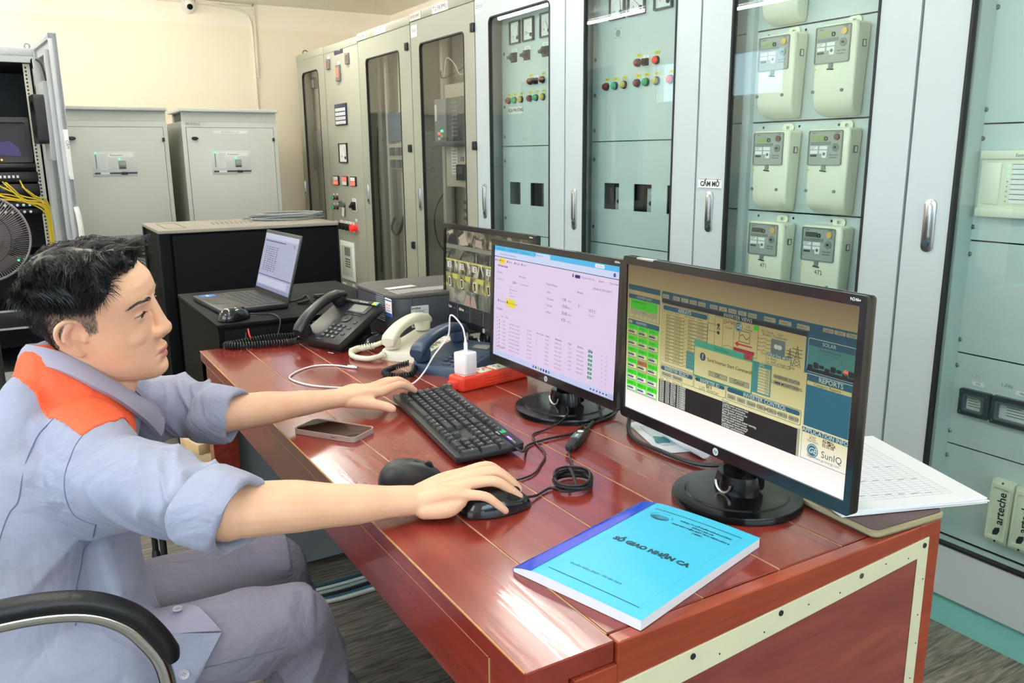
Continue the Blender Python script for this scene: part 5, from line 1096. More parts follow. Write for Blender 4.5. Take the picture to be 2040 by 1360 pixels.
# header band
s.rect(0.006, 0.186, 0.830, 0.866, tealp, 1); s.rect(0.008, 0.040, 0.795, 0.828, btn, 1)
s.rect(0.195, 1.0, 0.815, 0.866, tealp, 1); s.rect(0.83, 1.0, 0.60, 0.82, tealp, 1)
U = (0.199, 0.255, 0.297, 0.339, 0.381, 0.436, 0.478, 0.520, 0.562, 0.604, 0.668, 0.727, 0.793); N_ = ('Home', 'Plant', 'Inv', 'Combiner', 'Reports', 'Alarms', 'Log', 'Trends', 'Help', 'Meters', 'Weather', 'Config', 'Monitors')
for u, w_ in zip(U, N_): s.rect(u, u+(0.035 if u < .62 else 0.046), 0.823, 0.848, btn, 2); s.text(w_, u+0.017, 0.8355, 0.0048, ink, 3, 'CENTER')
for k, w_ in enumerate(('Logout', 'Exit', 'Print')): s.rect(0.884+k*0.039, 0.920+k*0.039, 0.835, 0.856, btn, 2); s.text(w_, 0.902+k*0.039, 0.8455, 0.005, ink, 3, 'CENTER')
s.rect(0.197, 0.834, 0.790, 0.816, drk, 2); s.text('INVERTER VIEWS', 0.50, 0.803, 0.0080, pale, 3)
# left column: status card and grid of inverters
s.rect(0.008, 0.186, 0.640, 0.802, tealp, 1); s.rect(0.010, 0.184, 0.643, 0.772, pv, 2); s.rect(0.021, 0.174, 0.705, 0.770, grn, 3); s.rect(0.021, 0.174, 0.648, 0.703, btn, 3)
for k in range(3): s.rect(0.025+k*0.050, 0.068+k*0.050, 0.652, 0.668, pv, 4); s.text('OK', 0.046+k*0.05, 0.66, 0.004, ink, 5, 'CENTER')
s.text('POWER PLANT', 0.10, 0.787, 0.0062, pale, 4, 'CENTER'); s.text('COMMUNICATION', 0.03, 0.752, 0.0048, ink, 5); s.text('1  2  3', 0.08, 0.725, 0.0055, ink, 5); s.text('1205', 0.085, 0.69, 0.0055, ink, 5)
s.rect(0.008, 0.186, 0.595, 0.630, tealp, 1); s.rect(0.012, 0.032, 0.602, 0.622, btn, 2); s.text('INVERTERS', 0.055, 0.612, 0.0062, pale, 2)
for r_ in range(6):
    for c_ in range(3):
        u = 0.007+c_*0.0595; v = 0.518-r_*0.0785
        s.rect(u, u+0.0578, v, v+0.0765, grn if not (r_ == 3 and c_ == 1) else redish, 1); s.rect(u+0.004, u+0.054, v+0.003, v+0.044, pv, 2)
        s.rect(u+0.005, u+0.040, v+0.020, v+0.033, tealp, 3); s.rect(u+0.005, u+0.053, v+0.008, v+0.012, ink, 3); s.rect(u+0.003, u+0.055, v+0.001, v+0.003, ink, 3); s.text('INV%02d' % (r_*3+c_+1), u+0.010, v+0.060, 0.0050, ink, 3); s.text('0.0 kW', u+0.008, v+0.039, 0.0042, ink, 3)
# arrays
framed(0.200, 0.432, 0.392, 0.787, 2); head(0.206, 0.428, 0.748, 0.778, 'ARRAYS', 4, 0.0090)
for c_ in range(2): s.text('No  Current     Power', 0.208+c_*0.113, 0.738, 0.0046, ink, 5)
for r_ in range(14):
    for c_ in range(2):
        u = 0.222+c_*0.113; v = 0.704-r_*0.0222
        s.text('%d' % (r_+1+14*c_), u-0.014, v+0.008, 0.0045, ink, 5)
        if c_ == 1 and r_ > 8: s.rect(u-0.002, u+0.098, v-0.001, v+0.0205, teal2, 4); continue
        s.rect(u, u+0.047, v, v+0.0195, ink, 4); s.rect(u+0.001, u+0.046, v+0.0025, v+0.0170, pv, 5); s.rect(u+0.049, u+0.096, v, v+0.0195, ink, 4); s.rect(u+0.050, u+0.095, v+0.0025, v+0.0170, pv, 5)
        s.text('0.0 A', u+0.004, v+0.010, 0.0045, ink, 6); s.text('0.0 kW', u+0.052, v+0.010, 0.0045, ink, 6)
# schematic
ln = 0.0006
s.line([(0.463, 0.785), (0.500, 0.785), (0.500, 0.60), (0.463, 0.60), (0.463, 0.785)], ln, ink, 2); s.line([(0.500, 0.765), (0.548, 0.765)], ln, ink, 2)
for v in (0.735, 0.690): s.line([(0.432, v), (0.478, v)], ln, ink, 2); s.rr(0.474, 0.486, v-0.011, v+0.011, 0.003, ink, 3, 4)
s.text('PV', 0.473, 0.7125, 0.0068, ink, 3, bold=0.0002); s.text('DC Breaker', 0.504, 0.775, 0.0052, ink, 3); s.text('Closed', 0.510, 0.735, 0.0052, ink, 3)
for v in (0.755, 0.62): s.line([(0.500, v), (0.512, v), (0.518, v+0.01), (0.532, v+0.01), (0.548, v)], ln, ink, 2)
s.line([(0.548, 0.788), (0.649, 0.788), (0.649, 0.60), (0.548, 0.60), (0.548, 0.788)], ln, ink, 2); s.text('LVS', 0.600, 0.765, 0.0052, ink, 3); s.text('Inverter', 0.592, 0.748, 0.0052, ink, 3)
def badge(u, v, r):
    s.rr(u-r/s.w, u+r/s.w, v-r/s.h, v+r/s.h, r, tealp, 4, 6); s.rr(u-r*0.88/s.w, u+r*0.88/s.w, v-r*0.88/s.h, v+r*0.88/s.h, r*0.88, pale, 5, 6); s.rr(u-r*0.78/s.w, u+r*0.78/s.w, v-r*0.78/s.h, v+r*0.78/s.h, r*0.78, tealp, 6, 6); s.text('GE', u, v, r*1.15, pale, 7, 'CENTER', shear=0.3, bold=0.0002)
badge(0.568, 0.756, 0.0078)
s.rect(0.630, 0.648, 0.757, 0.786, grn, 3); s.text('1', 0.639, 0.771, 0.007, ink, 4, 'CENTER')
s.line([(0.573, 0.735), (0.617, 0.735), (0.617, 0.672), (0.573, 0.672), (0.573, 0.735)], ln*1.5, ink, 3); s.line([(0.576+0.0042*k, 0.7035+0.012*math.sin(k*0.74)) for k in range(10)], ln*1.8, ink, 3)
redp = E_('a_red', '#a82a34', 0.9); s.line([(0.570, 0.655), (0.628, 0.655)], 0.0024, redp, 3); s.poly([(0.553, 0.655), (0.570, 0.672), (0.570, 0.638)], redp, 3); s.rect(0.550, 0.637, 0.610, 0.632, redp, 3); s.text('READY TO START', 0.554, 0.621, 0.0055, ink, 4)
for k in range(4): s.line([(0.649, 0.72-0.022*k), (0.668, 0.72-0.022*k), (0.675, 0.727-0.022*k), (0.688, 0.716-0.022*k), (0.702, 0.72-0.022*k)], ln, ink, 2)
s.text('AC Circuit', 0.662, 0.765, 0.0052, ink, 3); s.text('Breaker', 0.668, 0.748, 0.0052, ink, 3); s.text('Grid', 0.725, 0.765, 0.0052, ink, 3); s.text('Transformer', 0.708, 0.748, 0.0052, ink, 3); s.text('Closed', 0.664, 0.642, 0.005, ink, 3)
s.rr(0.702, 0.757, 0.655, 0.736, 0.002, E_('a_grey', '#5c6a62', 0.8), 3); s.rr(0.714, 0.731, 0.683, 0.708, 0.0034, pale, 4, 5); s.rr(0.727, 0.745, 0.683, 0.708, 0.0034, pale, 4, 5)
for cx_, sc2 in ((0.775, 0.8), (0.802, 1.0)):
    v0, v1 = 0.615, 0.615+0.115*sc2
    for sgn in (-1, 1): s.line([(cx_+sgn*0.014*sc2, v0), (cx_+sgn*0.004*sc2, v0+0.08*sc2), (cx_, v1)], ln*1.3, ink, 3)
    for q in (0.055, 0.075, 0.095): s.line([(cx_-0.018*sc2, v0+q*sc2), (cx_+0.018*sc2, v0+q*sc2)], ln*1.5, ink, 3)
    for k in range(5): s.line([(cx_-0.012*sc2+0.002*k, v0+k*0.018*sc2), (cx_+0.012*sc2-0.002*k, v0+(k+1)*0.018*sc2)], ln, ink, 3); s.line([(cx_+0.012*sc2-0.002*k, v0+k*0.018*sc2), (cx_-0.012*sc2+0.002*k, v0+(k+1)*0.018*sc2)], ln, ink, 3)
framed(0.686, 0.781, 0.590, 0.655, 4); head(0.688, 0.779, 0.636, 0.653, 'OPERATING MODE', 6, 0.0055); s.text('o  Auto', 0.693, 0.623, 0.0056, ink, 6); s.text('o  VAR at Night Mode', 0.693, 0.604, 0.0056, ink, 6)
s.rect(0.636, 0.712, 0.404, 0.585, teal2, 4); s.text('DC', 0.662, 0.573, 0.0075, pale, 5)
for k in range(9): s.rect(0.660, 0.708, 0.545-k*0.0165, 0.558-k*0.0165, pv, 5); s.text('%d.0 V' % (k*7 % 10), 0.690, 0.5515-k*0.0165, 0.0045, ink, 6)
for k, w_ in enumerate(('INVERTER STATUS', 'COMM MONITORING')): s.rr(0.722, 0.817, 0.518-k*0.033, 0.545-k*0.033, 0.002, btn, 3); s.text(w_, 0.7695, 0.5315-k*0.033, 0.0060, ink, 4, 'CENTER', bold=0.0001)
# lower boxes
framed(0.199, 0.374, 0.308, 0.384, 2); head(0.203, 0.370, 0.352, 0.379, 'INVERTER SELECT', 4, 0.0078)
for k, w_ in enumerate(('Prev Inv', 'Next Inv')): s.rr(0.207+k*0.058, 0.262+k*0.058, 0.316, 0.343, 0.002, btn, 4); s.text(w_, 0.2345+k*0.058, 0.329, 0.0056, ink, 5, 'CENTER')
framed(0.377, 0.526, 0.308, 0.384, 2); head(0.381, 0.522, 0.357, 0.380, 'INVERTER ID', 4, 0.0078); s.text('011', 0.450, 0.344, 0.0090, ink, 4, 'CENTER', bold=0.0003); s.text('LVS  Inverter', 0.450, 0.322, 0.0085, E_('a_soft', '#6a6a50', 0.8), 4, 'CENTER')
framed(0.528, 0.831, 0.306, 0.390, 2); head(0.532, 0.827, 0.357, 0.384, 'INVERTER CONTROL', 4, 0.0090, 0.69)
for k, w_ in enumerate(('Stop', 'Start', 'Reset', 'DC Bkr Off', 'DC Bkr On', 'VAR On', 'VAR Off')): s.rr(0.534+k*0.042, 0.572+k*0.042, 0.316, 0.346, 0.002, btn, 4); s.text(w_, 0.553+k*0.042, 0.331, 0.0056, ink, 5, 'CENTER')
s.text('Date     Time     Parameter ID', 0.200, 0.294, 0.0048, ink, 3); s.text('Message', 0.51, 0.294, 0.0048, ink, 3)
# event log
s.rect(0.195, 0.822, 0.133, 0.286, drk, 4); s.rect(0.822, 0.832, 0.133, 0.289, btn, 4)
msg = ('Cooling water pressure fault', 'ACB fault communication', 'Cooling water pressure low', 'Phase sequence warning', 'Main AC circuit breaker', 'Ambient temperature sensor warning', 'Cooling water pressure low', 'Main water pressure warning', 'Cooling water pressure low', 'ACB fault communication')
for k in range(10):
    v = 0.277-k*0.0148; s.text('09/25  10:5%d  INV%02d  ALARM0%d' % (k % 10, k+3, k), 0.200, v, 0.0052, pale, 5, bold=0.0001); s.text(msg[k], 0.515, v, 0.0048, pale, 5, bold=0.0001)
# dialogue window
s.rect(0.372, 0.639, 0.385, 0.612, E_('a_dlg', '#3c9a76', 0.85), 8); s.rect(0.377, 0.634, 0.394, 0.572, pv, 9); s.text('GenView', 0.50, 0.592, 0.0088, E_('a_dlgt', '#1d5a44', 0.8), 9, 'CENTER'); s.rect(0.598, 0.634, 0.580, 0.612, E_('a_dlgx', '#9a3836', 0.9), 9); s.text('x', 0.616, 0.597, 0.007, ink, 10, 'CENTER')
s.rr(0.402, 0.430, 0.495, 0.545, 0.0068, E_('a_q', '#27455a', 0.9), 10, 6); s.text('?', 0.416, 0.520, 0.0115, pale, 11, 'CENTER', bold=0.0003); s.text('Send Inverter Start Command?', 0.438, 0.511, 0.0078, ink, 10, bold=0.0001)
s.rect(0.446, 0.532, 0.416, 0.447, ink, 10); s.rect(0.447, 0.531, 0.418, 0.445, btn, 11); s.text('OK', 0.489, 0.4315, 0.0082, ink, 12, 'CENTER'); s.rect(0.541, 0.627, 0.416, 0.447, ink, 10); s.rect(0.542, 0.626, 0.418, 0.445, btn, 11); s.text('Cancel', 0.584, 0.4315, 0.0082, ink, 12, 'CENTER')
# right column
s.rr(0.838, 0.998, 0.612, 0.790, 0.003, pale, 2); s.rr(0.8395, 0.998, 0.614, 0.787, 0.003, tealp, 3); s.rect(0.8395, 0.998, 0.617, 0.752, teal2, 4); s.text('SOLAR', 0.91, 0.769, 0.0075, pale, 5, 'CENTER')
s.line([(0.915+0.050*math.cos(math.radians(a)), 0.655+0.068*math.sin(math.radians(a))) for a in range(0, 181, 15)], 0.0005, tealp, 5); s.text('Renewable Energy', 0.915, 0.738, 0.0048, ink, 5, 'CENTER')
for k in range(8): s.rr(0.842+0.0195*k, 0.860+0.0195*k, 0.632+0.005*(k % 3), 0.652+0.008*((k*2) % 3), 0.0022, drk, 6, 3)
s.rect(0.8395, 0.998, 0.615, 0.634, drk, 5); s.rr(0.962, 0.978, 0.642, 0.670, 0.0036, E_('a_sun', '#d0704a', 1.0), 6, 5)
s.rect(0.840, 0.998, 0.316, 0.602, pale, 2); s.rect(0.8415, 0.9965, 0.319, 0.599, tealp, 3); s.text('REPORTS', 0.925, 0.581, 0.0100, pale, 5, 'CENTER', bold=0.0001); s.rect(0.844, 0.994, 0.322, 0.563, pv, 4); s.rect(0.844, 0.994, 0.322, 0.542, E_('a_reports', '#1f6478', 0.95), 5); s.text('Category: Reports', 0.915, 0.5525, 0.0060, ink, 6, 'CENTER')
s.rect(0.838, 0.999, 0.136, 0.310, tealp, 2); s.rect(0.8395, 0.9975, 0.139, 0.283, pv, 3); s.text('APPLICATION INFO', 0.918, 0.2965, 0.0088, pale, 4, 'CENTER', bold=0.0001)
for k, (a_, b_) in enumerate((('User', 'ADMIN'), ('Role', 'SY.SMGR'), ('Version', '05.05.08'))): s.text(a_, 0.878, 0.271-0.013*k, 0.0062, E_('a_soft', '#6a6a50', 0.8), 4, 'CENTER'); s.text(b_, 0.912, 0.271-0.0135*k, 0.0058, ink, 4, bold=0.0001)
badge(0.880, 0.196, 0.0098); s.text('SunIQ', 0.910, 0.194, 0.0140, E_('a_softt', '#4b5a5c', 0.8), 4); s.text('http://www.ge-energy.com', 0.918, 0.162, 0.0052, E_('a_soft', '#6a6a50', 0.8), 4, 'CENTER')
s.b.build('display', t2, smooth=False)

# tape bit on the top bezel
b = MB(); b.rbox(-0.218, -0.172, 0.2945, 0.2985, -0.010, 0.0012, mat('silver_tape', '#b9bdbd', 0.25, 0.6), 0.001, M=Mf2); b.build('tape_piece', t2)
# ---- monitor C (rear): camera wall
t3, s, Mf3 = monitor('black monitor behind the others showing a grid of surveillance pictures', 1.11, 2.0178, 0.8094, math.radians(-179.09), math.radians(2.0), 0.5048, 0.2995, 1.140, 2.03, 0.11)
def cam_mat(name, dark, mid, light, sc=26.0, st=(1, 1, 1)):
    m, nt, p = new_mat(name); N = nt.nodes; L = nt.links
    p.inputs['Base Color'].default_value = (0.01, 0.01, 0.012, 1); p.inputs['Roughness'].default_value = 0.3
    tc = N.new('ShaderNodeTexCoord'); mp = N.new('ShaderNodeMapping'); mp.inputs['Scale'].default_value = st; L.new(tc.outputs['Object'], mp.inputs[0])
    n1 = N.new('ShaderNodeTexNoise'); n1.inputs['Scale'].default_value = sc; n1.inputs['Detail'].default_value = 6; n1.inputs['Distortion'].default_value = 0.8; L.new(mp.outputs[0], n1.inputs['Vector'])
    r = N.new('ShaderNodeValToRGB'); e = r.color_ramp.elements; e[0].position = 0.38; e[0].color = srgb(dark); e[1].position = 0.66; e[1].color = srgb(light); k = e.new(0.50); k.color = srgb(mid)
    L.new(n1.outputs['Fac'], r.inputs[0]); L.new(r.outputs[0], p.inputs['Emission Color']); p.inputs['Emission Strength'].default_value = KE
    return m
cA = cam_mat('cam_yard', '#15180f', '#4a4634', '#9a8f78', 34); cB = cam_mat('cam_field', '#24251c', '#4c4b3d', '#6d6a58', 18, (1, 1, 2.5)); cC = cam_mat('cam_roof', '#28281a', '#5f5c48', '#b5ad90', 40, (1, 1, 0.6))
cD = cam_mat('cam_green', '#2a2a18', '#77733c', '#b7b46a', 38, (1, 1, 0.7)); cE = cam_mat('cam_lawn', '#2a3026', '#64685a', '#a09a8a', 16, (1, 1, 0.7)); cG = E_('cam_line', '#9a9a8c', 0.8); cK = E_('cam_black', '#24282c', 0.8); cY = E_('cam_yellow', '#c9c45a', 0.9); cW = E_('cam_white', '#d8d4c8', 0.9)
s.rect(0, 1, 0, 1, cK, 0); cols = [0.0, 0.160, 0.322, 0.484, 0.646, 0.808, 1.0]; rows = [1.0, 0.825, 0.665, 0.505, 0.340, 0.175, 0.0]
for r_ in range(5):
    for c_ in range(6):
        if r_ == 4 and c_ > 3: continue
        u0, u1 = cols[c_]+0.002, cols[c_+1]-0.002; v0, v1 = rows[r_+1]+0.003, rows[r_]-0.003; du, dv = u1-u0, v1-v0
        s.rect(u0, u1, v0, v1, (cA, cB, cC, cD, cE)[r_], 1)
        if r_ == 0:
            if c_ == 0: s.poly([(u0+du*.1, v0+dv*.2), (u0+du*.45, v0+dv*.75), (u0+du*.8, v0+dv*.6), (u0+du*.95, v0+dv*.1), (u0+du*.2, v0)], cK, 2); s.poly([(u0+du*.1, v0+dv*.8), (u0+du*.55, v0+dv*.98), (u0+du*.6, v0+dv*.78), (u0+du*.3, v0+dv*.62)], E_('cam_road', '#b3a894', 0.9), 2)
            if c_ == 1: s.poly([(u0, v0+dv*.5), (u0+du*.5, v0+dv*.9), (u0+du*.8, v0+dv*.1), (u0+du*.2, v0)], E_('cam_road', '#b3a894', 0.9), 2)
            if c_ > 1: s.poly([(u0+du*.3, v0+dv*.1), (u0+du*.35, v0+dv*.55), (u0+du*.8, v0+dv*.5), (u0+du*.85, v0)], E_('cam_wall', '#a89a86', 0.9), 2)
        if r_ == 1:
            s.rect(u0, u1, v1-dv*.25, v1, E_('cam_sky', '#8d8d7c', 0.8), 2)
            for k in range(5): s.poly([(u0+du*(.5-.1*k), v0+dv*.7), (u0+du*(.52-.1*k), v0+dv*.7), (u0+du*(.25-.12*k+.35*(c_ > 1)), v0), (u0+du*(.1-.12*k+.35*(c_ > 1)), v0)] if k < 3 and (.1-.12*k+.35*(c_ > 1)) > 0 else [(u0, v0), (u0+du*.02, v0), (u0+du*.02, v0+dv*.02)], cE if k % 2 else cK, 3)
        if r_ == 2:
            s.rect(u0, u1, v1-dv*.12, v1, cY, 2); s.rect(u0+du*.12, u0+du*.45, v0+dv*.35, v0+dv*.8, cW, 3); s.rect(u0+du*.30, u0+du*.36, v0+dv*.60, v0+dv*.72, cK, 4); s.rect(u0+du*.30, u0+du*.36, v0+dv*.42, v0+dv*.54, cK, 4)
            s.poly([(u0+du*.68, v1), (u0+du*.80, v1), (u0+du*.98, v0+dv*.2), (u0+du*.94, v0+dv*.2)], cW, 3); s.poly([(u0+du*.55, v0), (u0+du*.6, v0), (u0+du*.72, v0+dv*.6), (u0+du*.68, v0+dv*.6)], cK, 3)
        if r_ == 3:
            s.poly([(u0+du*.18, v0+dv*.7), (u0+du*.4, v0+dv*.72), (u0+du*.45, v0+dv*.1), (u0+du*.28, v0)], cW, 3); s.poly([(u0+du*.23, v0+dv*.62), (u0+du*.36, v0+dv*.64), (u0+du*.40, v0+dv*.15), (u0+du*.30, v0+dv*.1)], cK, 4)
            s.poly([(u0+du*.55, v1), (u1, v1), (u0+du*.95, v0+dv*.6), (u0+du*.6, v0+dv*.7)], cY, 3); s.poly([(u0+du*.62, v0), (u0+du*.8, v0), (u0+du*.9, v0+dv*.65), (u0+du*.72, v0+dv*.65)], E_('cam_sky', '#8d8d7c', 0.8), 3)
        if r_ == 4 and c_ in (1, 2): s.poly([(u0+du*(.55 if c_ == 1 else 0), v0), (u0+du*(1.0 if c_ == 1 else .5), v0), (u0+du*(.95 if c_ == 1 else .3), v0+dv*.75), (u0+du*(.75 if c_ == 1 else .1), v0+dv*.75)], E_('cam_dirt', '#b09486', 0.9), 3)
for u in cols[1:-1]: s.rect(u-0.0012, u+0.0012, 0, 1, cG, 5)
for v in rows[1:-1]: s.rect(0, 1, v-0.002, v+0.002, cG, 5)
for c_ in range(2): s.text('dahua', cols[c_]+0.018, 0.118, 0.013, cW, 6, bold=0.0003, shear=0.1); s.text('HD CVI', cols[c_]+0.105, 0.108, 0.005, cG, 6)
for r_ in range(4):
    for c_ in range(14): s.rect(0.345+c_*0.045, 0.349+c_*0.045, 0.03+r_*0.036, 0.036+r_*0.036, cG, 6)
s.b.build('display', t3, smooth=False)
# ================================================================ THINGS ON THE DESK
def lm(x, y, z, deg, pitch=0.0):
    """local frame: +x to the right of the user, +y up the keypad, z out of it"""
    a = math.radians(deg); return Matrix.Translation((x, y, z)) @ Matrix.Rotation(a-math.pi/2, 4, 'Z') @ Matrix.Rotation(math.radians(pitch), 4, 'X')
# ---- printer
M_prn = mat('printer_grey', '#3c3f46', 0.5, var=0.04, bump=0.05, bscale=350); M_prnt = mat('printer_top', '#4b4947', 0.55, var=0.05, bump=0.08, bscale=300)
t = thing('printer', 'dark grey laser printer with vents and label stickers at the far end of the desk', 'printer', (1.10, 2.42, DZ))
px0, px1, py0, py1, pz = 0.921, 1.285, 2.238, 2.560, 0.905
def rp(r_, e): return rrect(px0+e, px1-e, py0+e, py1-e, r_, 7)
b = MB(); b.prism(rp(0.055, 0.0), DZ+0.008, pz-0.012, M_prn, r=0.002); b.prism(rp(0.05, 0.006), DZ, DZ+0.010, M_blackpl); b.build('body', t)
b = MB(); b.prism(rp(0.057, -0.002), pz-0.012, pz, M_prnt, r=0.004); lid = b.build('top_cover', t)
b = MB(); b.box(px0-0.0004, px0+0.001, py1-0.045, py1-0.035, 0.862, 0.885, M_ink)
for i in range(13): b.rbox(px0-0.0025, px0+0.002, 2.290, 2.352, 0.822+i*0.0062, 0.825+i*0.0062, mat('vent_grey', '#85878b', 0.5), 0.001)
b.build('side_vent', t)
b = MB(); Ml_ = facing_nx(px0-0.0006, 2.258, 0.871); b.b = None
b.prism(rrect(-0.024, 0.026, -0.028, 0.026, 0.004), 0, 0.0006, M_label, Ml_); blu = mat('sticker_blue', '#2b4f9e', 0.4)
b.box(-0.024, 0.026, -0.028, -0.017, 0.0006, 0.0009, blu, Ml_); b.box(-0.022, 0.024, 0.018, 0.022, 0.0006, 0.0009, blu, Ml_)
b.text('0946.79.68.86', 0.006, M_red, Ml_ @ Matrix.Translation((0.001, 0.006, 0.0007)), ext=0.0001); b.text('MỰC IN', 0.006, M_red, Ml_ @ Matrix.Translation((0.001, -0.003, 0.0007)), ext=0.0001); b.text('0902.79.68.86', 0.005, blu, Ml_ @ Matrix.Translation((0.001, -0.011, 0.0007)), ext=0.0001); b.build('service_sticker', t)
b = MB(); Ml_ = facing_ny(1.013, py0-0.0004, 0.836)
b.prism(rrect(-0.029, 0.029, -0.033, 0.033, 0.003), 0, 0.0006, mat('label_silver', '#c9ccca', 0.35), Ml_); b.box(-0.024, 0.024, -0.028, -0.012, 0.0006, 0.0009, M_ink, Ml_); b.box(-0.022, 0.022, -0.026, -0.014, 0.0009, 0.0011, M_ytag, Ml_)
b.text('brother', 0.010, M_ink, Ml_ @ Matrix.Translation((-0.012, 0.026, 0.0007)), ext=0.0001, bold=0.0003)
for i in range(14): b.box(-0.018+i*0.0026, -0.0168+i*0.0026, 0.004, 0.011, 0.0006, 0.0008, M_ink, Ml_)
b.text('HL-B2000D', 0.006, M_ink, Ml_ @ Matrix.Translation((0.0, 0.0155, 0.0007)), ext=0.0001); b.box(-0.025, 0.025, 0.0195, 0.0200, 0.0006, 0.0008, M_ink, Ml_); b.build('rating_label', t)
b = MB(); b.box(px0+0.068, px0+0.0692, py0-0.0005, py0+0.002, DZ+0.01, pz-0.014, M_ink); b.build('panel_joint', t)
b = MB(); b.rbox(0.965, 1.065, 2.370, 2.400, pz, pz+0.0008, M_label, 0.0003, M=Matrix.Translation((1.015, 2.385, 0)) @ Matrix.Rotation(0.15, 4, 'Z') @ Matrix.Translation((-1.015, -2.385, 0))); b.build('paper_strip', lid)
b = MB(); gv = mat('grille_light', '#a8a7a4', 0.5)
for i in range(34): b.rbox(0.955+i*0.0085, 0.9585+i*0.0085, 2.262+0.002*min(i, 6), 2.335, pz-0.0005, pz+0.0020, gv, 0.0006)
b.build('top_grille', lid)
# ---- desk phones
def coil(pts, r, turns, R, m, n=5):
    P = smooth_path(pts, 10); L_ = [0]
    for a, c in zip(P[:-1], P[1:]): L_.append(L_[-1]+(c-a).length)
    out = []; steps = int(turns*9)
    for i in range(steps+1):
        s_ = L_[-1]*i/steps; k = max(0, min(len(P)-2, next((j for j in range(len(L_)-1) if L_[j+1] >= s_), len(P)-2)))
        q = P[k].lerp(P[k+1], (s_-L_[k])/max(1e-9, L_[k+1]-L_[k])); d = (P[k+1]-P[k]).normalized(); u = Vector((0, 0, 1)); v = d.cross(u).normalized(); u = v.cross(d)
        w = 2*math.pi*turns*i/steps; out.append(q+u*math.cos(w)*R+v*math.sin(w)*R)
    return MB().tube(out, r, m, n)
def handset(t, M, L_, m, w=0.046, rise=0.030, end=0.052, th=0.026):
    """M: frame at its middle, along y; earpieces hang at both ends"""
    P = []; R = []
    b = bmesh.new(); n = 18; rings = []
    for i in range(n+1):
        q = i/n; y = (q-0.5)*L_; e = abs(q-0.5)*2
        z = rise*(1-e**2.4); hw = w/2*(0.80+0.24*e**3); hh = th/2*(0.92+0.25*e**2)
        if i in (0, n): hw *= 0.80; hh *= 0.72
        ring = []
        for j in range(16):
            a = 2*math.pi*j/16; ca, sa = math.cos(a), math.sin(a)
            ring.append(b.verts.new((hw*math.copysign(abs(ca)**0.7, ca), y, z+hh*math.copysign(abs(sa)**0.7, sa))))
        rings.append(ring)
    for A, B_ in zip(rings[:-1], rings[1:]):
        for j in range(16): b.faces.new((A[j], A[(j+1) % 16], B_[(j+1) % 16], B_[j]))
    b.faces.new(rings[0][::-1]); b.faces.new(rings[-1])
    mb_ = MB(); mb_.bm(b, m, M)
    for sg in (-1, 1): mb_.lathe([(w*0.47, 0.002), (w*0.50, -0.008), (w*0.44, -th*0.95), (0.0001, -th*0.98)], m, 24, M @ Matrix.Translation((0, sg*(L_/2-end*0.47), 0.004)))
    return mb_.build('handset', t, angle=50)
def wedge(mb, w, l, z0, z1, m, M, h0=0.018, r=0.008, foot=True):
    """phone body: footprint w x l, top rises from z0 (user side) to z1"""
    b = bmesh.new(); P = rrect(-w/2, w/2, 0, l, 0.016, 4)
    lo = [b.verts.new((p[0], p[1], 0)) for p in P]; hi = [b.verts.new((p[0]*0.975, l/2+(p[1]-l/2)*0.975, z0+(z1-z0)*p[1]/l)) for p in P]
    n = len(P); b.faces.new(lo[::-1]); b.faces.new(hi)
    for i in range(n): b.faces.new((lo[i], lo[(i+1) % n], hi[(i+1) % n], hi[i]))
    bmesh.ops.bevel(b, geom=[e for e in b.edges if e.verts[0] in hi and e.verts[1] in hi], offset=0.004, segments=2, profile=0.5, affect='EDGES')
    mb.bm(b, m, M)
# black IP phone, tilted on its stand
M_phb = mat('phone_black', '#1c1d20', 0.36, var=0.06); M_phk = mat('phone_key_black', '#2f3135', 0.4); M_lcdph = mat('phone_lcd', '#6f766f', 0.15, coat=0.5)
t = thing('desk_phone', 'black office phone with tilted display and coiled cord next to the printer', 'phone', (0.80, 2.33, DZ))
Mb = lm(0.712, 2.292, DZ+0.016, 22, 27)
b = MB(); b.rbox(-0.093, 0.093, 0, 0.200, -0.012, 0.014, M_phb, 0.007, M=Mb); b.rbox(-0.093, 0.093, 0.185, 0.200, -0.008, 0.020, M_phb, 0.005, M=Mb); b.build('body', t)
b = MB(); Mg = lm(0.712, 2.292, DZ, 22)
b.prism([(0.045, 0.002), (0.165, 0.002), (0.150, 0.072), (0.050, 0.030)], -0.055, 0.055, M_phb, Mg @ frameM((0, 0, 0), (0, 1, 0), (0, 0, 1))); b.rbox(-0.075, 0.075, 0.02, 0.155, 0.0, 0.008, M_phb, 0.003, M=Mg); b.build('stand', t)
handset(t, Mb @ Matrix.Translation((-0.066, 0.098, 0.036)), 0.205, M_phb, w=0.045, rise=0.024)
b = MB(); b.rbox(-0.010, 0.072, 0.142, 0.182, 0.013, 0.0165, M_phk, 0.002, M=Mb); b.box(-0.004, 0.058, 0.147, 0.178, 0.0163, 0.0172, M_lcdph, Mb); b.build('display', t)
b = MB(); b.box(0.066, 0.085, 0.183, 0.197, 0.0202, 0.0208, mat('sticker_lime', '#b6d834', 0.4), Mb); b.box(0.083, 0.089, 0.181, 0.197, 0.0206, 0.0211, mat('sticker_cyan', '#3ba0d6', 0.4), Mb); b.text('Grandstream', 0.007, M_label, Mb @ Matrix.Translation((0.028, 0.190, 0.0203)), ext=0.0001); b.build('sticker', t)
for r_ in range(4):
    for c_ in range(3):
        b = MB(); b.rbox(-0.006+c_*0.021, 0.009+c_*0.021, 0.022+r_*0.0165, 0.033+r_*0.0165, 0.012, 0.0175, M_phk, 0.002, M=Mb); b.text('*0#789456123'[r_*3+c_], 0.0065, M_label, Mb @ Matrix.Translation((0.0015+c_*0.021, 0.0275+r_*0.0165, 0.0177)), ext=0.0001); b.build('key', t)
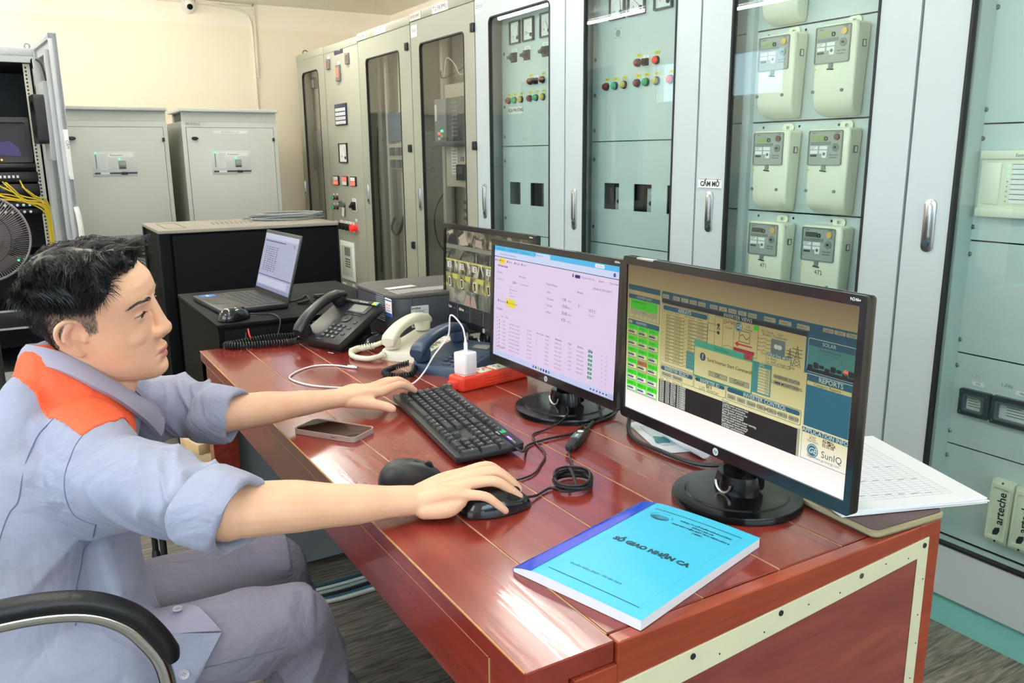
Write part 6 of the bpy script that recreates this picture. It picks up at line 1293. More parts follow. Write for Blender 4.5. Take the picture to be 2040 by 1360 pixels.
b = MB(); b.lathe([(0.017, 0), (0.017, 0.003), (0.012, 0.004)], M_phk, 24, Mb @ Matrix.Translation((0.022, 0.112, 0.014))); b.lathe([(0.006, 0), (0.006, 0.005), (0.0001, 0.0055)], M_phb, 16, Mb @ Matrix.Translation((0.022, 0.112, 0.014))); b.build('navigation_ring', t)
for k in range(3): b = MB(); b.rbox(0.062, 0.076, 0.040+k*0.028, 0.050+k*0.028, 0.013, 0.0165, M_phk, 0.002, M=Mb); b.build('key', t)
for k in range(4): b = MB(); b.rbox(-0.008+k*0.019, 0.006+k*0.019, 0.133, 0.139, 0.013, 0.016, M_phk, 0.001, M=Mb); b.build('key', t)
b = MB(); b.rbox(-0.012, 0.010, 0.006, 0.014, 0.013, 0.0155, M_phk, 0.002, M=Mb); b.build('key', t)
b = MB(); b.box(0.045, 0.068, -0.0126, -0.0120, 0.01, 0.03, M_label, Mb @ Matrix.Rotation(math.radians(90), 4, 'X') @ Matrix.Translation((0, 0, -0.0))); b.build('barcode', t)
e0 = Mb @ V(-0.075, -0.004, 0.008)
o = coil([e0, (e0.x-0.02, e0.y+0.03, DZ+0.012), (0.60, 2.40, DZ+0.012), (0.52, 2.42, DZ+0.012), (0.485, 2.45, DZ+0.012), (0.51, 2.455, DZ+0.013), (0.60, 2.44, DZ+0.022), (0.67, 2.425, DZ+0.022), (0.73, 2.42, DZ+0.014)], 0.0024, 62, 0.0085, M_cableblk).build('coiled_cord', t)
# cream phone and navy phone
def bell_phone(label, x, y, deg, body, m2, keym, cordm, hs_dx, w=0.178, l=0.212, pitch=0, z0=0.026, z1=0.052, cable=None, lcd=(0.008, 0.050, 0.150, 0.176), bnz=0.0):
    t = thing('desk_phone', label, 'phone', (x, y, DZ)); Mp = lm(x, y, DZ, deg)
    b = MB(); wedge(b, w, l, z0, z1, body, Mp); b.build('body', t, angle=40)
    sl = math.atan2(z1-z0, l); Ms = Mp @ Matrix.Translation((0, 0, z0)) @ Matrix.Rotation(sl, 4, 'X')
    handset(t, Ms @ Matrix.Translation((hs_dx, l*0.50, 0.027)), 0.215, body, w=0.048, rise=0.026, th=0.028)
    b = MB(); b.rbox(lcd[0]-0.004, lcd[1]+0.004, lcd[2]-0.004, lcd[3]+0.004, -0.001, 0.002, m2, 0.002, M=Ms); b.box(lcd[0], lcd[1], lcd[2], lcd[3], 0.002, 0.0028, M_lcdph, Ms); b.build('display', t)
    for r_ in range(4):
        for c_ in range(3):
            b = MB(); Mk = Ms @ Matrix.Translation((0.0+c_*0.0215, 0.040+r_*0.0195, 0)); b.lathe([(0.0075, 0), (0.0070, 0.0035), (0.0001, 0.0042)], keym, 16, Mk, sx=1.15, sy=0.8); b.text('*0#789456123'[r_*3+c_], 0.006, M_label if keym is not M_cream else M_ink, Mk @ Matrix.Translation((0, 0, 0.0043)), ext=0.0001); b.build('key', t)
    return t, Mp, Ms
M_phc = mat('phone_cream', '#dcd9c4', 0.4, var=0.03); M_phn = mat('phone_navy', '#2d3e55', 0.38, var=0.05); M_keyg = mat('key_olive_grey', '#8a8b78', 0.45); M_phn2 = mat('phone_navy_dark', '#22303f', 0.4)
tc_, Mp, Ms = bell_phone('cream desk phone with grey keys between the black phone and the navy phone', 0.868, 2.015, 35, M_phc, M_phc, M_keyg, M_phc, -0.056)
b = MB(); b.box(0.004, 0.066, 0.122, 0.140, 0.0, 0.0008, M_label, Ms); b.box(-0.006, 0.066, 0.180, 0.205, 0.0, 0.0006, M_label, Ms); b.text('12345', 0.010, M_red, Ms @ Matrix.Translation((0.030, 0.131, 0.001)), ext=0.0001)
for k in range(3): b.box(0.062, 0.074, 0.118-0.012*k, 0.121-0.012*k, 0.0, 0.0008, M_red, Ms)
b.build('number_card', tc_)
b = MB(); b.rbox(0.062, 0.074, 0.182, 0.194, 0, 0.003, M_ink, 0.001, M=Ms); b.build('indicator', tc_)
b = MB(); b.cyl(Mp @ V(-0.075, 0.010, 0.016), Mp @ V(-0.075, -0.006, 0.014), 0.010, M_phc, 14); b.build('cord_socket', tc_)
q0 = Mp @ V(-0.075, -0.004, 0.014)
b = MB(); b.tube(smooth_path([q0, (q0.x-0.04, q0.y-0.00, DZ+0.010), (q0.x-0.065, q0.y+0.05, DZ+0.010), (q0.x-0.045, q0.y+0.11, DZ+0.011), (q0.x+0.01, q0.y+0.115, DZ+0.014), (q0.x+0.035, q0.y+0.085, DZ+0.03)], 8), 0.0072, M_phc, 10); b.build('cord', tc_)
b = coil([(q0.x-0.055, q0.y+0.10, DZ+0.011), (q0.x-0.02, q0.y+0.122, DZ+0.012), (q0.x+0.02, q0.y+0.105, DZ+0.018)], 0.0022, 12, 0.0082, M_phc).build('coiled_cord', tc_)
tn_, Mp, Ms = bell_phone('navy blue desk phone behind the white phone charger', 0.876, 1.842, 28, M_phn, M_phn2, M_phn2, M_cableblk, -0.060, w=0.176, l=0.205, lcd=(0.010, 0.058, 0.146, 0.170))
b = MB(); b.lathe([(0.014, 0), (0.013, 0.003), (0.0001, 0.0035)], M_phn2, 24, Ms @ Matrix.Translation((0.050, 0.018, 0)), sx=1.0, sy=0.75); b.text('*', 0.014, M_phn, Ms @ Matrix.Translation((0.050, 0.016, 0.0036)), ext=0.0001); b.rbox(0.004, 0.028, 0.014, 0.024, 0, 0.0025, M_phn2, 0.002, M=Ms); b.text('SPK', 0.005, mat('orange_print', '#c98a4a', 0.5), Ms @ Matrix.Translation((0.016, 0.029, 0.0003)), ext=0.0001); b.build('speaker_key', tn_)
b = MB(); b.box(0.02, 0.055, 0.178, 0.182, 0, 0.0006, M_greyink, Ms)
for k in range(4): b.rbox(0.068, 0.078, 0.050+k*0.022, 0.058+k*0.022, 0, 0.002, M_phn2, 0.001, M=Ms)
b.build('side_keys', tn_)
q0 = Mp @ V(-0.070, -0.002, 0.016)
coil([(q0.x, q0.y, DZ+0.016), (q0.x-0.012, q0.y-0.02, DZ+0.012), (q0.x-0.035, q0.y-0.045, DZ+0.010), (q0.x-0.075, q0.y-0.030, DZ+0.010), (q0.x-0.080, q0.y+0.012, DZ+0.010), (q0.x-0.045, q0.y+0.035, DZ+0.012), (q0.x-0.005, q0.y+0.025, DZ+0.022)], 0.0020, 40, 0.0066, M_cableblk).build('coiled_cord', tn_)
b = MB(); b.tube(smooth_path([(1.07, 2.02, DZ+0.012), (1.09, 1.96, DZ+0.004), (1.05, 1.93, DZ+0.004), (1.00, 1.86, DZ+0.030), (1.03, 1.79, DZ+0.004), (1.10, 1.76, DZ+0.004)], 8), 0.0022, M_cable, 6); tag(b.build('phone_cable', loc=(1.05, 1.93, DZ)), 'thin grey telephone cable curling out behind the navy phone', 'cable')
mouse('computer_mouse', 'glossy black mouse resting between the black phone and the printer corner', (0.868, 2.262), math.radians(200), M_mouse)
b = MB(); b.rbox(1.045, 1.13, 2.115, 2.175, DZ+0.001, DZ+0.024, M_blackpl, 0.004); b.rbox(1.055, 1.062, 2.113, 2.116, DZ+0.008, DZ+0.016, M_greenlit, 0.001); tag(b.build('network_box', loc=(1.09, 2.14, DZ)), 'small black box with green light behind the cream phone by the rear monitor', 'box')
b = MB(); b.rbox(1.125, 1.150, 2.060, 2.090, DZ+0.001, DZ+0.030, mat('clear_plug', '#c9d4d4', 0.15, coat=0.5), 0.006); b.cyl((1.137, 2.06, DZ+0.014), (1.132, 2.03, DZ+0.010), 0.006, M_label, 10); tag(b.build('clear_plug', loc=(1.137, 2.07, DZ)), 'clear plastic plug lying at the foot of the rear monitor', 'plug')
# ---- red power strip, charger, white cable
M_strip = mat('strip_red', '#dd3a22', 0.32, var=0.05, coat=0.3); M_sock = mat('socket_cream', '#e2dac6', 0.4)
t = thing('power_strip', 'bright red power strip with cream sockets in front of the middle monitor', 'power strip', (0.94, 1.70, DZ))
ax = Vector((1.045-0.852, 1.722-1.688, 0)).normalized(); Mst = frameM((0.852, 1.697, DZ), ax, (-ax.y, ax.x, 0)); LS = 0.215
b = MB(); b.prism(rrect(0.0, LS, -0.029, 0.029, 0.010, 4), 0.0, 0.036, M_strip, Mst, r=0.006, seg=3)
b.prism([(-0.014, -0.010), (0.004, -0.016), (0.004, 0.016), (-0.014, 0.010)], 0.006, 0.026, M_strip, Mst, r=0.003)
for k in range(3): b.rbox(0.070, 0.150, -0.0305, -0.027, 0.010+k*0.007, 0.013+k*0.007, M_strip, 0.001, M=Mst)
b.build('housing', t)
for k in range(4):
    u = 0.034+k*0.049; b = MB(); b.rbox(u-0.019, u+0.019, -0.019, 0.019, 0.034, 0.0385, M_sock, 0.003, M=Mst)
    for sg in (-1, 1): b.cyl(Mst @ V(u+sg*0.007, 0.004, 0.0386), Mst @ V(u+sg*0.007, 0.004, 0.0389), 0.0026, M_ink, 10)
    b.box(u-0.002, u+0.002, -0.010, -0.005, 0.0385, 0.0389, M_ink, Mst); b.build('socket', t)
b = MB(); b.rbox(-0.030, -0.012, -0.009, 0.005, 0.012, 0.022, M_steel, 0.002, M=Mst); b.build('cord_clamp', t)
M_wp = mat('charger_white', '#f0f0ee', 0.25, var=0.01, coat=0.3)
t = thing('phone_charger', 'white square phone charger plugged into the red power strip', 'charger', (0.89, 1.70, DZ+0.039))
Mch = Mst @ Matrix.Translation((0.034, 0, 0.039)) @ Matrix.Rotation(math.radians(6), 4, 'Z')
b = MB(); b.prism(rrect(-0.0215, 0.0215, -0.0215, 0.0215, 0.008, 4), 0.0, 0.052, M_wp, Mch, r=0.003); b.build('body', t)
top = Mch @ V(0.002, 0, 0.054)
t2_ = thing('charging_cable', 'white charging cable arching from the charger and curling across the desk', 'cable', (0.77, 1.79, DZ))
b = MB(); b.cyl(top-V(0, 0, 0.002), top+V(0, 0, 0.020), 0.0048, M_wp, 12); b.cyl(top+V(0, 0, 0.020), top+V(-0.001, 0.0, 0.034), 0.0034, M_wp, 10, 0.0022); b.build('plug', t2_)
P = [top+V(-0.001, 0, 0.030), top+V(-0.006, 0.006, 0.060), top+V(-0.028, 0.02, 0.086), (0.862, 1.745, 0.885), (0.835, 1.77, 0.835), (0.815, 1.79, DZ+0.030), (0.785, 1.792, DZ+0.006), (0.740, 1.80, DZ+0.003), (0.66, 1.840, DZ+0.003), (0.60, 1.888, DZ+0.003), (0.562, 1.945, DZ+0.003), (0.548, 2.02, DZ+0.003), (0.585, 2.075, DZ+0.003), (0.640, 2.105, DZ+0.003), (0.685, 2.085, DZ+0.003), (0.712, 2.045, DZ+0.003)]
b = MB(); b.tube(smooth_path(P, 8), 0.0021, M_wp, 8); b.build('cord', t2_)
b = MB(); d = V(0.027, -0.040, 0).normalized(); e = V(0.712, 2.045, DZ+0.0045); b.cyl(e, e+d*0.022, 0.0042, M_wp, 12); b.cyl(e+d*0.022, e+d*0.030, 0.0030, M_chrome, 10); b.build('connector', t2_)
# ---- keyboard
M_kb = mat('keyboard_black', '#1d1f22', 0.42, var=0.06, bump=0.05, bscale=500); M_kc = mat('keycap_black', '#25272b', 0.48, var=0.05)
t = thing('keyboard', 'black full size keyboard with raised keys under the man\'s left hand', 'keyboard', (0.70, 1.45, DZ))
kA = V(0.632, 1.262, 0); kB = V(0.690, 1.690, 0)      # near and far ends of the front edge
ey_ = (kB-kA).normalized(); right = -ey_             # its own right points to the camera
Mk = frameM((kB.x, kB.y, DZ+0.004), right, (ey_.y, -ey_.x, 0)); LK, DK = 0.437, 0.135
Mk = Mk @ Matrix.Rotation(math.radians(3.2), 4, 'X')
b = MB(); b.prism(rrect(0, LK, 0, DK, 0.006, 3), 0.0, 0.013, M_kb, Mk, r=0.003); b.rbox(0.0, LK, DK-0.020, DK, 0.010, 0.016, M_kb, 0.003, M=Mk); b.build('case', t)
b = MB(); b.rbox(0.05, 0.07, DK-0.03, DK-0.010, -0.010, 0.001, M_kb, 0.002, M=Mk); b.rbox(LK-0.07, LK-0.05, DK-0.03, DK-0.010, -0.010, 0.001, M_kb, 0.002, M=Mk); b.build('feet', t)
def keycap(mb, u, v, w, h, txt='', hh=0.0085):
    g = 0.0012; b = bmesh.new(); bmesh.ops.create_cube(b, size=1)
    for q in b.verts:
        top_ = q.co.z > 0; sx_ = 0.74 if top_ else 1.0; iw = (w-2*g)-(0.0045 if top_ else 0); ih = (h-2*g)-(0.0050 if top_ else 0)
        q.co.x = u+w/2+q.co.x*iw; q.co.y = v+h/2+q.co.y*ih+(0.0006 if top_ else 0); q.co.z = 0.012+(hh if top_ else 0)
    bmesh.ops.bevel(b, geom=[e for e in b.edges if e.verts[0].co.z > 0.015 and e.verts[1].co.z > 0.015], offset=0.0008, segments=1, affect='EDGES')
    mb.bm(b, M_kc, Mk)
    if txt: mb.text(txt, 0.0058 if len(txt) < 3 else 0.0042, M_label, Mk @ Matrix.Translation((u+0.0045, v+h*0.66, 0.012+hh+0.0001)), 'LEFT', 'CENTER', 0.0)
p_ = 0.01905; u0 = 0.014; v0 = 0.010; KEYS = []
rows_ = [('Ctrl:1.25 Win:1.25 Alt:1.25  :6.25 Alt:1.25 Fn:1.25 Menu:1.25 Ctrl:1.25', 0), ('Shift:2.25 Z X C V B N M , . / Shift:2.75', 1), ('Caps:1.75 A S D F G H J K L ; " Enter:2.25', 2), ('Tab:1.5 Q W E R T Y U I O P [ ] \\:1.5', 3), ('~ 1 2 3 4 5 6 7 8 9 0 - = Back:2', 4)]
for line, r_ in rows_:
    u = u0
    for tok in line.replace('  :', ' _:').split():
        nm, w_ = (tok.rsplit(':', 1)+['1'])[:2] if ':' in tok[1:] else (tok, '1')
        w_ = float(w_); KEYS.append((u, v0+r_*0.0187, w_*p_, 0.0187, '' if nm == '_' else nm)); u += w_*p_
uf = u0
for k, g_ in enumerate([0]*1+[1]*4+[2]*4+[3]*4): KEYS.append((u0+k*p_*0.985+(0.0, 0.019, 0.028, 0.0375)[g_], v0+5*0.0187+0.004, p_, 0.0165, 'Esc' if k == 0 else 'F%d' % k))
un = u0+15*p_+0.004
for c_ in range(3):
    KEYS.append((un+c_*p_, v0+5*0.0187+0.004, p_, 0.0165, ('Prt', 'Scr', 'Pau')[c_]))
    for r_ in (3, 4): KEYS.append((un+c_*p_, v0+r_*0.0187, p_, 0.0187, (('Del', 'End', 'PgD'), ('Ins', 'Hom', 'PgU'))[r_-3][c_]))
    KEYS.append((un+c_*p_, v0, p_, 0.0187, '<v>'[c_]))
KEYS.append((un+p_, v0+0.0187, p_, 0.0187, '^'))
uq = un+3*p_+0.004
for r_, rw in enumerate((('0', None, '.'), ('1', '2', '3'), ('4', '5', '6'), ('7', '8', '9'), ('Num', '/', '*'))):
    for c_, nm in enumerate(rw):
        if nm is None: continue
        KEYS.append((uq+c_*p_, v0+r_*0.0187, p_*(2 if (r_ == 0 and c_ == 0) else 1), 0.0187, nm))
KEYS.append((uq+3*p_, v0, p_, 0.0374, 'Ent')); KEYS.append((uq+3*p_, v0+2*0.0187, p_, 0.0374, '+')); KEYS.append((uq+3*p_, v0+4*0.0187, p_, 0.0187, '-'))
KEYS.sort(key=lambda k: -k[0])
for k, q in enumerate(KEYS[:99]): b = MB(); keycap(b, *q); b.build('key', t, angle=25)
b = MB()
for q in KEYS[99:]: keycap(b, *q)
o = b.build('keys', t, angle=25); o['kind'] = 'stuff'
b = MB(); Mq = Mk @ Matrix.Translation((LK-0.085, DK-0.018, 0.0162))
b.box(0.042, 0.062, 0.000, 0.004, 0, 0.0004, mat('led_violet', '#6a50ff', 0.3, emit='#6a50ff', estr=1.6), Mq); b.box(0.0, 0.020, -0.002, 0.010, 0, 0.0003, M_green, Mq); b.text('Rapoo', 0.008, M_label, Mq @ Matrix.Translation((0.014, -0.006, 0.0002)), ext=0.0001)
for k in range(3): b.cyl(Mq @ V(0.066+k*0.006, 0.002, 0), Mq @ V(0.066+k*0.006, 0.002, 0.0004), 0.0012, M_label, 8)
b.build('status_strip', t)
# ---- mice on the desk, their leads, the cable coil
mouse('computer_mouse', 'matte black mouse half hidden behind the man\'s right forearm', (0.530, 1.232), math.radians(-20), M_mousem, L=0.112, Wd=0.066, H=0.039)
mR = mouse('computer_mouse', 'glossy black mouse held under the man\'s right hand', (0.600, 1.060), math.radians(-8), M_mouse, L=0.118, Wd=0.064, H=0.036)
t = thing('coiled_cable', 'black mouse cord wound into a tight coil right of the hand', 'cable', (0.755, 1.071, DZ))
random.seed(5); P = [V(0.655, 1.056, DZ+0.010), V(0.680, 1.064, DZ+0.004), V(0.712, 1.078, DZ+0.004)]
for i in range(6*14):
    a = math.pi+i*2*math.pi/14+0.0; k = i/84
    P.append(V(0.757+(0.034+0.004*math.sin(i*0.9)+0.002*math.sin(i*.31))*math.cos(a), 1.071+(0.033+0.004*math.cos(i*0.7))*math.sin(a), DZ+0.004+0.017*k+0.002*math.sin(i*0.5)))
b = MB(); b.tube(smooth_path(P, 2), 0.0022, M_cableblk, 7)
b.tube(smooth_path([(0.775, 1.105, DZ+0.014), (0.760, 1.085, DZ+0.026), (0.750, 1.062, DZ+0.027), (0.742, 1.040, DZ+0.012)], 6), 0.0026, M_cableblk, 7); b.build('coil', t)
b = MB(); b.tube(smooth_path([(0.782, 1.098, DZ+0.010), (0.800, 1.130, DZ+0.004), (0.826, 1.180, DZ+0.004), (0.838, 1.200, DZ+0.008)], 8), 0.0022, M_cableblk, 7); b.build('lead', t)
t = thing('usb_adapter', 'black cable coupling with a green label lying between the two monitor feet', 'adapter', (0.885, 1.236, DZ))
Mu = frameM((0.842, 1.204, DZ+0.011), (0.092, 0.072, 0.0), (-0.072, 0.092, 0))
b = MB(); b.rbox(0.028, 0.086, -0.011, 0.011, -0.008, 0.009, M_blackpl, 0.003, M=Mu); b.rbox(0.0, 0.030, -0.009, 0.009, -0.007, 0.007, M_blackpl, 0.004, M=Mu); b.cyl(Mu @ V(-0.008, 0, 0), Mu @ V(0.004, 0, 0), 0.005, M_blackpl, 10); b.cyl(Mu @ V(0.084, 0, 0), Mu @ V(0.104, 0, 0), 0.005, M_blackpl, 10); b.build('body', t)
b = MB(); b.box(0.034, 0.062, -0.008, 0.008, 0.009, 0.0094, mat('label_dim', '#5b6e66', 0.5), Mu); b.text('USB', 0.008, M_label, Mu @ Matrix.Translation((0.048, 0, 0.0095)), ext=0.0001); b.cyl(Mu @ V(0.074, 0, 0.009), Mu @ V(0.074, 0, 0.0094), 0.006, M_label, 14); b.build('label_plate', t)
b = MB(); ue = Mu @ V(0.103, 0, 0)
b.tube(smooth_path([ue, (0.965, 1.305, DZ+0.006), (1.01, 1.345, DZ+0.006), (1.06, 1.40, DZ+0.03), (1.09, 1.41, DZ+0.09)], 8), 0.0038, M_cableblk, 8); tag(b.build('usb_cable', loc=(1.0, 1.34, DZ)), 'black cable running from the coupling up behind the middle monitor foot', 'cable')
b = MB(); ke = Mk @ V(LK, DK-0.020, 0.009)
b.tube(smooth_path([ke, ke+V(0.008, -0.018, -0.004), (0.795, 1.275, DZ+0.004), (0.85, 1.285, DZ+0.004), (0.91, 1.285, DZ+0.004), (0.95, 1.31, DZ+0.0045), (0.985, 1.315, DZ+0.0045), (1.05, 1.33, DZ+0.01), (1.10, 1.36, DZ+0.04)], 8), 0.0024, M_cableblk, 7); tag(b.build('keyboard_cable', loc=(0.85, 1.285, DZ)), 'black cable from the keyboard corner passing the middle monitor foot', 'cable')
b = MB()
b.tube(smooth_path([(0.985, 1.43, DZ+0.019), (0.955, 1.37, DZ+0.019), (0.91, 1.335, DZ+0.013), (0.872, 1.335, DZ+0.003), (0.838, 1.325, DZ+0.003), (0.818, 1.285, DZ+0.003), (0.804, 1.235, DZ+0.003), (0.788, 1.205, DZ+0.003), (0.765, 1.182, DZ+0.003), (0.730, 1.150, DZ+0.003), (0.690, 1.140, DZ+0.003), (0.650, 1.150, DZ+0.003), (0.60, 1.185, DZ+0.006)], 8), 0.0019, M_cableblk, 6)
tag(b.build('thin_cable', loc=(0.80, 1.23, DZ)), 'thin black cable wandering over the middle monitor foot towards the spare mouse', 'cable')
b = MB(); b.tube(smooth_path([(1.10, 1.30, DZ+0.10), (1.04, 1.27, DZ+0.02), (0.99, 1.20, DZ+0.006), (0.985, 1.11, DZ+0.006), (1.00, 1.02, DZ+0.006), (1.05, 0.95, DZ+0.02)], 8), 0.0042, M_cableblk, 8); tag(b.build('monitor_cable', loc=(1.0, 1.15, DZ)), 'thick black cable curving under the left end of the nearest monitor', 'cable')
# ---- smartphone
t = thing('smartphone', 'smartphone with pink metal rim in a clear case, screen off, left of the keyboard', 'phone', (0.505, 1.557, DZ))
a_ = V(0.572-0.489, 1.517-1.638, 0).normalized(); Msp = frameM((0.5055, 1.557, DZ+0.0005), a_, (-a_.y, a_.x, 0))
M_rim = mat('rim_rose', '#c9a79c', 0.25, 0.8); M_case = glass_mat('clear_case', (0.93, 0.90, 0.88))
b = MB(); b.prism(rrect(-0.0735, 0.0735, -0.0355, 0.0355, 0.011, 5), 0.0015, 0.0090, M_rim, Msp, r=0.0015); b.build('body', t)
b = MB(); b.prism(rrect(-0.0715, 0.0715, -0.0335, 0.0335, 0.0095, 5), 0.0088, 0.0098, mat('glass_black', '#050506', 0.04, coat=0.0, spec=0.3), Msp); b.build('screen', t)
b = MB(); b.ring(rrect(-0.0757, 0.0757, -0.0377, 0.0377, 0.013, 5), rrect(-0.0737, 0.0737, -0.0357, 0.0357, 0.011, 5), 0.0, 0.0108, mat('case_pinkish', '#a8938b', 0.2, coat=0.3), Msp); b.build('case', t)
b = MB(); b.rbox(0.02, 0.035, -0.0382, -0.0372, 0.004, 0.007, M_rim, 0.0004, M=Msp); b.build('side_button', t)
# ---- blue handover book
M_cyan = mat('cover_cyan', '#3fb9dc', 0.42, var=0.03, scale=3); M_tape_b = mat('binding_tape_blue', '#0d43cc', 0.2, var=0.05, coat=0.5, bump=0.25, bscale=25)
def pages_mat():
    m, nt, p = new_mat('page_edges'); N = nt.nodes; L = nt.links
    tc = N.new('ShaderNodeTexCoord'); w = N.new('ShaderNodeTexWave'); w.bands_direction = 'Z'; w.inputs['Scale'].default_value = 420; w.inputs['Distortion'].default_value = 1.5; L.new(tc.outputs['Object'], w.inputs['Vector'])
    mx = N.new('ShaderNodeMix'); mx.data_type = 'RGBA'; mx.inputs[6].default_value = srgb('#d3d3de'); mx.inputs[7].default_value = srgb('#f1f1f6'); L.new(w.outputs['Fac'], mx.inputs[0]); L.new(mx.outputs[2], p.inputs['Base Color']); p.inputs['Roughness'].default_value = 0.7
    return m
M_pages = pages_mat()
t = thing('handover_book', 'thick soft cyan book with blue taped spine and black title at the near desk corner', 'book', (0.68, 0.80, DZ))
sp0 = V(0.520, 0.872, 0); sp1 = V(0.800, 0.948, 0)       # spine near end, far end
ey_ = (sp1-sp0).normalized(); ex_ = V(ey_.y, -ey_.x, 0)   # local y along the spine, x towards the fore-edge
Mbk = frameM((sp0.x, sp0.y, DZ), ex_, ey_); WB, HB, TB = 0.207, 0.290, 0.0140
def bz(u, v):       # thickness: pinched at the spine, swelling in the middle; far end a bit lifted
    return TB*(0.42+0.58*min(1, (u/0.040))**0.6)+0.0035*math.sin(math.pi*min(1, u/WB))*(0.3+0.7*v/HB)
def sheet(name, u0, u1, v0, v1, m, dz=0.0004, nu=16, nv=14, M=Mbk, zf=bz):
    vs = []; fs = []
    for i in range(nu+1):
        for j in range(nv+1):
            u = u0+(u1-u0)*i/nu; v = v0+(v1-v0)*j/nv; vs.append((u, v, zf(max(u, 0), v)+dz))
    for i in range(nu):
        for j in range(nv): a = i*(nv+1)+j; fs.append((a, a+nv+1, a+nv+2, a+1))
    b = MB(); b.add(vs, fs, m, M); return b
vs = []; fs = []; nu, nv = 16, 14
for i in range(nu+1):
    for j in range(nv+1): vs.append((WB*i/nu, HB*j/nv, bz(WB*i/nu, HB*j/nv)))
for i in range(nu+1):
    for j in range(nv+1): vs.append((WB*i/nu, HB*j/nv, 0.0006))
n1 = (nu+1)*(nv+1)
for i in range(nu):
    for j in range(nv): a = i*(nv+1)+j; fs.append((a, a+nv+1, a+nv+2, a+1)); fs.append((n1+a, n1+a+1, n1+a+nv+2, n1+a+nv+1))
for i in range(nu): a = i*(nv+1); fs.append((a, n1+a, n1+a+nv+1, a+nv+1)); a += nv; fs.append((a, a+nv+1, n1+a+nv+1, n1+a))
for j in range(nv): fs.append((j, j+1, n1+j+1, n1+j)); a = nu*(nv+1)+j; fs.append((a, n1+a, n1+a+1, a+1))
b = MB(); b.add(vs, fs, M_pages, Mbk); b.build('page_block', t, angle=40)
cv = sheet('cover', 0, WB+0.001, -0.0008, HB+0.0008, M_cyan, 0.0007).build('cover', t)
b = sheet('tape', 0.0, 0.031, -0.0008, HB+0.0008, M_tape_b, 0.0013); vv = []
b.prism([(-0.0012, 0), (0.0, 0), (0.0, TB*0.45), (-0.0012, TB*0.42)], 0, HB, M_tape_b, Mbk @ frameM((0, 0, 0), (1, 0, 0), (0, 0, 1)) @ Matrix.Translation((0, 0, -HB))); b.build('spine_tape', t)
# printing: every mark lies on the cover surface
def marks(mb, Mloc):
    """bend flat lettering (cover coordinates) onto the cover"""
    inv = Mbk.inverted(); out = []
    for p in mb.v:
        q = Vector(p); out.append(tuple(Mbk @ V(q.x, q.y, bz(max(q.x, 0), q.y)+0.0011+q.z*0.2)))
    mb.v = out; return mb
R90 = Matrix(((0, -1, 0, 0), (1, 0, 0, 0), (0, 0, 1, 0), (0, 0, 0, 1)))
dk_ = mat('print_teal_black', '#0f4152', 0.5, var=0.0); b = MB()
for (a0, a1, c0, c1) in ((0.044, 0.0452, 0.020, 0.270), (0.189, 0.1902, 0.020, 0.270), (0.044, 0.1902, 0.020, 0.0212), (0.044, 0.1902, 0.2688, 0.270)):
    nn = 12
    for k in range(nn): b.box(a0+(a1-a0)*k/nn, a0+(a1-a0)*(k+1)/nn, c0 if a1-a0 > .01 else c0+(c1-c0)*k/nn, c1 if a1-a0 > .01 else c0+(c1-c0)*(k+1)/nn, 0, 0.0001, dk_)
def tx(txt, size, u, v, ax='CENTER', bold=0.0): b.text(txt, size, dk_, Matrix.Translation((u, v, 0)), ax, 'CENTER', 0.00005, bold=bold)
tx('SỔ GIAO NHẬN CA', 0.0138, 0.118, 0.148, bold=0.0009)
for k, l_ in enumerate(('CÔNG TY CỔ PHẦN NĂNG LƯỢNG', 'SÔNG LAM 108', 'NHÀ MÁY ĐIỆN MẶT TRỜI VĨNH HẢO 6', '( 6868 )')): tx(l_, 0.0052, 0.140, 0.255-0.0075*k, bold=0.0002)
tx('Quyển: Năm 2024 - Tổ vận hành', 0.0062, 0.100, 0.050)
for k in range(12): a0 = math.radians(10+160*k/11); b.text('SONG LAM 108'[11-k], 0.0042, dk_, Matrix.Translation((0.068+0.019*math.cos(a0), 0.247+0.014*math.sin(a0), 0)) @ Matrix.Rotation(a0-math.pi/2, 4, 'Z'), 'CENTER', 'CENTER', 0.00005)
for k in range(7): rr_ = 0.016-0.0022*k; b.ring([(0.068+rr_*math.cos(a/12*6.283), 0.245-0.0005*k+rr_*0.5*math.sin(a/12*6.283)) for a in range(12)], [(0.068+(rr_-0.0009)*math.cos(a/12*6.283), 0.245-0.0005*k+(rr_-0.0009)*0.5*math.sin(a/12*6.283)) for a in range(12)], 0, 0.0001, dk_)
marks(b, None).build('cover_printing', cv, smooth=False)
# ---- paper stack, worn notebook below it, and loose papers behind the screens
M_paper = mat('paper_white', '#eef0f4', 0.6, var=0.01); M_rule = mat('paper_rule', '#b9bfc4', 0.6, var=0.0); M_pbl = mat('paper_blue', '#9fd0ec', 0.55, var=0.02)
t = thing('notebook', 'worn brown notebook with frayed pale pages lying under the paper stack', 'notebook', (1.09, 0.75, DZ))
Mn_ = frameM((1.012, 0.676, DZ+0.0005), (0.170, -0.012, 0), (0.012, 0.170, 0))
b = MB(); b.prism(rrect(0, 0.155, 0.0, 0.20, 0.010, 4), 0.004, 0.010, mat('page_tan', '#a89f7c', 0.7, var=0.1, scale=60), Mn_ @ Matrix.Translation((0.0, -0.001, 0))); b.build('page_block', t)
M_cbr = mat('cover_brown', '#5f4a4a', 0.5, var=0.1)
b = MB(); b.prism(rrect(0.006, 0.157, 0.004, 0.205, 0.012, 4), 0.010, 0.0116, M_cbr, Mn_); b.prism(rrect(0.004, 0.157, 0.001, 0.205, 0.012, 4), 0.0, 0.004, mat('cover_board', '#77745f', 0.6, var=0.1), Mn_); b.build('cover', t)
t = thing('paper_stack', 'stack of white ruled record sheets jutting over the right desk edge', 'paper', (1.18, 0.80, DZ+0.012))
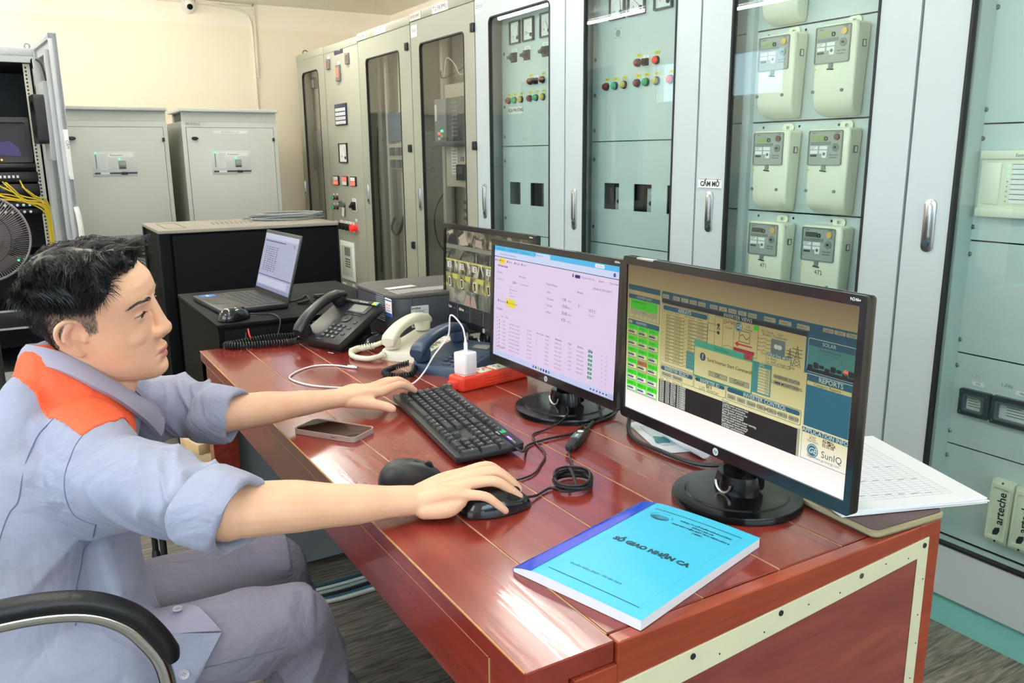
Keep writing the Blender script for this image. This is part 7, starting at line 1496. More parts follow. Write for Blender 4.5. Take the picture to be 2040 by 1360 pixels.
Mt_ = frameM((1.012, 0.733, DZ+0.0135), (1.245-1.012, 0.648-0.733, 0), (0.09, 0.25, 0)) ; 
def pz_(u, v): return 0.0
b = MB()
for k in range(5):
    a0 = 0.5*k; Mk_ = Mt_ @ Matrix.Rotation(math.radians((0, 1.0, -0.8, 0.5, -0.3)[k]), 4, 'Z'); b.box(0.001*k, 0.250+0.001*(k % 3), 0.0008*k, 0.300, 0.0016*k, 0.0016*k+0.0015, M_paper, Mk_)
b.build('sheets', t)
b = MB(); zt_ = 0.0081
for k in range(28): b.box(0.012, 0.212, 0.030+k*0.0085, 0.0303+k*0.0085, zt_, zt_+0.0002, M_rule, Mt_)
for k in range(13): b.box(0.012+k*0.0166, 0.0123+k*0.0166, 0.030, 0.262, zt_, zt_+0.0002, M_rule, Mt_)
for k in range(26): b.box(0.020+(k*37 % 170)*0.001, 0.032+(k*37 % 170)*0.001, 0.036+(k*53 % 210)*0.001, 0.0368+(k*53 % 210)*0.001, zt_, zt_+0.0003, M_greyink, Mt_)
b.text('BẢNG THEO DÕI THÔNG SỐ VẬN HÀNH', 0.006, M_greyink, Mt_ @ Matrix.Translation((0.11, 0.275, zt_)), ext=0.0001); b.build('ruled_form', t)
b = MB(); Mb_ = frameM((1.035, 0.770, DZ+0.0012), (-0.02, 0.20, 0.02), (0.20, 0.02, 0.0)); b.prism([(-0.015, 0.0), (0.145, 0.030), (0.16, 0.16), (0.0, 0.15)], 0, 0.0012, M_pbl, Mb_); tag(b.build('blue_sheet', loc=(1.04, 0.80, DZ)), 'pale blue sheet sticking out between the monitor foot and the paper stack', 'paper')
def loose(label, P, z, m, cat='paper'):
    b = MB(); b.prism(P, z, z+0.0012, m); return tag(b.build('loose_paper', loc=(P[0][0], P[0][1], z)), label, cat)
loose('white paper lying flat beneath the nearest monitor beside the cables', [(0.985, 1.108), (1.12, 1.06), (1.145, 1.26), (1.045, 1.285)], DZ+0.0004, M_paper)
loose('small printed paper with a teal corner tucked behind the monitor cable', [(1.015, 1.14), (1.12, 1.10), (1.135, 1.235), (1.05, 1.25)], DZ+0.0022, mat('paper_grey', '#cfd6da', 0.6))
b = MB(); b.prism([(1.012, 1.155), (1.035, 1.14), (1.047, 1.165), (1.030, 1.185)], DZ+0.0038, DZ+0.005, mat('teal_card', '#1d7a80', 0.5)); tag(b.build('teal_card', loc=(1.03, 1.16, DZ)), 'teal cardboard flap on the small paper under the nearest monitor', 'card')
b = MB(); Mr_ = frameM((1.035, 1.045, DZ+0.016), (0.02, 0.14, 0.0), (0.1, 0, 0)); b.tube([Mr_ @ V(0.0, 0, 0), Mr_ @ V(0.13, 0, 0)], 0.014, M_paper, 16); tag(b.build('rolled_paper', loc=(1.04, 1.1, DZ)), 'rolled white paper lying behind the nearest monitor', 'paper')
# ================================================================ THE SEATED MAN
M_skin = mat('skin', '#e3b395', 0.5, var=0.05, scale=14, sub=0.0, bump=0.06, bscale=240)
def skin_mat():
    m, nt, p = new_mat('skin_body'); N = nt.nodes; L = nt.links
    tc = N.new('ShaderNodeTexCoord'); at = N.new('ShaderNodeAttribute'); at.attribute_name = 'tone'
    no = N.new('ShaderNodeTexNoise'); no.inputs['Scale'].default_value = 22; no.inputs['Detail'].default_value = 6; L.new(tc.outputs['Object'], no.inputs['Vector'])
    m1 = N.new('ShaderNodeMix'); m1.data_type = 'RGBA'; m1.inputs[6].default_value = srgb('#e0ab8a'); m1.inputs[7].default_value = srgb('#f1c6a6'); L.new(no.outputs['Fac'], m1.inputs[0])
    sp = N.new('ShaderNodeSeparateColor'); L.new(at.outputs['Color'], sp.inputs[0]); cur = m1.outputs[2]
    for k, c in ((0, '#c4706a'), (1, '#6f625c'), (2, '#f3cdb8')):        # red: lips and ear, green: cropped hair on the scalp, blue: nails
        mx = N.new('ShaderNodeMix'); mx.data_type = 'RGBA'; L.new(sp.outputs[k], mx.inputs[0]); L.new(cur, mx.inputs[6]); mx.inputs[7].default_value = srgb(c); cur = mx.outputs[2]
    L.new(cur, p.inputs['Base Color']); p.inputs['Roughness'].default_value = 0.48
    p.inputs['Subsurface Weight'].default_value = 0.25; p.inputs['Subsurface Scale'].default_value = 0.006; p.inputs['Subsurface Radius'].default_value = (1.0, 0.35, 0.2)
    n2 = N.new('ShaderNodeTexNoise'); n2.inputs['Scale'].default_value = 320; n2.inputs['Detail'].default_value = 3; L.new(tc.outputs['Object'], n2.inputs['Vector'])
    b = N.new('ShaderNodeBump'); b.inputs['Strength'].default_value = 0.10; b.inputs['Distance'].default_value = 0.002; L.new(n2.outputs['Fac'], b.inputs['Height']); L.new(b.outputs[0], p.inputs['Normal'])
    return m
M_body = skin_mat()
M_shirt = mat('shirt_blue_grey', '#9498ae', 0.72, var=0.05, scale=6, bump=0.25, bscale=900, sheen=0.15, wr=0.45)
M_orange = mat('yoke_orange', '#f26038', 0.7, var=0.04, scale=8, bump=0.25, bscale=900, wr=0.3)
M_trou = mat('trousers_grey', '#868294', 0.75, var=0.05, scale=6, bump=0.25, bscale=900, sheen=0.15, wr=0.45)
M_hair = mat('hair_black', '#141214', 0.42, var=0.2, scale=40)
M_thread = mat('seam_thread', '#5d6686', 0.7, var=0.0)
def capsule(mb, pts, rad, up=(0, 0, 1), n=20, nseg=6, m=None):
    """closed limb through pts; rad = (half width, half thickness) per point; round ends"""
    P = [Vector(p) for p in pts]; Rr = [(r, r) if not isinstance(r, tuple) else r for r in rad]
    SP = smooth_path(P, nseg); k = len(P); SR = []
    for i in range(k-1):
        for j in range(nseg):
            t_ = j/nseg; t_ = t_*t_*(3-2*t_); SR.append((Rr[i][0]*(1-t_)+Rr[i+1][0]*t_, Rr[i][1]*(1-t_)+Rr[i+1][1]*t_))
    SR.append(Rr[-1]); vs = []; rows_ = []
    d0 = (SP[1]-SP[0]).normalized(); d1 = (SP[-1]-SP[-2]).normalized()
    seq = []
    for a in (80, 60, 40, 20): w = math.radians(a); seq.append((SP[0]-d0*SR[0][1]*math.sin(w), SR[0][0]*math.cos(w), SR[0][1]*math.cos(w), d0))
    for i, p in enumerate(SP):
        t_ = (SP[min(i+1, len(SP)-1)]-SP[max(i-1, 0)]).normalized(); seq.append((p, SR[i][0], SR[i][1], t_))
    for a in (20, 40, 60, 80): w = math.radians(a); seq.append((SP[-1]+d1*SR[-1][1]*math.sin(w), SR[-1][0]*math.cos(w), SR[-1][1]*math.cos(w), d1))
    U = Vector(up)
    for p, ra, rb, t_ in seq:
        u = (U-t_*U.dot(t_)); u = u.normalized() if u.length > 1e-4 else t_.orthogonal().normalized(); s_ = t_.cross(u)
        for j in range(n):
            w = 2*math.pi*j/n; vs.append(p+s_*math.cos(w)*ra+u*math.sin(w)*rb)
    K = len(seq); fs = []
    for i in range(K-1):
        for j in range(n): fs.append((i*n+j, i*n+(j+1) % n, (i+1)*n+(j+1) % n, (i+1)*n+j))
    fs += [tuple(range(n-1, -1, -1)), tuple((K-1)*n+j for j in range(n))]
    mb.add(vs, fs, m or M_body)
def ellip(mb, c, r, M=None, m=None, nu=24, nv=16): mb.sphere(c, 1.0, m or M_body, nu, nv, r, M)
def voxel(mb, voxel_size, smooth_it=4, name='tmp'):
    """fuse all overlapping pieces into one continuous skin"""
    me = bpy.data.meshes.new(name); me.from_pydata(mb.v, [], mb.f)
    bb = bmesh.new(); bb.from_mesh(me); bmesh.ops.recalc_face_normals(bb, faces=bb.faces[:]); bb.to_mesh(me); bb.free()
    o = bpy.data.objects.new(name, me); COL.objects.link(o)
    md = o.modifiers.new('r', 'REMESH'); md.mode = 'VOXEL'; md.voxel_size = voxel_size; md.adaptivity = 0
    if smooth_it: ms = o.modifiers.new('s', 'SMOOTH'); ms.factor = 0.5; ms.iterations = smooth_it
    dg = bpy.context.evaluated_depsgraph_get(); out = bpy.data.meshes.new_from_object(o.evaluated_get(dg))
    COL.objects.unlink(o); bpy.data.objects.remove(o); bpy.data.meshes.remove(me)
    return out
def get_co(me): a = np.empty(len(me.vertices)*3, 'f'); me.vertices.foreach_get('co', a); return a.reshape(-1, 3).astype('d')
def set_co(me, a): me.vertices.foreach_set('co', a.astype('f').ravel()); me.update()
def get_no(me): a = np.empty(len(me.vertices)*3, 'f'); me.vertices.foreach_get('normal', a); return a.reshape(-1, 3).astype('d')
# ---- head frame fitted to the man's posture
HS = 1.05; Hc = Vector((0.0937, 1.5598, 1.0427))
yw, pt, rl = math.radians(-22.6), math.radians(-2.5), math.radians(13)
fF = Vector((math.cos(yw)*math.cos(pt), math.sin(yw)*math.cos(pt), math.sin(pt))); l0 = Vector((-math.sin(yw), math.cos(yw), 0)); u0_ = fF.cross(l0)
fL = l0*math.cos(rl)+u0_*math.sin(rl); fU = fF.cross(fL)
MH = Matrix(((fF.x*HS, fL.x*HS, fU.x*HS, Hc.x), (fF.y*HS, fL.y*HS, fU.y*HS, Hc.y), (fF.z*HS, fL.z*HS, fU.z*HS, Hc.z), (0, 0, 0, 1)))
man = thing('person', 'man in a blue-grey work shirt with orange shoulder yoke, seated at the desk, one hand on keyboard and one on mouse', 'person', (-0.06, 1.43, 0.0))
man['label'] = 'seated man in blue-grey work shirt with orange shoulders, hands on keyboard and mouse'
bd = MB()
SL = [(0.1335, 0.008, -0.012, 0.010), (0.131, 0.030, -0.034, 0.030), (0.122, 0.055, -0.056, 0.052), (0.105, 0.078, -0.076, 0.0665), (0.080, 0.0935, -0.088, 0.0755), (0.055, 0.0985, -0.092, 0.0785), (0.038, 0.0960, -0.091, 0.0780), (0.022, 0.0925, -0.088, 0.0765), (0.004, 0.0935, -0.082, 0.0745), (-0.016, 0.0960, -0.072, 0.0725), (-0.036, 0.0985, -0.060, 0.0695), (-0.052, 0.0995, -0.050, 0.0655), (-0.068, 0.0965, -0.038, 0.0600), (-0.082, 0.0975, -0.024, 0.0520), (-0.094, 0.0955, -0.010, 0.0420), (-0.103, 0.088, 0.006, 0.0300), (-0.1085, 0.072, 0.026, 0.0130)]
for k_ in range(len(SL)):
    z_, xf_, xb_, w_ = SL[k_]
    if z_ > 0.05: z_ = 0.05+(z_-0.05)*0.70
    xf_ += 0.0085*max(0, min(1, (-z_-0.052)/0.02)); SL[k_] = (z_, xf_, xb_, w_)
def head_slices():
    zs_ = np.array([s_[0] for s_ in SL])[::-1]; out = []
    for z in np.linspace(-0.1085, 0.1084, 58):
        out.append((z,)+tuple(np.interp(z, zs_, np.array([s_[k] for s_ in SL])[::-1]) for k in (1, 2, 3)))
    return out
vs = []; fs = []; nH = 48; HSs = head_slices()
for z, xf, xb, w in HSs:
    xc_ = (xf+xb)/2*0.35+0.0*z; 
    for j in range(nH):
        a = 2*math.pi*j/nH; ca, sa = math.cos(a), math.sin(a)
        n_ = 2.45 if ca > 0 else 2.1; q = (abs(ca)**n_+abs(sa)**n_)**(-1/n_)
        rx = (xf-xc_) if ca > 0 else (xc_-xb); vs.append(MH @ V(xc_+rx*q*ca, w*q*sa, z))
for i in range(len(HSs)-1):
    for j in range(nH): fs.append((i*nH+j, i*nH+(j+1) % nH, (i+1)*nH+(j+1) % nH, (i+1)*nH+j))
fs += [tuple(range(nH-1, -1, -1)), tuple((len(HSs)-1)*nH+j for j in range(nH))]
bd.add(vs, fs, M_body)
hp = lambda *a: MH @ V(*a)
def hcap(pts, rad): capsule(bd, [hp(*p) for p in pts], [(r[0]*HS, r[1]*HS) if isinstance(r, tuple) else r*HS for r in rad], up=fF, n=16, nseg=5)
hcap([(0.0915, 0, 0.036), (0.100, 0, 0.012), (0.1060, 0, -0.008)], [(0.010, 0.0085), (0.0095, 0.009), (0.012, 0.011)])       # nose bridge
ellip(bd, hp(0.1080, 0, -0.0150), (0.0138*HS,)*3)
for s_ in (-1, 1): ellip(bd, hp(0.1005, s_*0.0135, -0.0190), (0.0105*HS, 0.0085*HS, 0.0095*HS))
ellip(bd, hp(0.102, 0, -0.026), (0.010*HS,)*3)
hcap([(0.086, -0.025, -0.0555), (0.1005, -0.011, -0.0500), (0.1045, 0, -0.0505), (0.1005, 0.011, -0.0500), (0.086, 0.025, -0.0555)], [0.0035, 0.0060, 0.0064, 0.0060, 0.0035])
hcap([(0.086, -0.024, -0.0575), (0.0985, -0.010, -0.0635), (0.1020, 0, -0.0645), (0.0985, 0.010, -0.0635), (0.086, 0.024, -0.0575)], [0.0035, 0.0072, 0.0080, 0.0072, 0.0035])
for s_ in (-1, 1):
    ellip(bd, hp(0.0765, s_*0.034, 0.0205), (0.0142*HS,)*3)                                                                  # lids over the eyeball
    hcap([(0.094, s_*0.012, 0.040), (0.092, s_*0.030, 0.044), (0.078, s_*0.050, 0.040)], [0.0045, 0.0060, 0.005])              # brow ridge
    ellip(bd, hp(0.060, s_*0.031, -0.016), (0.031*HS, 0.0285*HS, 0.030*HS))                                                    # cheek
    # ear: rim, lobe and bowl
    e0 = [(0.010, 0.072, 0.014), (0.006, 0.080, 0.027), (-0.008, 0.087, 0.032), (-0.021, 0.091, 0.022), (-0.024, 0.090, 0.004), (-0.016, 0.084, -0.014), (-0.004, 0.077, -0.026)]
    hcap([(x, s_*y, z) for x, y, z in e0], [0.0032, 0.0038, 0.0042, 0.0042, 0.0040, 0.0044, 0.0058])
    hcap([(-0.006, s_*0.076, -0.020), (-0.001, s_*0.074, -0.030)], [0.0062, 0.0066])
    hcap([(-0.004, s_*0.078, 0.022), (-0.013, s_*0.082, 0.008), (-0.010, s_*0.079, -0.010)], [0.0028, 0.0035, 0.0034])          # inner fold
    vs_ = [hp(x, s_*(y-0.005), z) for x, y, z in e0]; ellip(bd, (0, 0, 0), (0.020*HS, 0.005*HS, 0.026*HS), MH_e) if False else None
    capsule(bd, [hp(-0.002, s_*0.070, 0.016), hp(-0.010, s_*0.075, 0.0), hp(-0.006, s_*0.071, -0.016)], [(0.013, 0.005), (0.015, 0.0045), (0.011, 0.005)], up=fL)
    hcap([(0.011, s_*0.074, 0.002), (0.010, s_*0.075, -0.006)], [0.0038, 0.0042])                                               # tragus
NB = V(0.040, 1.565, 0.865)
capsule(bd, [NB+V(-0.01, 0, -0.05), NB+V(0.010, 0, 0.03), hp(-0.002, 0, -0.045), hp(0.0, 0, 0.0)], [(0.062, 0.066), (0.058, 0.062), (0.056, 0.060), (0.055, 0.058)], up=fF)
capsule(bd, [NB+V(0.055, -0.02, -0.01), hp(0.045, 0, -0.085), hp(0.055, 0, -0.080)], [0.028, 0.024, 0.026])                                   # throat to chin
capsule(bd, [NB+V(-0.01, 0, -0.10), V(0.00, 1.56, 0.72), V(-0.05, 1.47, 0.56), V(-0.06, 1.43, 0.50)], [(0.13, 0.085), (0.145, 0.095), (0.135, 0.09), (0.15, 0.10)], up=(1, -0.3, 0))   # trunk
RS, RE, RW = V(0.068, 1.385, 0.838), V(0.205, 1.128, 0.824), V(0.488, 1.098, 0.7885)
LS_, LE, LW = V(0.170, 1.745, 0.838), V(0.300, 1.605, 0.822), V(0.558, 1.650, 0.803)
capsule(bd, [NB+V(0, -0.03, -0.04), RS], [0.055, 0.052]); capsule(bd, [NB+V(0.01, 0.03, -0.04), LS_], [0.055, 0.052])
capsule(bd, [RS, RS.lerp(RE, 0.5), RE], [0.052, 0.047, 0.041]); capsule(bd, [LS_, LS_.lerp(LE, 0.5), LE], [0.050, 0.045, 0.038])
fa = (RW-RE); capsule(bd, [RE+V(-0.002, 0, 0.0), RE+fa*0.12+V(0, 0, 0.002), RE+fa*0.30+V(0, 0, 0.003), RE+fa*0.58, RE+fa*0.85, RW, RW+fa.normalized()*0.022], [(0.038, 0.036), (0.042, 0.039), (0.042, 0.038), (0.035, 0.031), (0.029, 0.0235), (0.028, 0.0215), (0.030, 0.019)])
capsule(bd, [RE+V(-0.006, 0.002, -0.014), RE+V(0.030, 0.0, -0.016)], [0.027, 0.024])
fa = (LW-LE); capsule(bd, [LE, LE+fa*0.15, LE+fa*0.32, LE+fa*0.6, LE+fa*0.86, LW, LW+fa.normalized()*0.02], [(0.035, 0.034), (0.038, 0.036), (0.038, 0.034), (0.032, 0.027), (0.027, 0.021), (0.027, 0.0195), (0.029, 0.018)])
# ---- hands
def hand(W_, f, l, pts, palm, prad=0.0):
    for r_ in palm: capsule(bd, r_[0], r_[1], up=r_[2] if len(r_) > 2 else (0, 0, 1), n=18)
    for ch, rad in pts: capsule(bd, ch, rad, n=14, nseg=5)
# right hand over the mouse: hand axes
fR = V(0.965, -0.262, 0).normalized(); lR = V(-fR.y, fR.x, 0)
def rh(a, b, z): return V(RW.x+fR.x*a+lR.x*b, RW.y+fR.y*a+lR.y*b, z)
FINR = {'index': [(0.072, 0.030, 0.8105), (0.113, 0.030, 0.8190), (0.136, 0.026, 0.8050), (0.150, 0.023, 0.7880)],
        'middle': [(0.076, 0.009, 0.8145), (0.119, 0.006, 0.8190), (0.143, 0.003, 0.8030), (0.158, 0.001, 0.7865)],
        'ring': [(0.070, -0.012, 0.8105), (0.112, -0.0155, 0.8120), (0.138, -0.0165, 0.7960), (0.154, -0.0170, 0.7820)],
        'little': [(0.060, -0.031, 0.8020), (0.092, -0.0400, 0.7990), (0.110, -0.0430, 0.7860), (0.124, -0.0435, 0.7725)]}
RAD = {'index': (0.0105, 0.0092, 0.0080, 0.0068), 'middle': (0.0108, 0.0094, 0.0082, 0.0069), 'ring': (0.0102, 0.0088, 0.0077, 0.0065), 'little': (0.0092, 0.0077, 0.0068, 0.0058)}
palm = []
for k in FINR:
    q = FINR[k][0]; palm.append(([rh(-0.004, q[1]*0.55, 0.792), rh(0.035, q[1]*0.85, 0.8035), rh(*q)], [(0.012, 0.0150), (0.0125, 0.0135), (0.0112, 0.0110)]))
palm.append(([rh(0.0, 0.0, 0.7875), rh(0.040, 0.0, 0.7940), rh(0.066, 0.0, 0.7990)], [(0.026, 0.017), (0.036, 0.015), (0.036, 0.012)]))
palm.append(([rh(0.002, -0.020, 0.7800), rh(0.035, -0.030, 0.7830), rh(0.055, -0.031, 0.7920)], [0.0150, 0.0155, 0.012]))
palm.append(([rh(0.004, 0.016, 0.7820), rh(0.035, 0.034, 0.7860), rh(0.050, 0.042, 0.7860)], [0.0150, 0.0155, 0.0130]))
fing = [([rh(*q) for q in FINR[k]], RAD[k]) for k in FINR]
fing.append(([rh(0.030, 0.034, 0.7860), rh(0.062, 0.050, 0.7840), rh(0.090, 0.049, 0.7800), rh(0.108, 0.043, 0.7760)], (0.0135, 0.0115, 0.0100, 0.0082)))
hand(RW, fR, lR, fing, palm)
# left hand resting over the far end of the keyboard
fLh = V(0.994, 0.11, 0).normalized(); lLh = V(-fLh.y, fLh.x, 0)
def lh(a, b, z): return V(LW.x+fLh.x*a+lLh.x*b, LW.y+fLh.y*a+lLh.y*b, z)
FINL = {'index': [(0.082, -0.024, 0.8060), (0.125, -0.024, 0.8140), (0.150, -0.022, 0.8050), (0.167, -0.021, 0.7930)],
        'middle': [(0.086, -0.002, 0.8100), (0.131, 0.002, 0.8180), (0.157, 0.004, 0.8070), (0.174, 0.005, 0.7940)],
        'ring': [(0.082, 0.018, 0.8070), (0.124, 0.024, 0.8140), (0.149, 0.028, 0.8040), (0.165, 0.030, 0.7920)],
        'little': [(0.072, 0.036, 0.8000), (0.104, 0.045, 0.8040), (0.123, 0.050, 0.7960), (0.137, 0.053, 0.7860)]}
palm = []
for k in FINL:
    q = FINL[k][0]; palm.append(([lh(-0.004, q[1]*0.55, 0.804), lh(0.040, q[1]*0.85, 0.8080), lh(*q)], [(0.012, 0.0135), (0.012, 0.0120), (0.0108, 0.0105)]))
palm.append(([lh(0.0, 0.0, 0.8010), lh(0.042, 0.004, 0.8010), lh(0.072, 0.006, 0.8010)], [(0.026, 0.0160), (0.035, 0.0135), (0.036, 0.0115)]))
palm.append(([lh(0.004, -0.014, 0.7960), lh(0.032, -0.028, 0.7940), lh(0.050, -0.034, 0.7930)], [0.0145, 0.0145, 0.0120]))
fing = [([lh(*q) for q in FINL[k]], RAD[k]) for k in FINL]
fing.append(([lh(0.024, -0.026, 0.7940), lh(0.050, -0.046, 0.7890), lh(0.070, -0.060, 0.7840), lh(0.082, -0.070, 0.7780)], (0.0135, 0.0118, 0.0105, 0.0088)))
hand(LW, fLh, lLh, fing, palm)
# ---- legs (inside the trousers) and feet
HR, HL = V(-0.055, 1.345, 0.505), V(-0.055, 1.515, 0.505); KR, KL = V(0.340, 1.318, 0.515), V(0.362, 1.545, 0.510); AR, AL = V(0.45, 1.43, 0.10), V(0.45, 1.62, 0.10)
for h_, k_, a_ in ((HR, KR, AR), (HL, KL, AL)):
    capsule(bd, [h_, h_.lerp(k_, 0.5), k_], [0.078, 0.068, 0.050]); capsule(bd, [k_, k_.lerp(a_, 0.35)+V(-0.015, 0, 0), a_], [0.049, 0.048, 0.032])
    capsule(bd, [a_, a_+V(-0.03, 0, -0.055), a_+V(0.06, 0, -0.062), a_+V(0.15, 0, -0.075)], [(0.032, 0.034), (0.032, 0.03), (0.038, 0.024), (0.036, 0.014)])
me = voxel(bd, 0.0025, 3, 'body')
bb = bmesh.new(); bb.from_mesh(me); MHi = MH.inverted()
def in_face(co, pad=0.0):
    q = MHi @ co; return q.x > 0.060-pad and abs(q.y) < 0.056 and -0.075 < q.z < 0.036
sel = [f for f in bb.faces if in_face(f.calc_center_median())]
ed = list({e for f in sel for e in f.edges}); bmesh.ops.subdivide_edges(bb, edges=ed, cuts=1, use_grid_fill=True)
def in_eye(co):
    q = MHi @ co; return q.x > 0.07 and 0.015 < abs(q.y) < 0.053 and 0.008 < q.z < 0.034 or (q.x > 0.078 and abs(q.y) < 0.03 and -0.072 < q.z < -0.042)
sel = [f for f in bb.faces if in_eye(f.calc_center_median())]
ed = list({e for f in sel for e in f.edges}); bmesh.ops.subdivide_edges(bb, edges=ed, cuts=1, use_grid_fill=True)
bb.to_mesh(me); bb.free()
co = get_co(me); Mi = np.array(MHi); q = co @ Mi[:3, :3].T + Mi[:3, 3]; head = (q[:, 2] > -0.13)
def G(c, r): d = (q-np.array(c))/np.array(r if hasattr(r, '__len__') else (r, r, r)); return np.exp(-(d**2).sum(1))*head
dq = np.zeros_like(q)
for s_ in (-1, 1):
    dq[:, 0] -= 0.0040*G((0.088, s_*0.022, 0.026), (0.02, 0.010, 0.012))          # inner corner of the socket
    dq[:, 0] += 0.0018*G((0.082, s_*0.040, -0.012), (0.03, 0.018, 0.020))
    yc_, zc_ = s_*0.0335, 0.0195
    dy = (q[:, 1]-yc_)/0.0150; band = np.clip(1-dy**2, 0, 1)
    zc2 = zc_+0.0012*(1-dy**2)-0.0010*s_*0-0.0016*dy*s_*(-1)
    hh = 0.0040*band**0.7; ins = (np.abs(q[:, 2]-zc2) < hh) & (band > 0.02) & head & (q[:, 0] > 0.07)
    dq[:, 0] -= np.where(ins, 0.0055*np.clip((hh-np.abs(q[:, 2]-zc2))/0.0012, 0, 1), 0)
    dq[:, 0] -= 0.0013*np.exp(-((q[:, 2]-zc2-0.0075)/0.0016)**2)*band*head*(q[:, 0] > 0.07)   # lid crease
    dq[:, 0] += 0.0009*np.exp(-((q[:, 2]-zc2-hh-0.0014)/0.0012)**2)*band*head*(q[:, 0] > 0.07)
    dq[:, 2] += 0.0045*G((0.103, s_*0.008, -0.0290), (0.006, 0.0038, 0.005))                   # nostrils
dq[:, 0] -= 0.0035*G((0.100, 0, -0.0755), (0.02, 0.022, 0.0065)); dq[:, 0] += 0.0035*G((0.098, 0, -0.090), (0.02, 0.018, 0.011))
dq[:, 0] -= 0.0026*np.exp(-((q[:, 2]+0.0568+0.0016*(np.abs(q[:, 1])/0.02)**2)/0.0013)**2)*(np.abs(q[:, 1]) < 0.026)*(q[:, 0] > 0.075)*head   # mouth line
dq[:, 0] -= 0.0014*G((0.105, 0, -0.038), (0.02, 0.0035, 0.008))
Mf_ = np.array(MH); q2 = q+dq; co = q2 @ Mf_[:3, :3].T + Mf_[:3, 3]; set_co(me, co); q = q2
lip = np.clip(1.25*G((0.104, 0, -0.0515), (0.02, 0.020, 0.0052)), 0, 1)+np.clip(1.25*G((0.102, 0, -0.0635), (0.02, 0.018, 0.0068)), 0, 1)
tone = np.zeros((len(co), 4), 'f'); tone[:, 3] = 1
tone[:, 0] = np.clip((lip-0.42)*2.6, 0, 0.75)*(q[:, 0] > 0.08)+0.28*G((-0.008, -0.085, 0.004), (0.02, 0.012, 0.028))+0.28*G((-0.008, 0.085, 0.004), (0.02, 0.012, 0.028))+0.10*G((0.112, 0, -0.014), 0.016)+0.10*G((0.08, -0.045, -0.01), 0.022)
lipl = np.exp(-((q[:, 2]+0.0568+0.0016*(np.abs(q[:, 1])/0.02)**2)/0.0011)**2)*(np.abs(q[:, 1]) < 0.024)*(q[:, 0] > 0.08)*head; tone[:, 0] = np.clip(tone[:, 0]+0.5*lipl, 0, 1)
# hair line: everything above/behind it is scalp
X_, Y_, Z_ = q[:, 0], np.abs(q[:, 1]), q[:, 2]
def hairline(x, y):
    """height of the hair edge for head position (x forward, y aside)"""
    return np.interp(x, [-0.10, -0.07, -0.045, -0.022, -0.012, 0.010, 0.018, 0.031, 0.034, 0.046, 0.052, 0.056, 0.098], [-0.060, -0.062, -0.050, 0.000, 0.030, 0.026, 0.000, 0.006, 0.046, 0.058, 0.066, 0.087, 0.088])
hl = hairline(X_, Y_); scal = np.clip((Z_-hl)/0.006, 0, 1)*head*(Z_ > -0.075)*(1-np.clip((Y_-0.080)/0.003, 0, 1)*(Z_ < 0.04)*(X_ > -0.03)*(X_ < 0.02)); tone[:, 1] = scal*0.80
for tip, d_ in [(rh(*FINR[k][3]), fR) for k in FINR]+[(lh(*FINL[k][3]), fLh) for k in FINL]+[(lh(0.082, -0.070, 0.778), (fLh*0.65-lLh*0.75))]:
    c_ = np.array(tip+d_*0.001+V(0, 0, 0.005)); w = np.exp(-(((co-c_)/np.array((0.0065, 0.0055, 0.006)))**2).sum(1)); tone[:, 2] += np.clip((w-0.45)*3, 0, 0.8)
at = me.color_attributes.new('tone', 'FLOAT_COLOR', 'POINT'); at.data.foreach_set('color', tone.ravel())
me.polygons.foreach_set('use_smooth', [True]*len(me.polygons)); me.materials.clear(); me.materials.append(M_body)
body = bpy.data.objects.new('body', me); COL.objects.link(body); body.parent = man
me.transform(Matrix.Translation(-Vector(man.location)))
ORG = np.array(man.location)
# ---- eyes
M_scl = mat('eye_white', '#c9beb8', 0.15, coat=0.5); M_iris = mat('iris_brown', '#20130e', 0.1, coat=0.8)
for s_ in (-1, 1):
    c = hp(0.0768, s_*0.0335, 0.0200); b = MB(); b.sphere(c, 0.0124*HS, M_scl, 28, 20)
    g_ = (fF*1.0+fL*(-0.02)+fU*(-0.10)).normalized(); Mg_ = frameM(c, g_.orthogonal(), g_.cross(g_.orthogonal()))
    r0 = 0.0126*HS; b.lathe([(0.0070, math.sqrt(r0*r0-0.0070**2)), (0.004, math.sqrt(r0*r0-0.004**2)), (0.0001, r0)], M_iris, 20, Mg_ if (Mg_.to_3x3() @ V(0, 0, 1)).dot(g_) > 0 else Mg_ @ Matrix.Rotation(math.pi, 4, 'X')); b.build('eye', man, angle=80)
# ---- surface lookup for hair
from mathutils.bvhtree import BVHTree
bvh = BVHTree.FromPolygons([tuple(p) for p in co], [tuple(p.vertices) for p in me.polygons])
nor = get_no(me); random.seed(21); rng = np.random.default_rng(4)
def strand(mb, p, pts, r, m):
    mb.tube([Vector(x) for x in pts], [r*(1-0.75*i/(len(pts)-1)) for i in range(len(pts))], m, 3, cap=False)
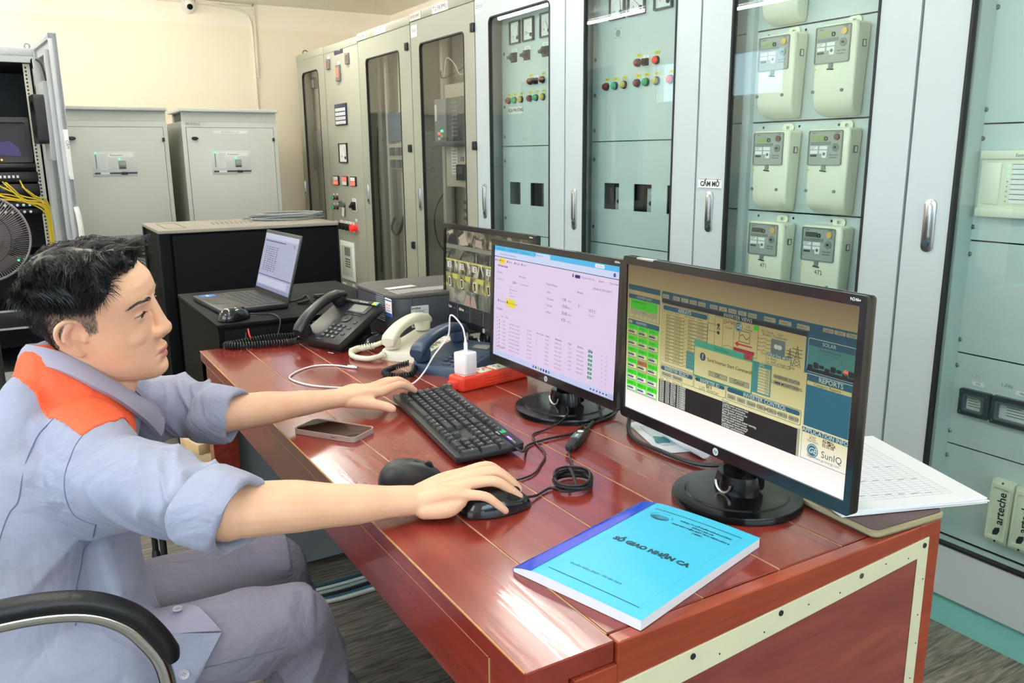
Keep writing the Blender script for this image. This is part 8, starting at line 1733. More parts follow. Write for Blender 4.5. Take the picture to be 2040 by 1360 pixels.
# eyebrows and lashes
for s_ in (-1, 1):
    b = MB()
    for k in range(150):
        u = random.random(); y = 0.012+0.044*u; z = 0.0405+0.0065*math.sin(min(1, u*1.25)*math.pi*0.62)-0.004*(u > .8)*(u-.8)*5+random.uniform(-0.0030, 0.0030)*(1-0.6*u)
        h_ = bvh.ray_cast(hp(0.14, s_*y, z), -fF)
        if h_[0] is None: continue
        p = h_[0]; t_ = (fL*s_*(0.9)+fU*(0.55-0.8*u)).normalized(); n_ = h_[1]
        strand(b, p, [p-n_*0.0004, p+t_*0.004+n_*0.0011, p+t_*0.0085-fF*0.0018*(1+2*u)+n_*0.0010], 0.00042, M_hair)
    b.build('eyebrow', man)
    b = MB()
    for k in range(46):
        u = k/45; dy = (u-0.5)*2; y = s_*0.0335+dy*0.0145; z = 0.0195+0.0012*(1-dy*dy)+0.0040*(max(0, 1-dy*dy))**0.7+0.0002; h_ = bvh.ray_cast(hp(0.14, y, z+0.0006), -fF)
        if h_[0] is None: continue
        p = h_[0]; strand(b, p, [p-fF*0.001, p+fF*0.0026-fU*0.0008+fL*s_*0.0006, p+fF*0.0046-fU*0.0004+fL*s_*0.0014*max(0, dy*s_)], 0.00030, M_hair)
    b.build('eyelashes', man)
# hair shell and locks
nH_ = V(*Hc)
idx = np.where((scal > 0.4))[0]; hq = q[idx]
def hair_len(x, y, z):
    top_ = np.clip((z-0.044)/0.030, 0, 1); back_ = np.clip((-x-0.02)/0.04, 0, 1)*np.clip((z+0.02)/0.04, 0, 1)
    return 0.0035+0.027*top_+0.011*back_*(1-top_)
vsel = set(idx.tolist()); shell = MB(); vmap = {}; lens = hair_len(hq[:, 0], np.abs(hq[:, 1]), hq[:, 2])
wn_ = nor[idx]
off = 0.0012+lens*0.42*(0.8+0.4*np.array([mnoise.noise(Vector(hq[i])*55) for i in range(len(idx))]))
off *= np.clip(scal[idx], 0.2, 1)*(1-0.5*np.clip((hq[:, 0]-0.045)/0.04, 0, 1))
sv = co[idx]+wn_*off[:, None]
for n_, i in enumerate(idx): vmap[int(i)] = n_
fsh = [tuple(vmap[v] for v in p.vertices) for p in me.polygons if all(v in vmap for v in p.vertices)]
hz_ = (hq[:, 2] > 0.045)|(hq[:, 0] < -0.045)
fsh = [f for f in fsh if sum(hz_[v] for v in f) >= 2]
shell.add([tuple(p) for p in sv], fsh, M_hair); 
pick = rng.choice(len(idx), size=min(11000, len(idx)*2), replace=True)
for n_ in pick:
    x, y, z = hq[n_]; L_ = hair_len(x, abs(y), z)*(0.7+0.5*random.random())*(1-0.15*min(1, max(0, (x-0.045)/0.04)))*(0.45+0.55*min(1, max(0, z-float(hairline(x, 0)))/0.014) if x > 0.028 else 1); p = Vector(co[idx[n_]]); N_ = Vector(nor[idx[n_]])
    if z < 0.04 and x > -0.045 and random.random() < 0.35: continue
    top_ = min(1, max(0, (z-0.044)/0.030)); sd = 1 if y > 0 else -1
    cl = mnoise.noise(Vector((x, y, z))*38); cl2 = mnoise.noise(Vector((x+3, y, z))*38)
    flow = (fF*(0.22*top_-0.25*(1-top_)+0.45*cl-0.25*min(1, max(0, (x-0.05)/0.03)))+fL*(sd*0.30*top_+0.35*cl2)-fU*(0.75*(1-top_)+0.10-0.25*(x > 0.05))).normalized()
    up_ = 0.95 if top_ > 0.3 else 0.35
    p1 = p+N_*(L_*0.45*up_)+flow*L_*0.20; p2 = p1+N_*(L_*0.22*up_)+flow*L_*0.42; p3 = p2+N_*(L_*0.02)+flow*L_*0.45-fU*L_*0.08
    strand(shell, p, [p, p1, p2, p3], 0.00075 if top_ > 0.2 else 0.00045, M_hair)
shell.build('hair', man, angle=60)

# ---- clothes
def cloth(me_, amp, seedv, stretch_fn, extra=None):
    c_ = get_co(me_); n_ = get_no(me_); d = np.zeros(len(c_))
    for i, p in enumerate(c_):
        s_ = stretch_fn(p); d[i] = amp*(1-abs(mnoise.noise(Vector(s_)+V(seedv, 0, 0)))*3.0)+amp*0.5*mnoise.noise(Vector(s_)*2.3)
    if extra is not None: d += extra(c_)
    set_co(me_, c_+n_*d[:, None]); return me_
def part_mesh(me_, name, m, parent=man):
    me_.materials.clear(); me_.materials.append(m); me_.polygons.foreach_set('use_smooth', [True]*len(me_.polygons)); me_.polygons.foreach_set('material_index', [0]*len(me_.polygons))
    me_.transform(MW(parent).inverted()); o = bpy.data.objects.new(name, me_); COL.objects.link(o); o.parent = parent; return o
sb = MB()
capsule(sb, [NB+V(-0.020, 0, -0.050), V(0.000, 1.545, 0.76), V(-0.035, 1.485, 0.63), V(-0.055, 1.44, 0.53), V(-0.055, 1.43, 0.475)], [(0.145, 0.100), (0.185, 0.135), (0.178, 0.135), (0.185, 0.142), (0.180, 0.140)], up=(1, -0.25, 0.2), n=32)
capsule(sb, [V(0.026, 1.578, 0.952), V(0.058, 1.560, 0.905), V(0.080, 1.558, 0.85)], [(0.072, 0.056), (0.080, 0.064), (0.09, 0.07)], up=(1, -0.3, 0.4), n=28)
capsule(sb, [V(0.024, 1.578, 0.955), V(0.002, 1.574, 0.905), V(-0.02, 1.560, 0.82)], [(0.060, 0.036), (0.100, 0.060), (0.155, 0.085)], up=(1, -0.3, 0.2), n=28)
capsule(sb, [NB+V(0.005, -0.035, -0.012), NB.lerp(RS, 0.55)+V(0, 0, 0.012), RS+V(0, 0, 0.004)], [0.060, 0.064, 0.066]); capsule(sb, [NB+V(0.01, 0.035, -0.018), NB.lerp(LS_, 0.55)+V(0, 0, 0.012), LS_], [0.062, 0.066, 0.064])
da = (RE-RS).normalized(); db = (LE-LS_).normalized()
capsule(sb, [RS+V(-0.01, 0.01, -0.03), RS.lerp(RE, 0.35)+V(0, 0, -0.006), RS.lerp(RE, 0.75), RE-da*0.030], [(0.078, 0.085), (0.072, 0.068), (0.060, 0.058), (0.053, 0.053)], n=28)
capsule(sb, [LS_+V(-0.01, -0.01, -0.03), LS_.lerp(LE, 0.4), LS_.lerp(LE, 0.8), LE-db*0.030], [(0.074, 0.080), (0.066, 0.063), (0.056, 0.054), (0.050, 0.050)], n=28)
# shirt front falling over the lap, and tails on the seat
capsule(sb, [V(0.07, 1.47, 0.66), V(0.085, 1.40, 0.585), V(0.09, 1.36, 0.56)], [(0.12, 0.05), (0.11, 0.045), (0.10, 0.030)], up=(1, 0, 0.3))
capsule(sb, [V(-0.12, 1.35, 0.515), V(-0.03, 1.345, 0.515), V(0.050, 1.335, 0.515)], [(0.125, 0.115), (0.122, 0.112), (0.108, 0.103)], n=28)
capsule(sb, [V(-0.12, 1.51, 0.515), V(-0.03, 1.515, 0.515), V(0.030, 1.520, 0.515)], [(0.115, 0.115), (0.112, 0.112), (0.102, 0.103)], n=28)
ms_ = voxel(sb, 0.0042, 5, 'shirt')
def near_seg(c_, a, b_):
    a = np.array(a); b_ = np.array(b_); t_ = np.clip(((c_-a) @ (b_-a))/((b_-a) @ (b_-a)), 0, 1); return np.linalg.norm(c_-(a+t_[:, None]*(b_-a)), axis=1), t_
def ridge(x): return (1-np.abs(np.sin(x)))**1.6*2-0.8
def shirt_extra(c_):
    d = np.zeros(len(c_))
    for A, B_, ph in ((RS, RE, 0.4), (LS_, LE, 1.3)):
        ds, t_ = near_seg(c_, A, B_); ax = np.array((B_-A).normalized()); rel = c_-np.array(A)
        ang = np.arctan2(rel[:, 2], rel @ np.cross(ax, (0, 0, 1))); w = (ds < 0.085)*np.clip(t_*3, 0, 1)
        d += w*0.0052*ridge(t_*7.5+ang*0.9+ph+0.8*np.sin(t_*4+ang*2))*(0.25+0.75*t_)
        d += w*0.0042*ridge(t_*15+ang*2.0+ph+1.2*np.sin(ang*3+t_*6))*np.clip((t_-0.35)*3, 0, 1)
    zz = c_[:, 2]; side = c_[:, 0]*5+c_[:, 1]*2.5
    d += 0.0055*ridge(zz*17+side*1.1+0.9*np.sin(side*1.3+zz*9))*np.clip((0.80-zz)/0.12, 0, 1)
    d += 0.0042*ridge(c_[:, 0]*13-zz*15+c_[:, 1]*6+0.8*np.sin(zz*14))*np.clip((0.90-zz)/0.1, 0, 1)*np.clip((zz-0.6)/0.1, 0, 1)
    return d
cloth(ms_, 0.0016, 3.1, lambda p: (p[0]*9, p[1]*9, p[2]*14), shirt_extra)
# leave the neck opening: sink the collar pit below the throat
shirt = None
c_ = get_co(ms_); bvs = BVHTree.FromPolygons([tuple(p) for p in c_], [tuple(p.vertices) for p in ms_.polygons]); SHV = c_.copy(); SHF = [tuple(p.vertices) for p in ms_.polygons]
shirt = part_mesh(ms_, 'shirt', M_shirt)
def proj_px(px, py, tree):
    r = (cr*((px-1020)/1640)+cd*((py-680)/1640)+cf).normalized(); return tree.ray_cast(Vector(CAMC), r)
# orange yoke across the shoulders and the upper back
def snap_part(pts_px, name, m, off, tree, keep_fn=None, sub=None):
    """cut a piece of cloth out of the shirt surface: outline given on the body surface (world x,y pairs)"""
    poly = [Vector(p) for p in pts_px]
    def inside(x, y):
        c = False; n = len(poly)
        for i in range(n):
            a, b_ = poly[i], poly[i-1]
            if (a.y > y) != (b_.y > y) and x < (b_.x-a.x)*(y-a.y)/(b_.y-a.y)+a.x: c = not c
        return c
    me2 = bpy.data.meshes.new(name); me2.from_pydata([tuple(p) for p in SHV], [], SHF); b = bmesh.new(); b.from_mesh(me2)
    ins = {v: inside(v.co.x, v.co.y) and (keep_fn is None or keep_fn(v.co)) for v in b.verts}
    bmesh.ops.delete(b, geom=[f for f in b.faces if sum(ins[v] for v in f.verts) < 2], context='FACES')
    bmesh.ops.delete(b, geom=[v for v in b.verts if not v.link_faces], context='VERTS')
    for v in b.verts:
        if v.is_boundary:
            best = None
            for i in range(len(poly)):
                a, c = poly[i-1], poly[i]; d = c-a; t_ = max(0, min(1, (Vector(v.co.xy)-a).dot(d)/max(1e-9, d.dot(d)))); qq = a+d*t_; dd = (qq-Vector(v.co.xy)).length
                if best is None or dd < best[0]: best = (dd, qq)
            if best[0] < 0.008:
                v.co.x, v.co.y = best[1]; h_ = tree.find_nearest(v.co)
                if h_[0] is not None: v.co = h_[0]
    bmesh.ops.recalc_face_normals(b, faces=b.faces[:]); b.normal_update()
    if sum(f.normal.z for f in b.faces) < 0: bmesh.ops.reverse_faces(b, faces=b.faces[:])
    b.normal_update(); base = [(v, v.co.copy(), v.normal.copy()) for v in b.verts]
    for v, c, n in base: v.co = c+n*off
    ex = bmesh.ops.extrude_face_region(b, geom=b.faces[:]); nm = {tuple(round(x, 6) for x in v.co): 1 for v in b.verts}
    for g in ex['geom']:
        if isinstance(g, bmesh.types.BMVert): h_ = tree.find_nearest(g.co); g.co = h_[0]-h_[1]*0.0 if h_[0] is not None else g.co
    bmesh.ops.recalc_face_normals(b, faces=b.faces[:]); b.to_mesh(me2); b.free()
    return part_mesh(me2, name, m, shirt)
# trousers
tb = MB()
for h_, k_, a_ in ((HR, KR, AR), (HL, KL, AL)):
    capsule(tb, [h_+V(-0.02, 0, 0), h_.lerp(k_, 0.45)+V(0, 0, -0.004), k_+V(-0.01, 0, 0), k_+V(0.004, 0, -0.005)], [(0.100, 0.098), (0.086, 0.082), (0.070, 0.068), (0.066, 0.064)], n=28)
    capsule(tb, [k_+V(-0.004, 0, -0.004), k_.lerp(a_, 0.35)+V(-0.012, 0, 0), k_.lerp(a_, 0.8), a_+V(0.0, 0, -0.01)], [(0.068, 0.066), (0.074, 0.070), (0.070, 0.066), (0.072, 0.066)], up=(1, 0, 0), n=28)
capsule(tb, [V(-0.075, 1.33, 0.505), V(-0.075, 1.43, 0.51), V(-0.075, 1.53, 0.505)], [(0.13, 0.105), (0.135, 0.11), (0.13, 0.105)], n=28)
mt_ = voxel(tb, 0.0045, 5, 'trousers')
def tr_extra(c_):
    d = np.zeros(len(c_))
    for A, B_ in ((HR, KR), (HL, KL)):
        ds, t_ = near_seg(c_, A, B_); w = (ds < 0.105)*np.clip(t_*3, 0, 1)*np.clip((1.15-t_)*4, 0, 1); y_ = (c_[:, 1]-A.y)
        d += w*0.0040*ridge(t_*5.0-y_*22+c_[:, 2]*16+0.7*np.sin(t_*7))*(0.35+0.65*t_)
    for A, B_ in ((KR, AR), (KL, AL)):
        ds, t_ = near_seg(c_, A, B_); w = (ds < 0.09)*(c_[:, 2] < 0.50); d += w*0.0060*ridge(c_[:, 0]*26+c_[:, 1]*12+t_*5.5)*np.clip((0.5-c_[:, 2])/0.06, 0, 1)
    return d
cloth(mt_, 0.0018, 9.7, lambda p: (p[0]*8, p[1]*11, p[2]*11), tr_extra)
ct_ = get_co(mt_); bvt = BVHTree.FromPolygons([tuple(p) for p in ct_], [tuple(p.vertices) for p in mt_.polygons])
trousers = part_mesh(mt_, 'trousers', M_trou)
# rolled cuffs: a turned-back band round each elbow
def cuff(A, d, r0, r1, L0, L1, ph, rx=1.0, tilt=0.0):
    b = MB(); n = 40; d = d.normalized(); s_ = d.cross(V(0, 0, 1)).normalized(); u = s_.cross(d)
    prof = [(L0+0.004, r0-0.010), (L0, r0-0.004), (L0+0.002, r0+0.002), (L0+0.014, r0+0.0045), (L0*0.4+L1*0.6, (r0+r1)/2+0.003), (L1-0.006, r1+0.001), (L1, r1-0.004), (L1-0.002, r1-0.009), (L1-0.020, r1-0.013), (L0+0.02, r0-0.016)]
    vs = []
    for k, (a, r_) in enumerate(prof):
        for j in range(n):
            w = 2*math.pi*j/n; f_ = 0.0022*math.sin(3*w+ph+k*0.55)+0.0014*math.sin(7*w+ph*2-k*0.7)+0.0022*math.sin(2*w+ph)
            sk = tilt*math.sin(w)*(1 if k < 8 else 0.6)
            vs.append(A+d*(a+0.004*math.sin(2*w+ph)*(k in (5, 6, 7))+sk*0.02)+(s_*math.cos(w)*rx+u*math.sin(w))*(r_+f_))
    K = len(prof); fs = []
    for i in range(K):
        i2 = (i+1) % K
        for j in range(n): fs.append((i*n+j, i*n+(j+1) % n, i2*n+(j+1) % n, i2*n+j))
    b.add(vs, fs, M_shirt); return b.build('cuff', shirt, angle=70)
cuff(RE, da+V(0.12, 0.02, -0.02), 0.0585, 0.0600, -0.052, 0.030, 0.6, tilt=0.6)
cuff(LE, db+V(0.2, 0, 0), 0.0540, 0.0550, -0.045, 0.030, 2.1, tilt=0.3)
# shoulder yoke, collar, seams, shirt tails and buttons
def cut_part(poly, name, m, off, zmin):
    """piece of cloth laid over the shirt: outline in plan (x, y)"""
    poly = [Vector(p) for p in poly]; n = len(poly)
    def inside(x, y):
        c = False
        for i in range(n):
            a, b_ = poly[i], poly[i-1]
            if (a.y > y) != (b_.y > y) and x < (b_.x-a.x)*(y-a.y)/(b_.y-a.y)+a.x: c = not c
        return c
    me2 = bpy.data.meshes.new(name); me2.from_pydata([tuple(p) for p in SHV], [], SHF); b = bmesh.new(); b.from_mesh(me2); b.normal_update()
    if sum(f.normal.z*f.calc_area() for f in b.faces if f.calc_center_median().z > 0.9) < 0: bmesh.ops.reverse_faces(b, faces=b.faces[:]); b.normal_update()
    ins = {v: v.co.z > zmin and v.normal.z > -0.25 and inside(v.co.x, v.co.y) for v in b.verts}
    bmesh.ops.delete(b, geom=[f for f in b.faces if sum(ins[v] for v in f.verts) < 2], context='FACES')
    bmesh.ops.delete(b, geom=[v for v in b.verts if not v.link_faces], context='VERTS')
    for v in b.verts:
        if v.is_boundary:
            best = None; vx = Vector(v.co.xy)
            for i in range(n):
                a, c = poly[i-1], poly[i]; d = c-a; t_ = max(0, min(1, (vx-a).dot(d)/max(1e-9, d.dot(d)))); qq = a+d*t_; dd = (qq-vx).length
                if best is None or dd < best[0]: best = (dd, qq)
            if best[0] < 0.007:
                h_ = bvs.find_nearest(V(best[1].x, best[1].y, v.co.z))
                if h_[0] is not None and (h_[0]-v.co).length < 0.012: v.co = h_[0]
    for _ in range(2): bmesh.ops.smooth_vert(b, verts=[v for v in b.verts if v.is_boundary], factor=0.4, use_axis_x=True, use_axis_y=True, use_axis_z=True)
    b.normal_update(); P0 = [(v, v.co.copy(), v.normal.copy()) for v in b.verts]
    inner = {v: c-nn*0.002 for v, c, nn in P0}; fs0 = list(b.faces); ring_ = [e for e in b.edges if e.is_boundary]
    nv_ = {v: b.verts.new(inner[v]) for v, c, nn in P0}
    for v, c, nn in P0: v.co = c+nn*off
    for e in ring_: 
        try: b.faces.new((e.verts[0], e.verts[1], nv_[e.verts[1]], nv_[e.verts[0]]))
        except ValueError: pass
    bmesh.ops.delete(b, geom=[v for v in b.verts if not v.link_faces], context='VERTS')
    bmesh.ops.recalc_face_normals(b, faces=b.faces[:]); b.to_mesh(me2); b.free()
    return part_mesh(me2, name, m, shirt)
YK = [(-.022, 1.512), (-.006, 1.492), (.014, 1.445), (.047, 1.358), (.078, 1.373), (.101, 1.394), (.128, 1.480), (.136, 1.512), (.132, 1.530), (.093, 1.535), (.060, 1.545), (.012, 1.552), (-.006, 1.575), (.002, 1.605), (.030, 1.625), (.090, 1.640), (.145, 1.655), (.165, 1.715), (.130, 1.760), (.070, 1.772), (.020, 1.722), (-.020, 1.640), (-.036, 1.560)]
cut_part(YK, 'yoke', M_orange, 0.0022, 0.845)
def ribbon(name, A, B_, m, th=0.004, n=5, par=None):
    A = smooth_path(A, n); B_ = smooth_path(B_, n); vs = []; fs = []; k = len(A)
    for i in range(k):
        a, c = A[i], B_[i]; t_ = (A[min(i+1, k-1)]-A[max(i-1, 0)]).normalized(); w = (c-a).normalized(); nn = t_.cross(w).normalized()
        mid = (a+c)/2; 
        if nn.dot(mid-V(0.06, 1.57, mid.z)) < 0: nn = -nn
        for q_ in (a, a.lerp(c, 0.33)+nn*0.003, a.lerp(c, 0.75)+nn*0.003, c): vs.append(q_+nn*(th+0.003))
        for q_ in (a, a.lerp(c, 0.33), a.lerp(c, 0.75), c): vs.append(q_-nn*0.001)
    for i in range(k-1):
        o0, o1 = i*8, (i+1)*8
        for j in range(3): fs.append((o0+j, o0+j+1, o1+j+1, o1+j)); fs.append((o0+4+j, o1+4+j, o1+5+j, o0+5+j))
        fs.append((o0, o1, o1+4, o0+4)); fs.append((o0+3, o0+7, o1+7, o1+3))
    e = (k-1)*8
    for o_ in (0, e):
        for j in range(3): fs.append((o_+j, o_+j+1, o_+5+j, o_+4+j))
    b = MB(); b.add(vs, fs, m); return b.build(name, par or shirt, angle=60)
M_lilac = mat('collar_lilac', '#a19db0', 0.72, var=0.04, scale=8, bump=0.25, bscale=900)
ribbon('collar', [(.186, 1.590, .838), (.166, 1.555, .878), (.142, 1.532, .904), (.115, 1.522, .930), (.091, 1.513, .953), (.065, 1.515, .977), (.036, 1.527, .996), (.008, 1.552, 1.004), (-.004, 1.590, 1.000), (.015, 1.628, .990), (.055, 1.648, .972), (.100, 1.645, .940), (.150, 1.620, .895), (.186, 1.600, .845)],
       [(.176, 1.565, .812), (.152, 1.530, .855), (.127, 1.507, .888), (.103, 1.498, .914), (.080, 1.492, .934), (.054, 1.496, .955), (.024, 1.512, .972), (-.008, 1.545, .978), (-.020, 1.592, .972), (.004, 1.645, .962), (.052, 1.670, .945), (.105, 1.668, .912), (.160, 1.645, .862), (.194, 1.620, .815)], M_lilac)
def seam(name, P, tree, r=0.0011, m=None, par=None):
    Q = []
    for p in smooth_path(P, 6): h_ = tree.find_nearest(Vector(p)); Q.append(h_[0] if h_[0] is not None else Vector(p))
    for _ in range(2): Q = [Q[0]]+[(Q[i-1]+Q[i]*2+Q[i+1])/4 for i in range(1, len(Q)-1)]+[Q[-1]]
    MB().tube(Q, r, m or M_thread, 6).build(name, par or shirt)
seam('seam', [(.098, 1.392, .905), (.049, 1.361, .899), (.028, 1.345, .873), (.016, 1.331, .848), (.014, 1.325, .819), (.023, 1.32, .786), (.048, 1.303, .774)], bvs)
seam('seam', [(.014, 1.445, .910), (-.007, 1.449, .888), (-.024, 1.428, .865), (-.038, 1.386, .841), (-.048, 1.373, .807), (-.06, 1.37, .795), (-.075, 1.36, .765), (-.095, 1.35, .70)], bvs)
seam('seam', [(.048, 1.303, .774), (.041, 1.35, .725), (.028, 1.352, .69), (.012, 1.335, .655), (-.002, 1.32, .60)], bvs)
seam('seam', [(-.02, 1.262, .545), (.10, 1.245, .53), (.20, 1.245, .52), (.30, 1.25, .51)], bvt, 0.0010, mat('trouser_thread', '#6b6878', 0.7, var=0.0), trousers)
def drape(name, poly, tree, m, off=0.004, nu=14, z=0.6):
    """cloth corner lying on the thigh: quad outline a,b,c,d in world points"""
    a, b_, c, d = [Vector(p) for p in poly]; vs = []; fs = []
    for i in range(nu+1):
        for j in range(nu+1):
            u, v = i/nu, j/nu; p = a.lerp(b_, u).lerp(d.lerp(c, u), v); h_ = tree.find_nearest(p); nn = h_[1] if h_[1].dot(V(0, -0.3, 1)) > 0 else -h_[1]
            vs.append(h_[0]+nn*(off+0.002*math.sin(u*5+v*4)))
    k = len(vs); vs += [v-V(0, -0.0006, 0.002) for v in vs]
    for i in range(nu):
        for j in range(nu): q_ = i*(nu+1)+j; fs.append((q_, q_+1, q_+nu+2, q_+nu+1)); fs.append((k+q_, k+q_+nu+1, k+q_+nu+2, k+q_+1))
    for i in range(nu):
        for q_, r_ in ((i*(nu+1), (i+1)*(nu+1)), (i*(nu+1)+nu, (i+1)*(nu+1)+nu), (i, i+1), (nu*(nu+1)+i, nu*(nu+1)+i+1)): fs.append((q_, r_, k+r_, k+q_))
    MB().add(vs, fs, m).build(name, shirt, angle=60)
M_shirtin = mat('shirt_lilac_side', '#9f9cb0', 0.72, var=0.05, scale=6, bump=0.25, bscale=900)
drape('shirt_tail', [(.060, 1.36, .60), (.150, 1.37, .60), (.205, 1.268, .565), (.085, 1.285, .585)], bvt, M_shirtin)
drape('shirt_tail', [(.060, 1.290, .59), (.205, 1.266, .562), (.150, 1.240, .505), (.085, 1.245, .53)], bvt, M_shirt, 0.0065)
M_btn = mat('button_grey', '#b9b6c0', 0.3, coat=0.4)
for p in ((.150, 1.320, .60), (.140, 1.243, .525)):
    h_ = bvt.find_nearest(Vector(p)); nn = h_[1] if h_[1].dot(V(0, -0.3, 1)) > 0 else -h_[1]; M_ = frameM(h_[0]+nn*0.0072, nn.orthogonal(), nn.cross(nn.orthogonal()))
    if (M_.to_3x3() @ V(0, 0, 1)).dot(nn) < 0: M_ = M_ @ Matrix.Rotation(math.pi, 4, 'X')
    b = MB(); b.lathe([(0.0080, 0), (0.0082, 0.0014), (0.0074, 0.0026), (0.0058, 0.0018), (0.0001, 0.0016)], M_btn, 24, M_)
    for sx_ in (-1, 1):
        for sy_ in (-1, 1): b.cyl(M_ @ V(sx_*0.0016, sy_*0.0016, 0.0015), M_ @ V(sx_*0.0016, sy_*0.0016, 0.0021), 0.0007, M_ink, 6)
    b.build('button', shirt)
# shoes
M_shoe = mat('shoe_dark', '#2b2320', 0.4, coat=0.2)
for a_ in (AR, AL):
    sb2 = MB(); capsule(sb2, [a_+V(-0.035, 0, -0.055), a_+V(0.03, 0, -0.055), a_+V(0.10, 0, -0.066), a_+V(0.165, 0, -0.074)], [(0.040, 0.042), (0.040, 0.040), (0.046, 0.031), (0.042, 0.023)]); sb2.build('shoe', man, angle=70)
# ================================================================ CHAIR AND FAN
M_chr = mat('chair_chrome', '#d6d8d8', 0.14, 1.0, var=0.03); M_leather = mat('black_leatherette', '#121318', 0.4, var=0.15, bump=0.2, bscale=160)
t = thing('office_chair', 'black office chair with chrome loop armrests carrying the seated man', 'chair', (-0.06, 1.43, 0))
b = MB(); b.prism(rrect(-0.30, 0.235, 1.165, 1.695, 0.06, 6), 0.335, 0.398, M_leather, r=0.02, seg=4); b.build('seat', t)
b = MB(); Mb2 = frameM((-0.335, 1.43, 0.46), (0, 1, 0), (-0.18, 0, 1)); b.prism(rrect(-0.235, 0.235, 0.0, 0.46, 0.07, 6), -0.030, 0.030, M_leather, Mb2, r=0.018, seg=4); b.build('backrest', t)
for sg, yy in ((-1, 1.125), (1, 1.735)):
    TP = [(-0.31, yy-sg*0.02, 0.60), (-0.27, yy, 0.700), (-0.17, yy, 0.736), (-0.075, yy, 0.744), (0.005, yy, 0.732), (0.055, yy, 0.702), (0.084, yy, 0.662), (0.101, yy, 0.620), (0.104, yy, 0.56), (0.090, yy, 0.48), (0.060, yy-sg*0.015, 0.40), (0.0, yy-sg*0.06, 0.325), (-0.05, yy-sg*0.16, 0.318)]
    a = MB(); a.tube(smooth_path(TP, 7), 0.0115, M_chr, 14); arm = a.build('armrest', t)
    sp_ = smooth_path(TP[1:8], 7); off_ = []
    for i, p in enumerate(sp_):
        tt = (sp_[min(i+1, len(sp_)-1)]-sp_[max(i-1, 0)]).normalized(); nn = V(-tt.z, 0, tt.x); nn = nn if nn.z > 0 or nn.x > 0 and abs(nn.z) < .2 else -nn; off_.append(p+nn.normalized()*0.0155)
    a = MB(); k = len(off_); a.tube(off_, [0.009+0.0065*min(1, min(i, k-1-i)/3) for i in range(k)], M_leather, 14); a.build('arm_pad', t)
b = MB(); b.cyl((-0.06, 1.43, 0.09), (-0.06, 1.43, 0.32), 0.028, M_blackpl, 20); b.rbox(-0.20, 0.08, 1.32, 1.54, 0.315, 0.337, M_blackpl, 0.006); b.build('column', t)
for k in range(5):
    a = math.radians(20+72*k); d = V(math.cos(a), math.sin(a), 0); c = V(-0.06, 1.43, 0.085); e = c+d*0.29
    b = MB(); b.tube([c, c+d*0.15+V(0, 0, -0.008), e+V(0, 0, -0.022)], [0.022, 0.018, 0.014], M_chr, 10); b.build('leg', t)
    b = MB(); s_ = V(-d.y, d.x, 0); b.cyl(e+V(0, 0, -0.055)-s_*0.02, e+V(0, 0, -0.055)+s_*0.02, 0.028, M_rubber, 16); b.cyl(e+V(0, 0, -0.05), e+V(0, 0, -0.015), 0.007, M_chr, 8); b.build('caster', t)
t = thing('standing_fan', 'dark standing fan with round wire guard in front of the open rack', 'fan', (-0.14, 4.28, 0))
M_fan = mat('fan_dark', '#2c2a2c', 0.45); M_wire = mat('fan_wire', '#8a8282', 0.35, 0.2); M_blade = mat('fan_blade', '#5e585c', 0.35)
c = V(-0.14, 4.20, 0.98); Mfz = frameM(c, (1, 0, 0), (0, 0, 1)); Rf = 0.188      # z points to the viewer
b = MB(); b.tube([Mfz @ V(Rf*math.cos(2*math.pi*i/64), Rf*math.sin(2*math.pi*i/64), 0.0) for i in range(64)], 0.0055, M_wire, 8, True); b.tube([Mfz @ V(Rf*0.62*math.cos(2*math.pi*i/64), Rf*0.62*math.sin(2*math.pi*i/64), 0.050) for i in range(64)], 0.0018, M_fan, 6, True); rim = b.build('guard_ring', t)
b = MB()
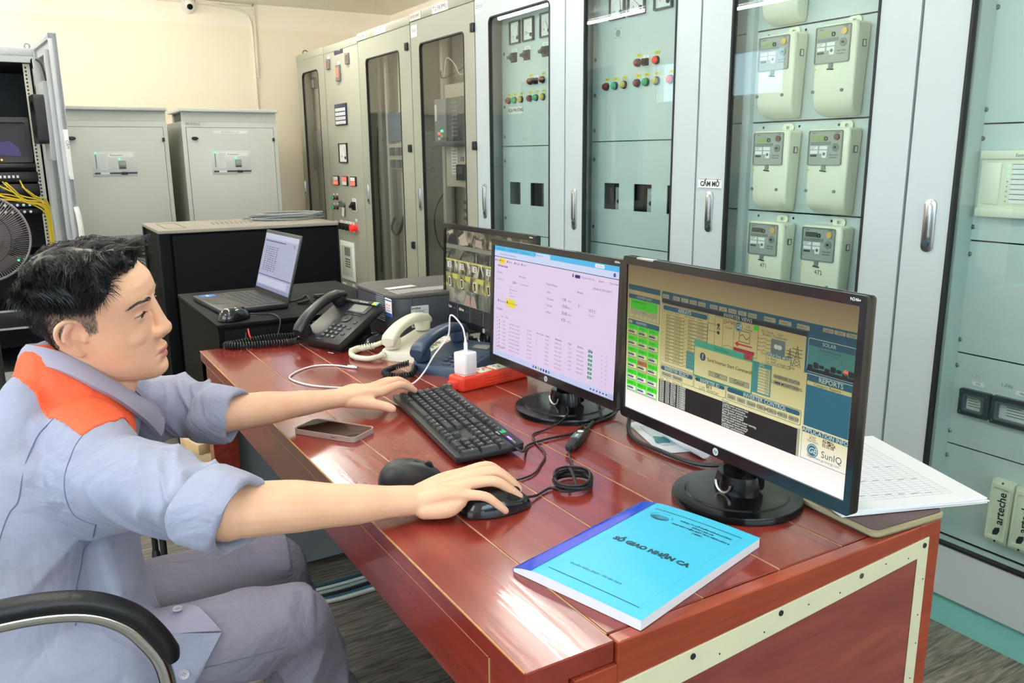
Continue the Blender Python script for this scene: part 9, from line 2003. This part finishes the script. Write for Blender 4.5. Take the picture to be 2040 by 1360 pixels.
for i in range(110):
    a = 2*math.pi*i/110; u = V(math.cos(a), math.sin(a), 0)
    b.tube([Mfz @ (u*0.030+V(0, 0, 0.060)), Mfz @ (u*Rf*0.62+V(0, 0, 0.050)), Mfz @ (u*Rf*0.90+V(0, 0, 0.026)), Mfz @ (u*Rf)], 0.0013, M_wire, 4, cap=False)
    b.tube([Mfz @ (u*0.030+V(0, 0, -0.060)), Mfz @ (u*Rf*0.62+V(0, 0, -0.055)), Mfz @ (u*Rf*0.90+V(0, 0, -0.030)), Mfz @ (u*Rf)], 0.0009, M_wire, 4, cap=False)
b.build('wire_guard', t)
b = MB(); b.cyl(Mfz @ V(0, 0, 0.056), Mfz @ V(0, 0, 0.066), 0.036, M_fan, 24); b.build('badge', t)
for i in range(5):
    b = MB(); P = []
    for j in range(9):
        q_ = j/8; r_ = 0.03+0.135*q_; w = 0.30+0.42*math.sin(q_*math.pi*0.75+0.3)
        for s2 in (-1, 1):
            a = s2*w*0.5+q_*0.35; P.append((r_*math.cos(a), r_*math.sin(a), 0.010*s2))
    vs = P+[(x, y, z-0.002) for x, y, z in P]; fs = []; k = len(P)
    for j in range(8): fs += [(2*j, 2*j+1, 2*j+3, 2*j+2), (k+2*j, k+2*j+2, k+2*j+3, k+2*j+1), (2*j, 2*j+2, k+2*j+2, k+2*j), (2*j+1, k+2*j+1, k+2*j+3, 2*j+3)]
    fs += [(0, k, k+1, 1), (2*8, 2*8+1, k+2*8+1, k+2*8)]
    b.add(vs, fs, M_blade, Mfz @ Matrix.Rotation(i*2*math.pi/5, 4, 'Z')); b.build('blade', t)
b = MB(); b.cyl(Mfz @ V(0, 0, -0.03), Mfz @ V(0, 0, 0.03), 0.032, M_fan, 20); b.lathe([(0.055, 0), (0.06, 0.03), (0.05, 0.10), (0.02, 0.13), (0.0001, 0.132)], M_fan, 24, Mfz @ Matrix.Translation((0, 0, -0.055)) @ Matrix.Rotation(math.pi, 4, 'X')); b.build('motor', t)
b = MB(); b.cyl((-0.14, 4.32, 0.02), (-0.14, 4.32, 0.95), 0.014, M_fan, 16); b.build('pole', t)
b = MB(); b.lathe([(0.19, 0), (0.19, 0.012), (0.16, 0.028), (0.03, 0.045), (0.02, 0.08), (0.0001, 0.082)], M_fan, 40, Matrix.Translation((-0.14, 4.32, 0.0))); b.build('base', t)
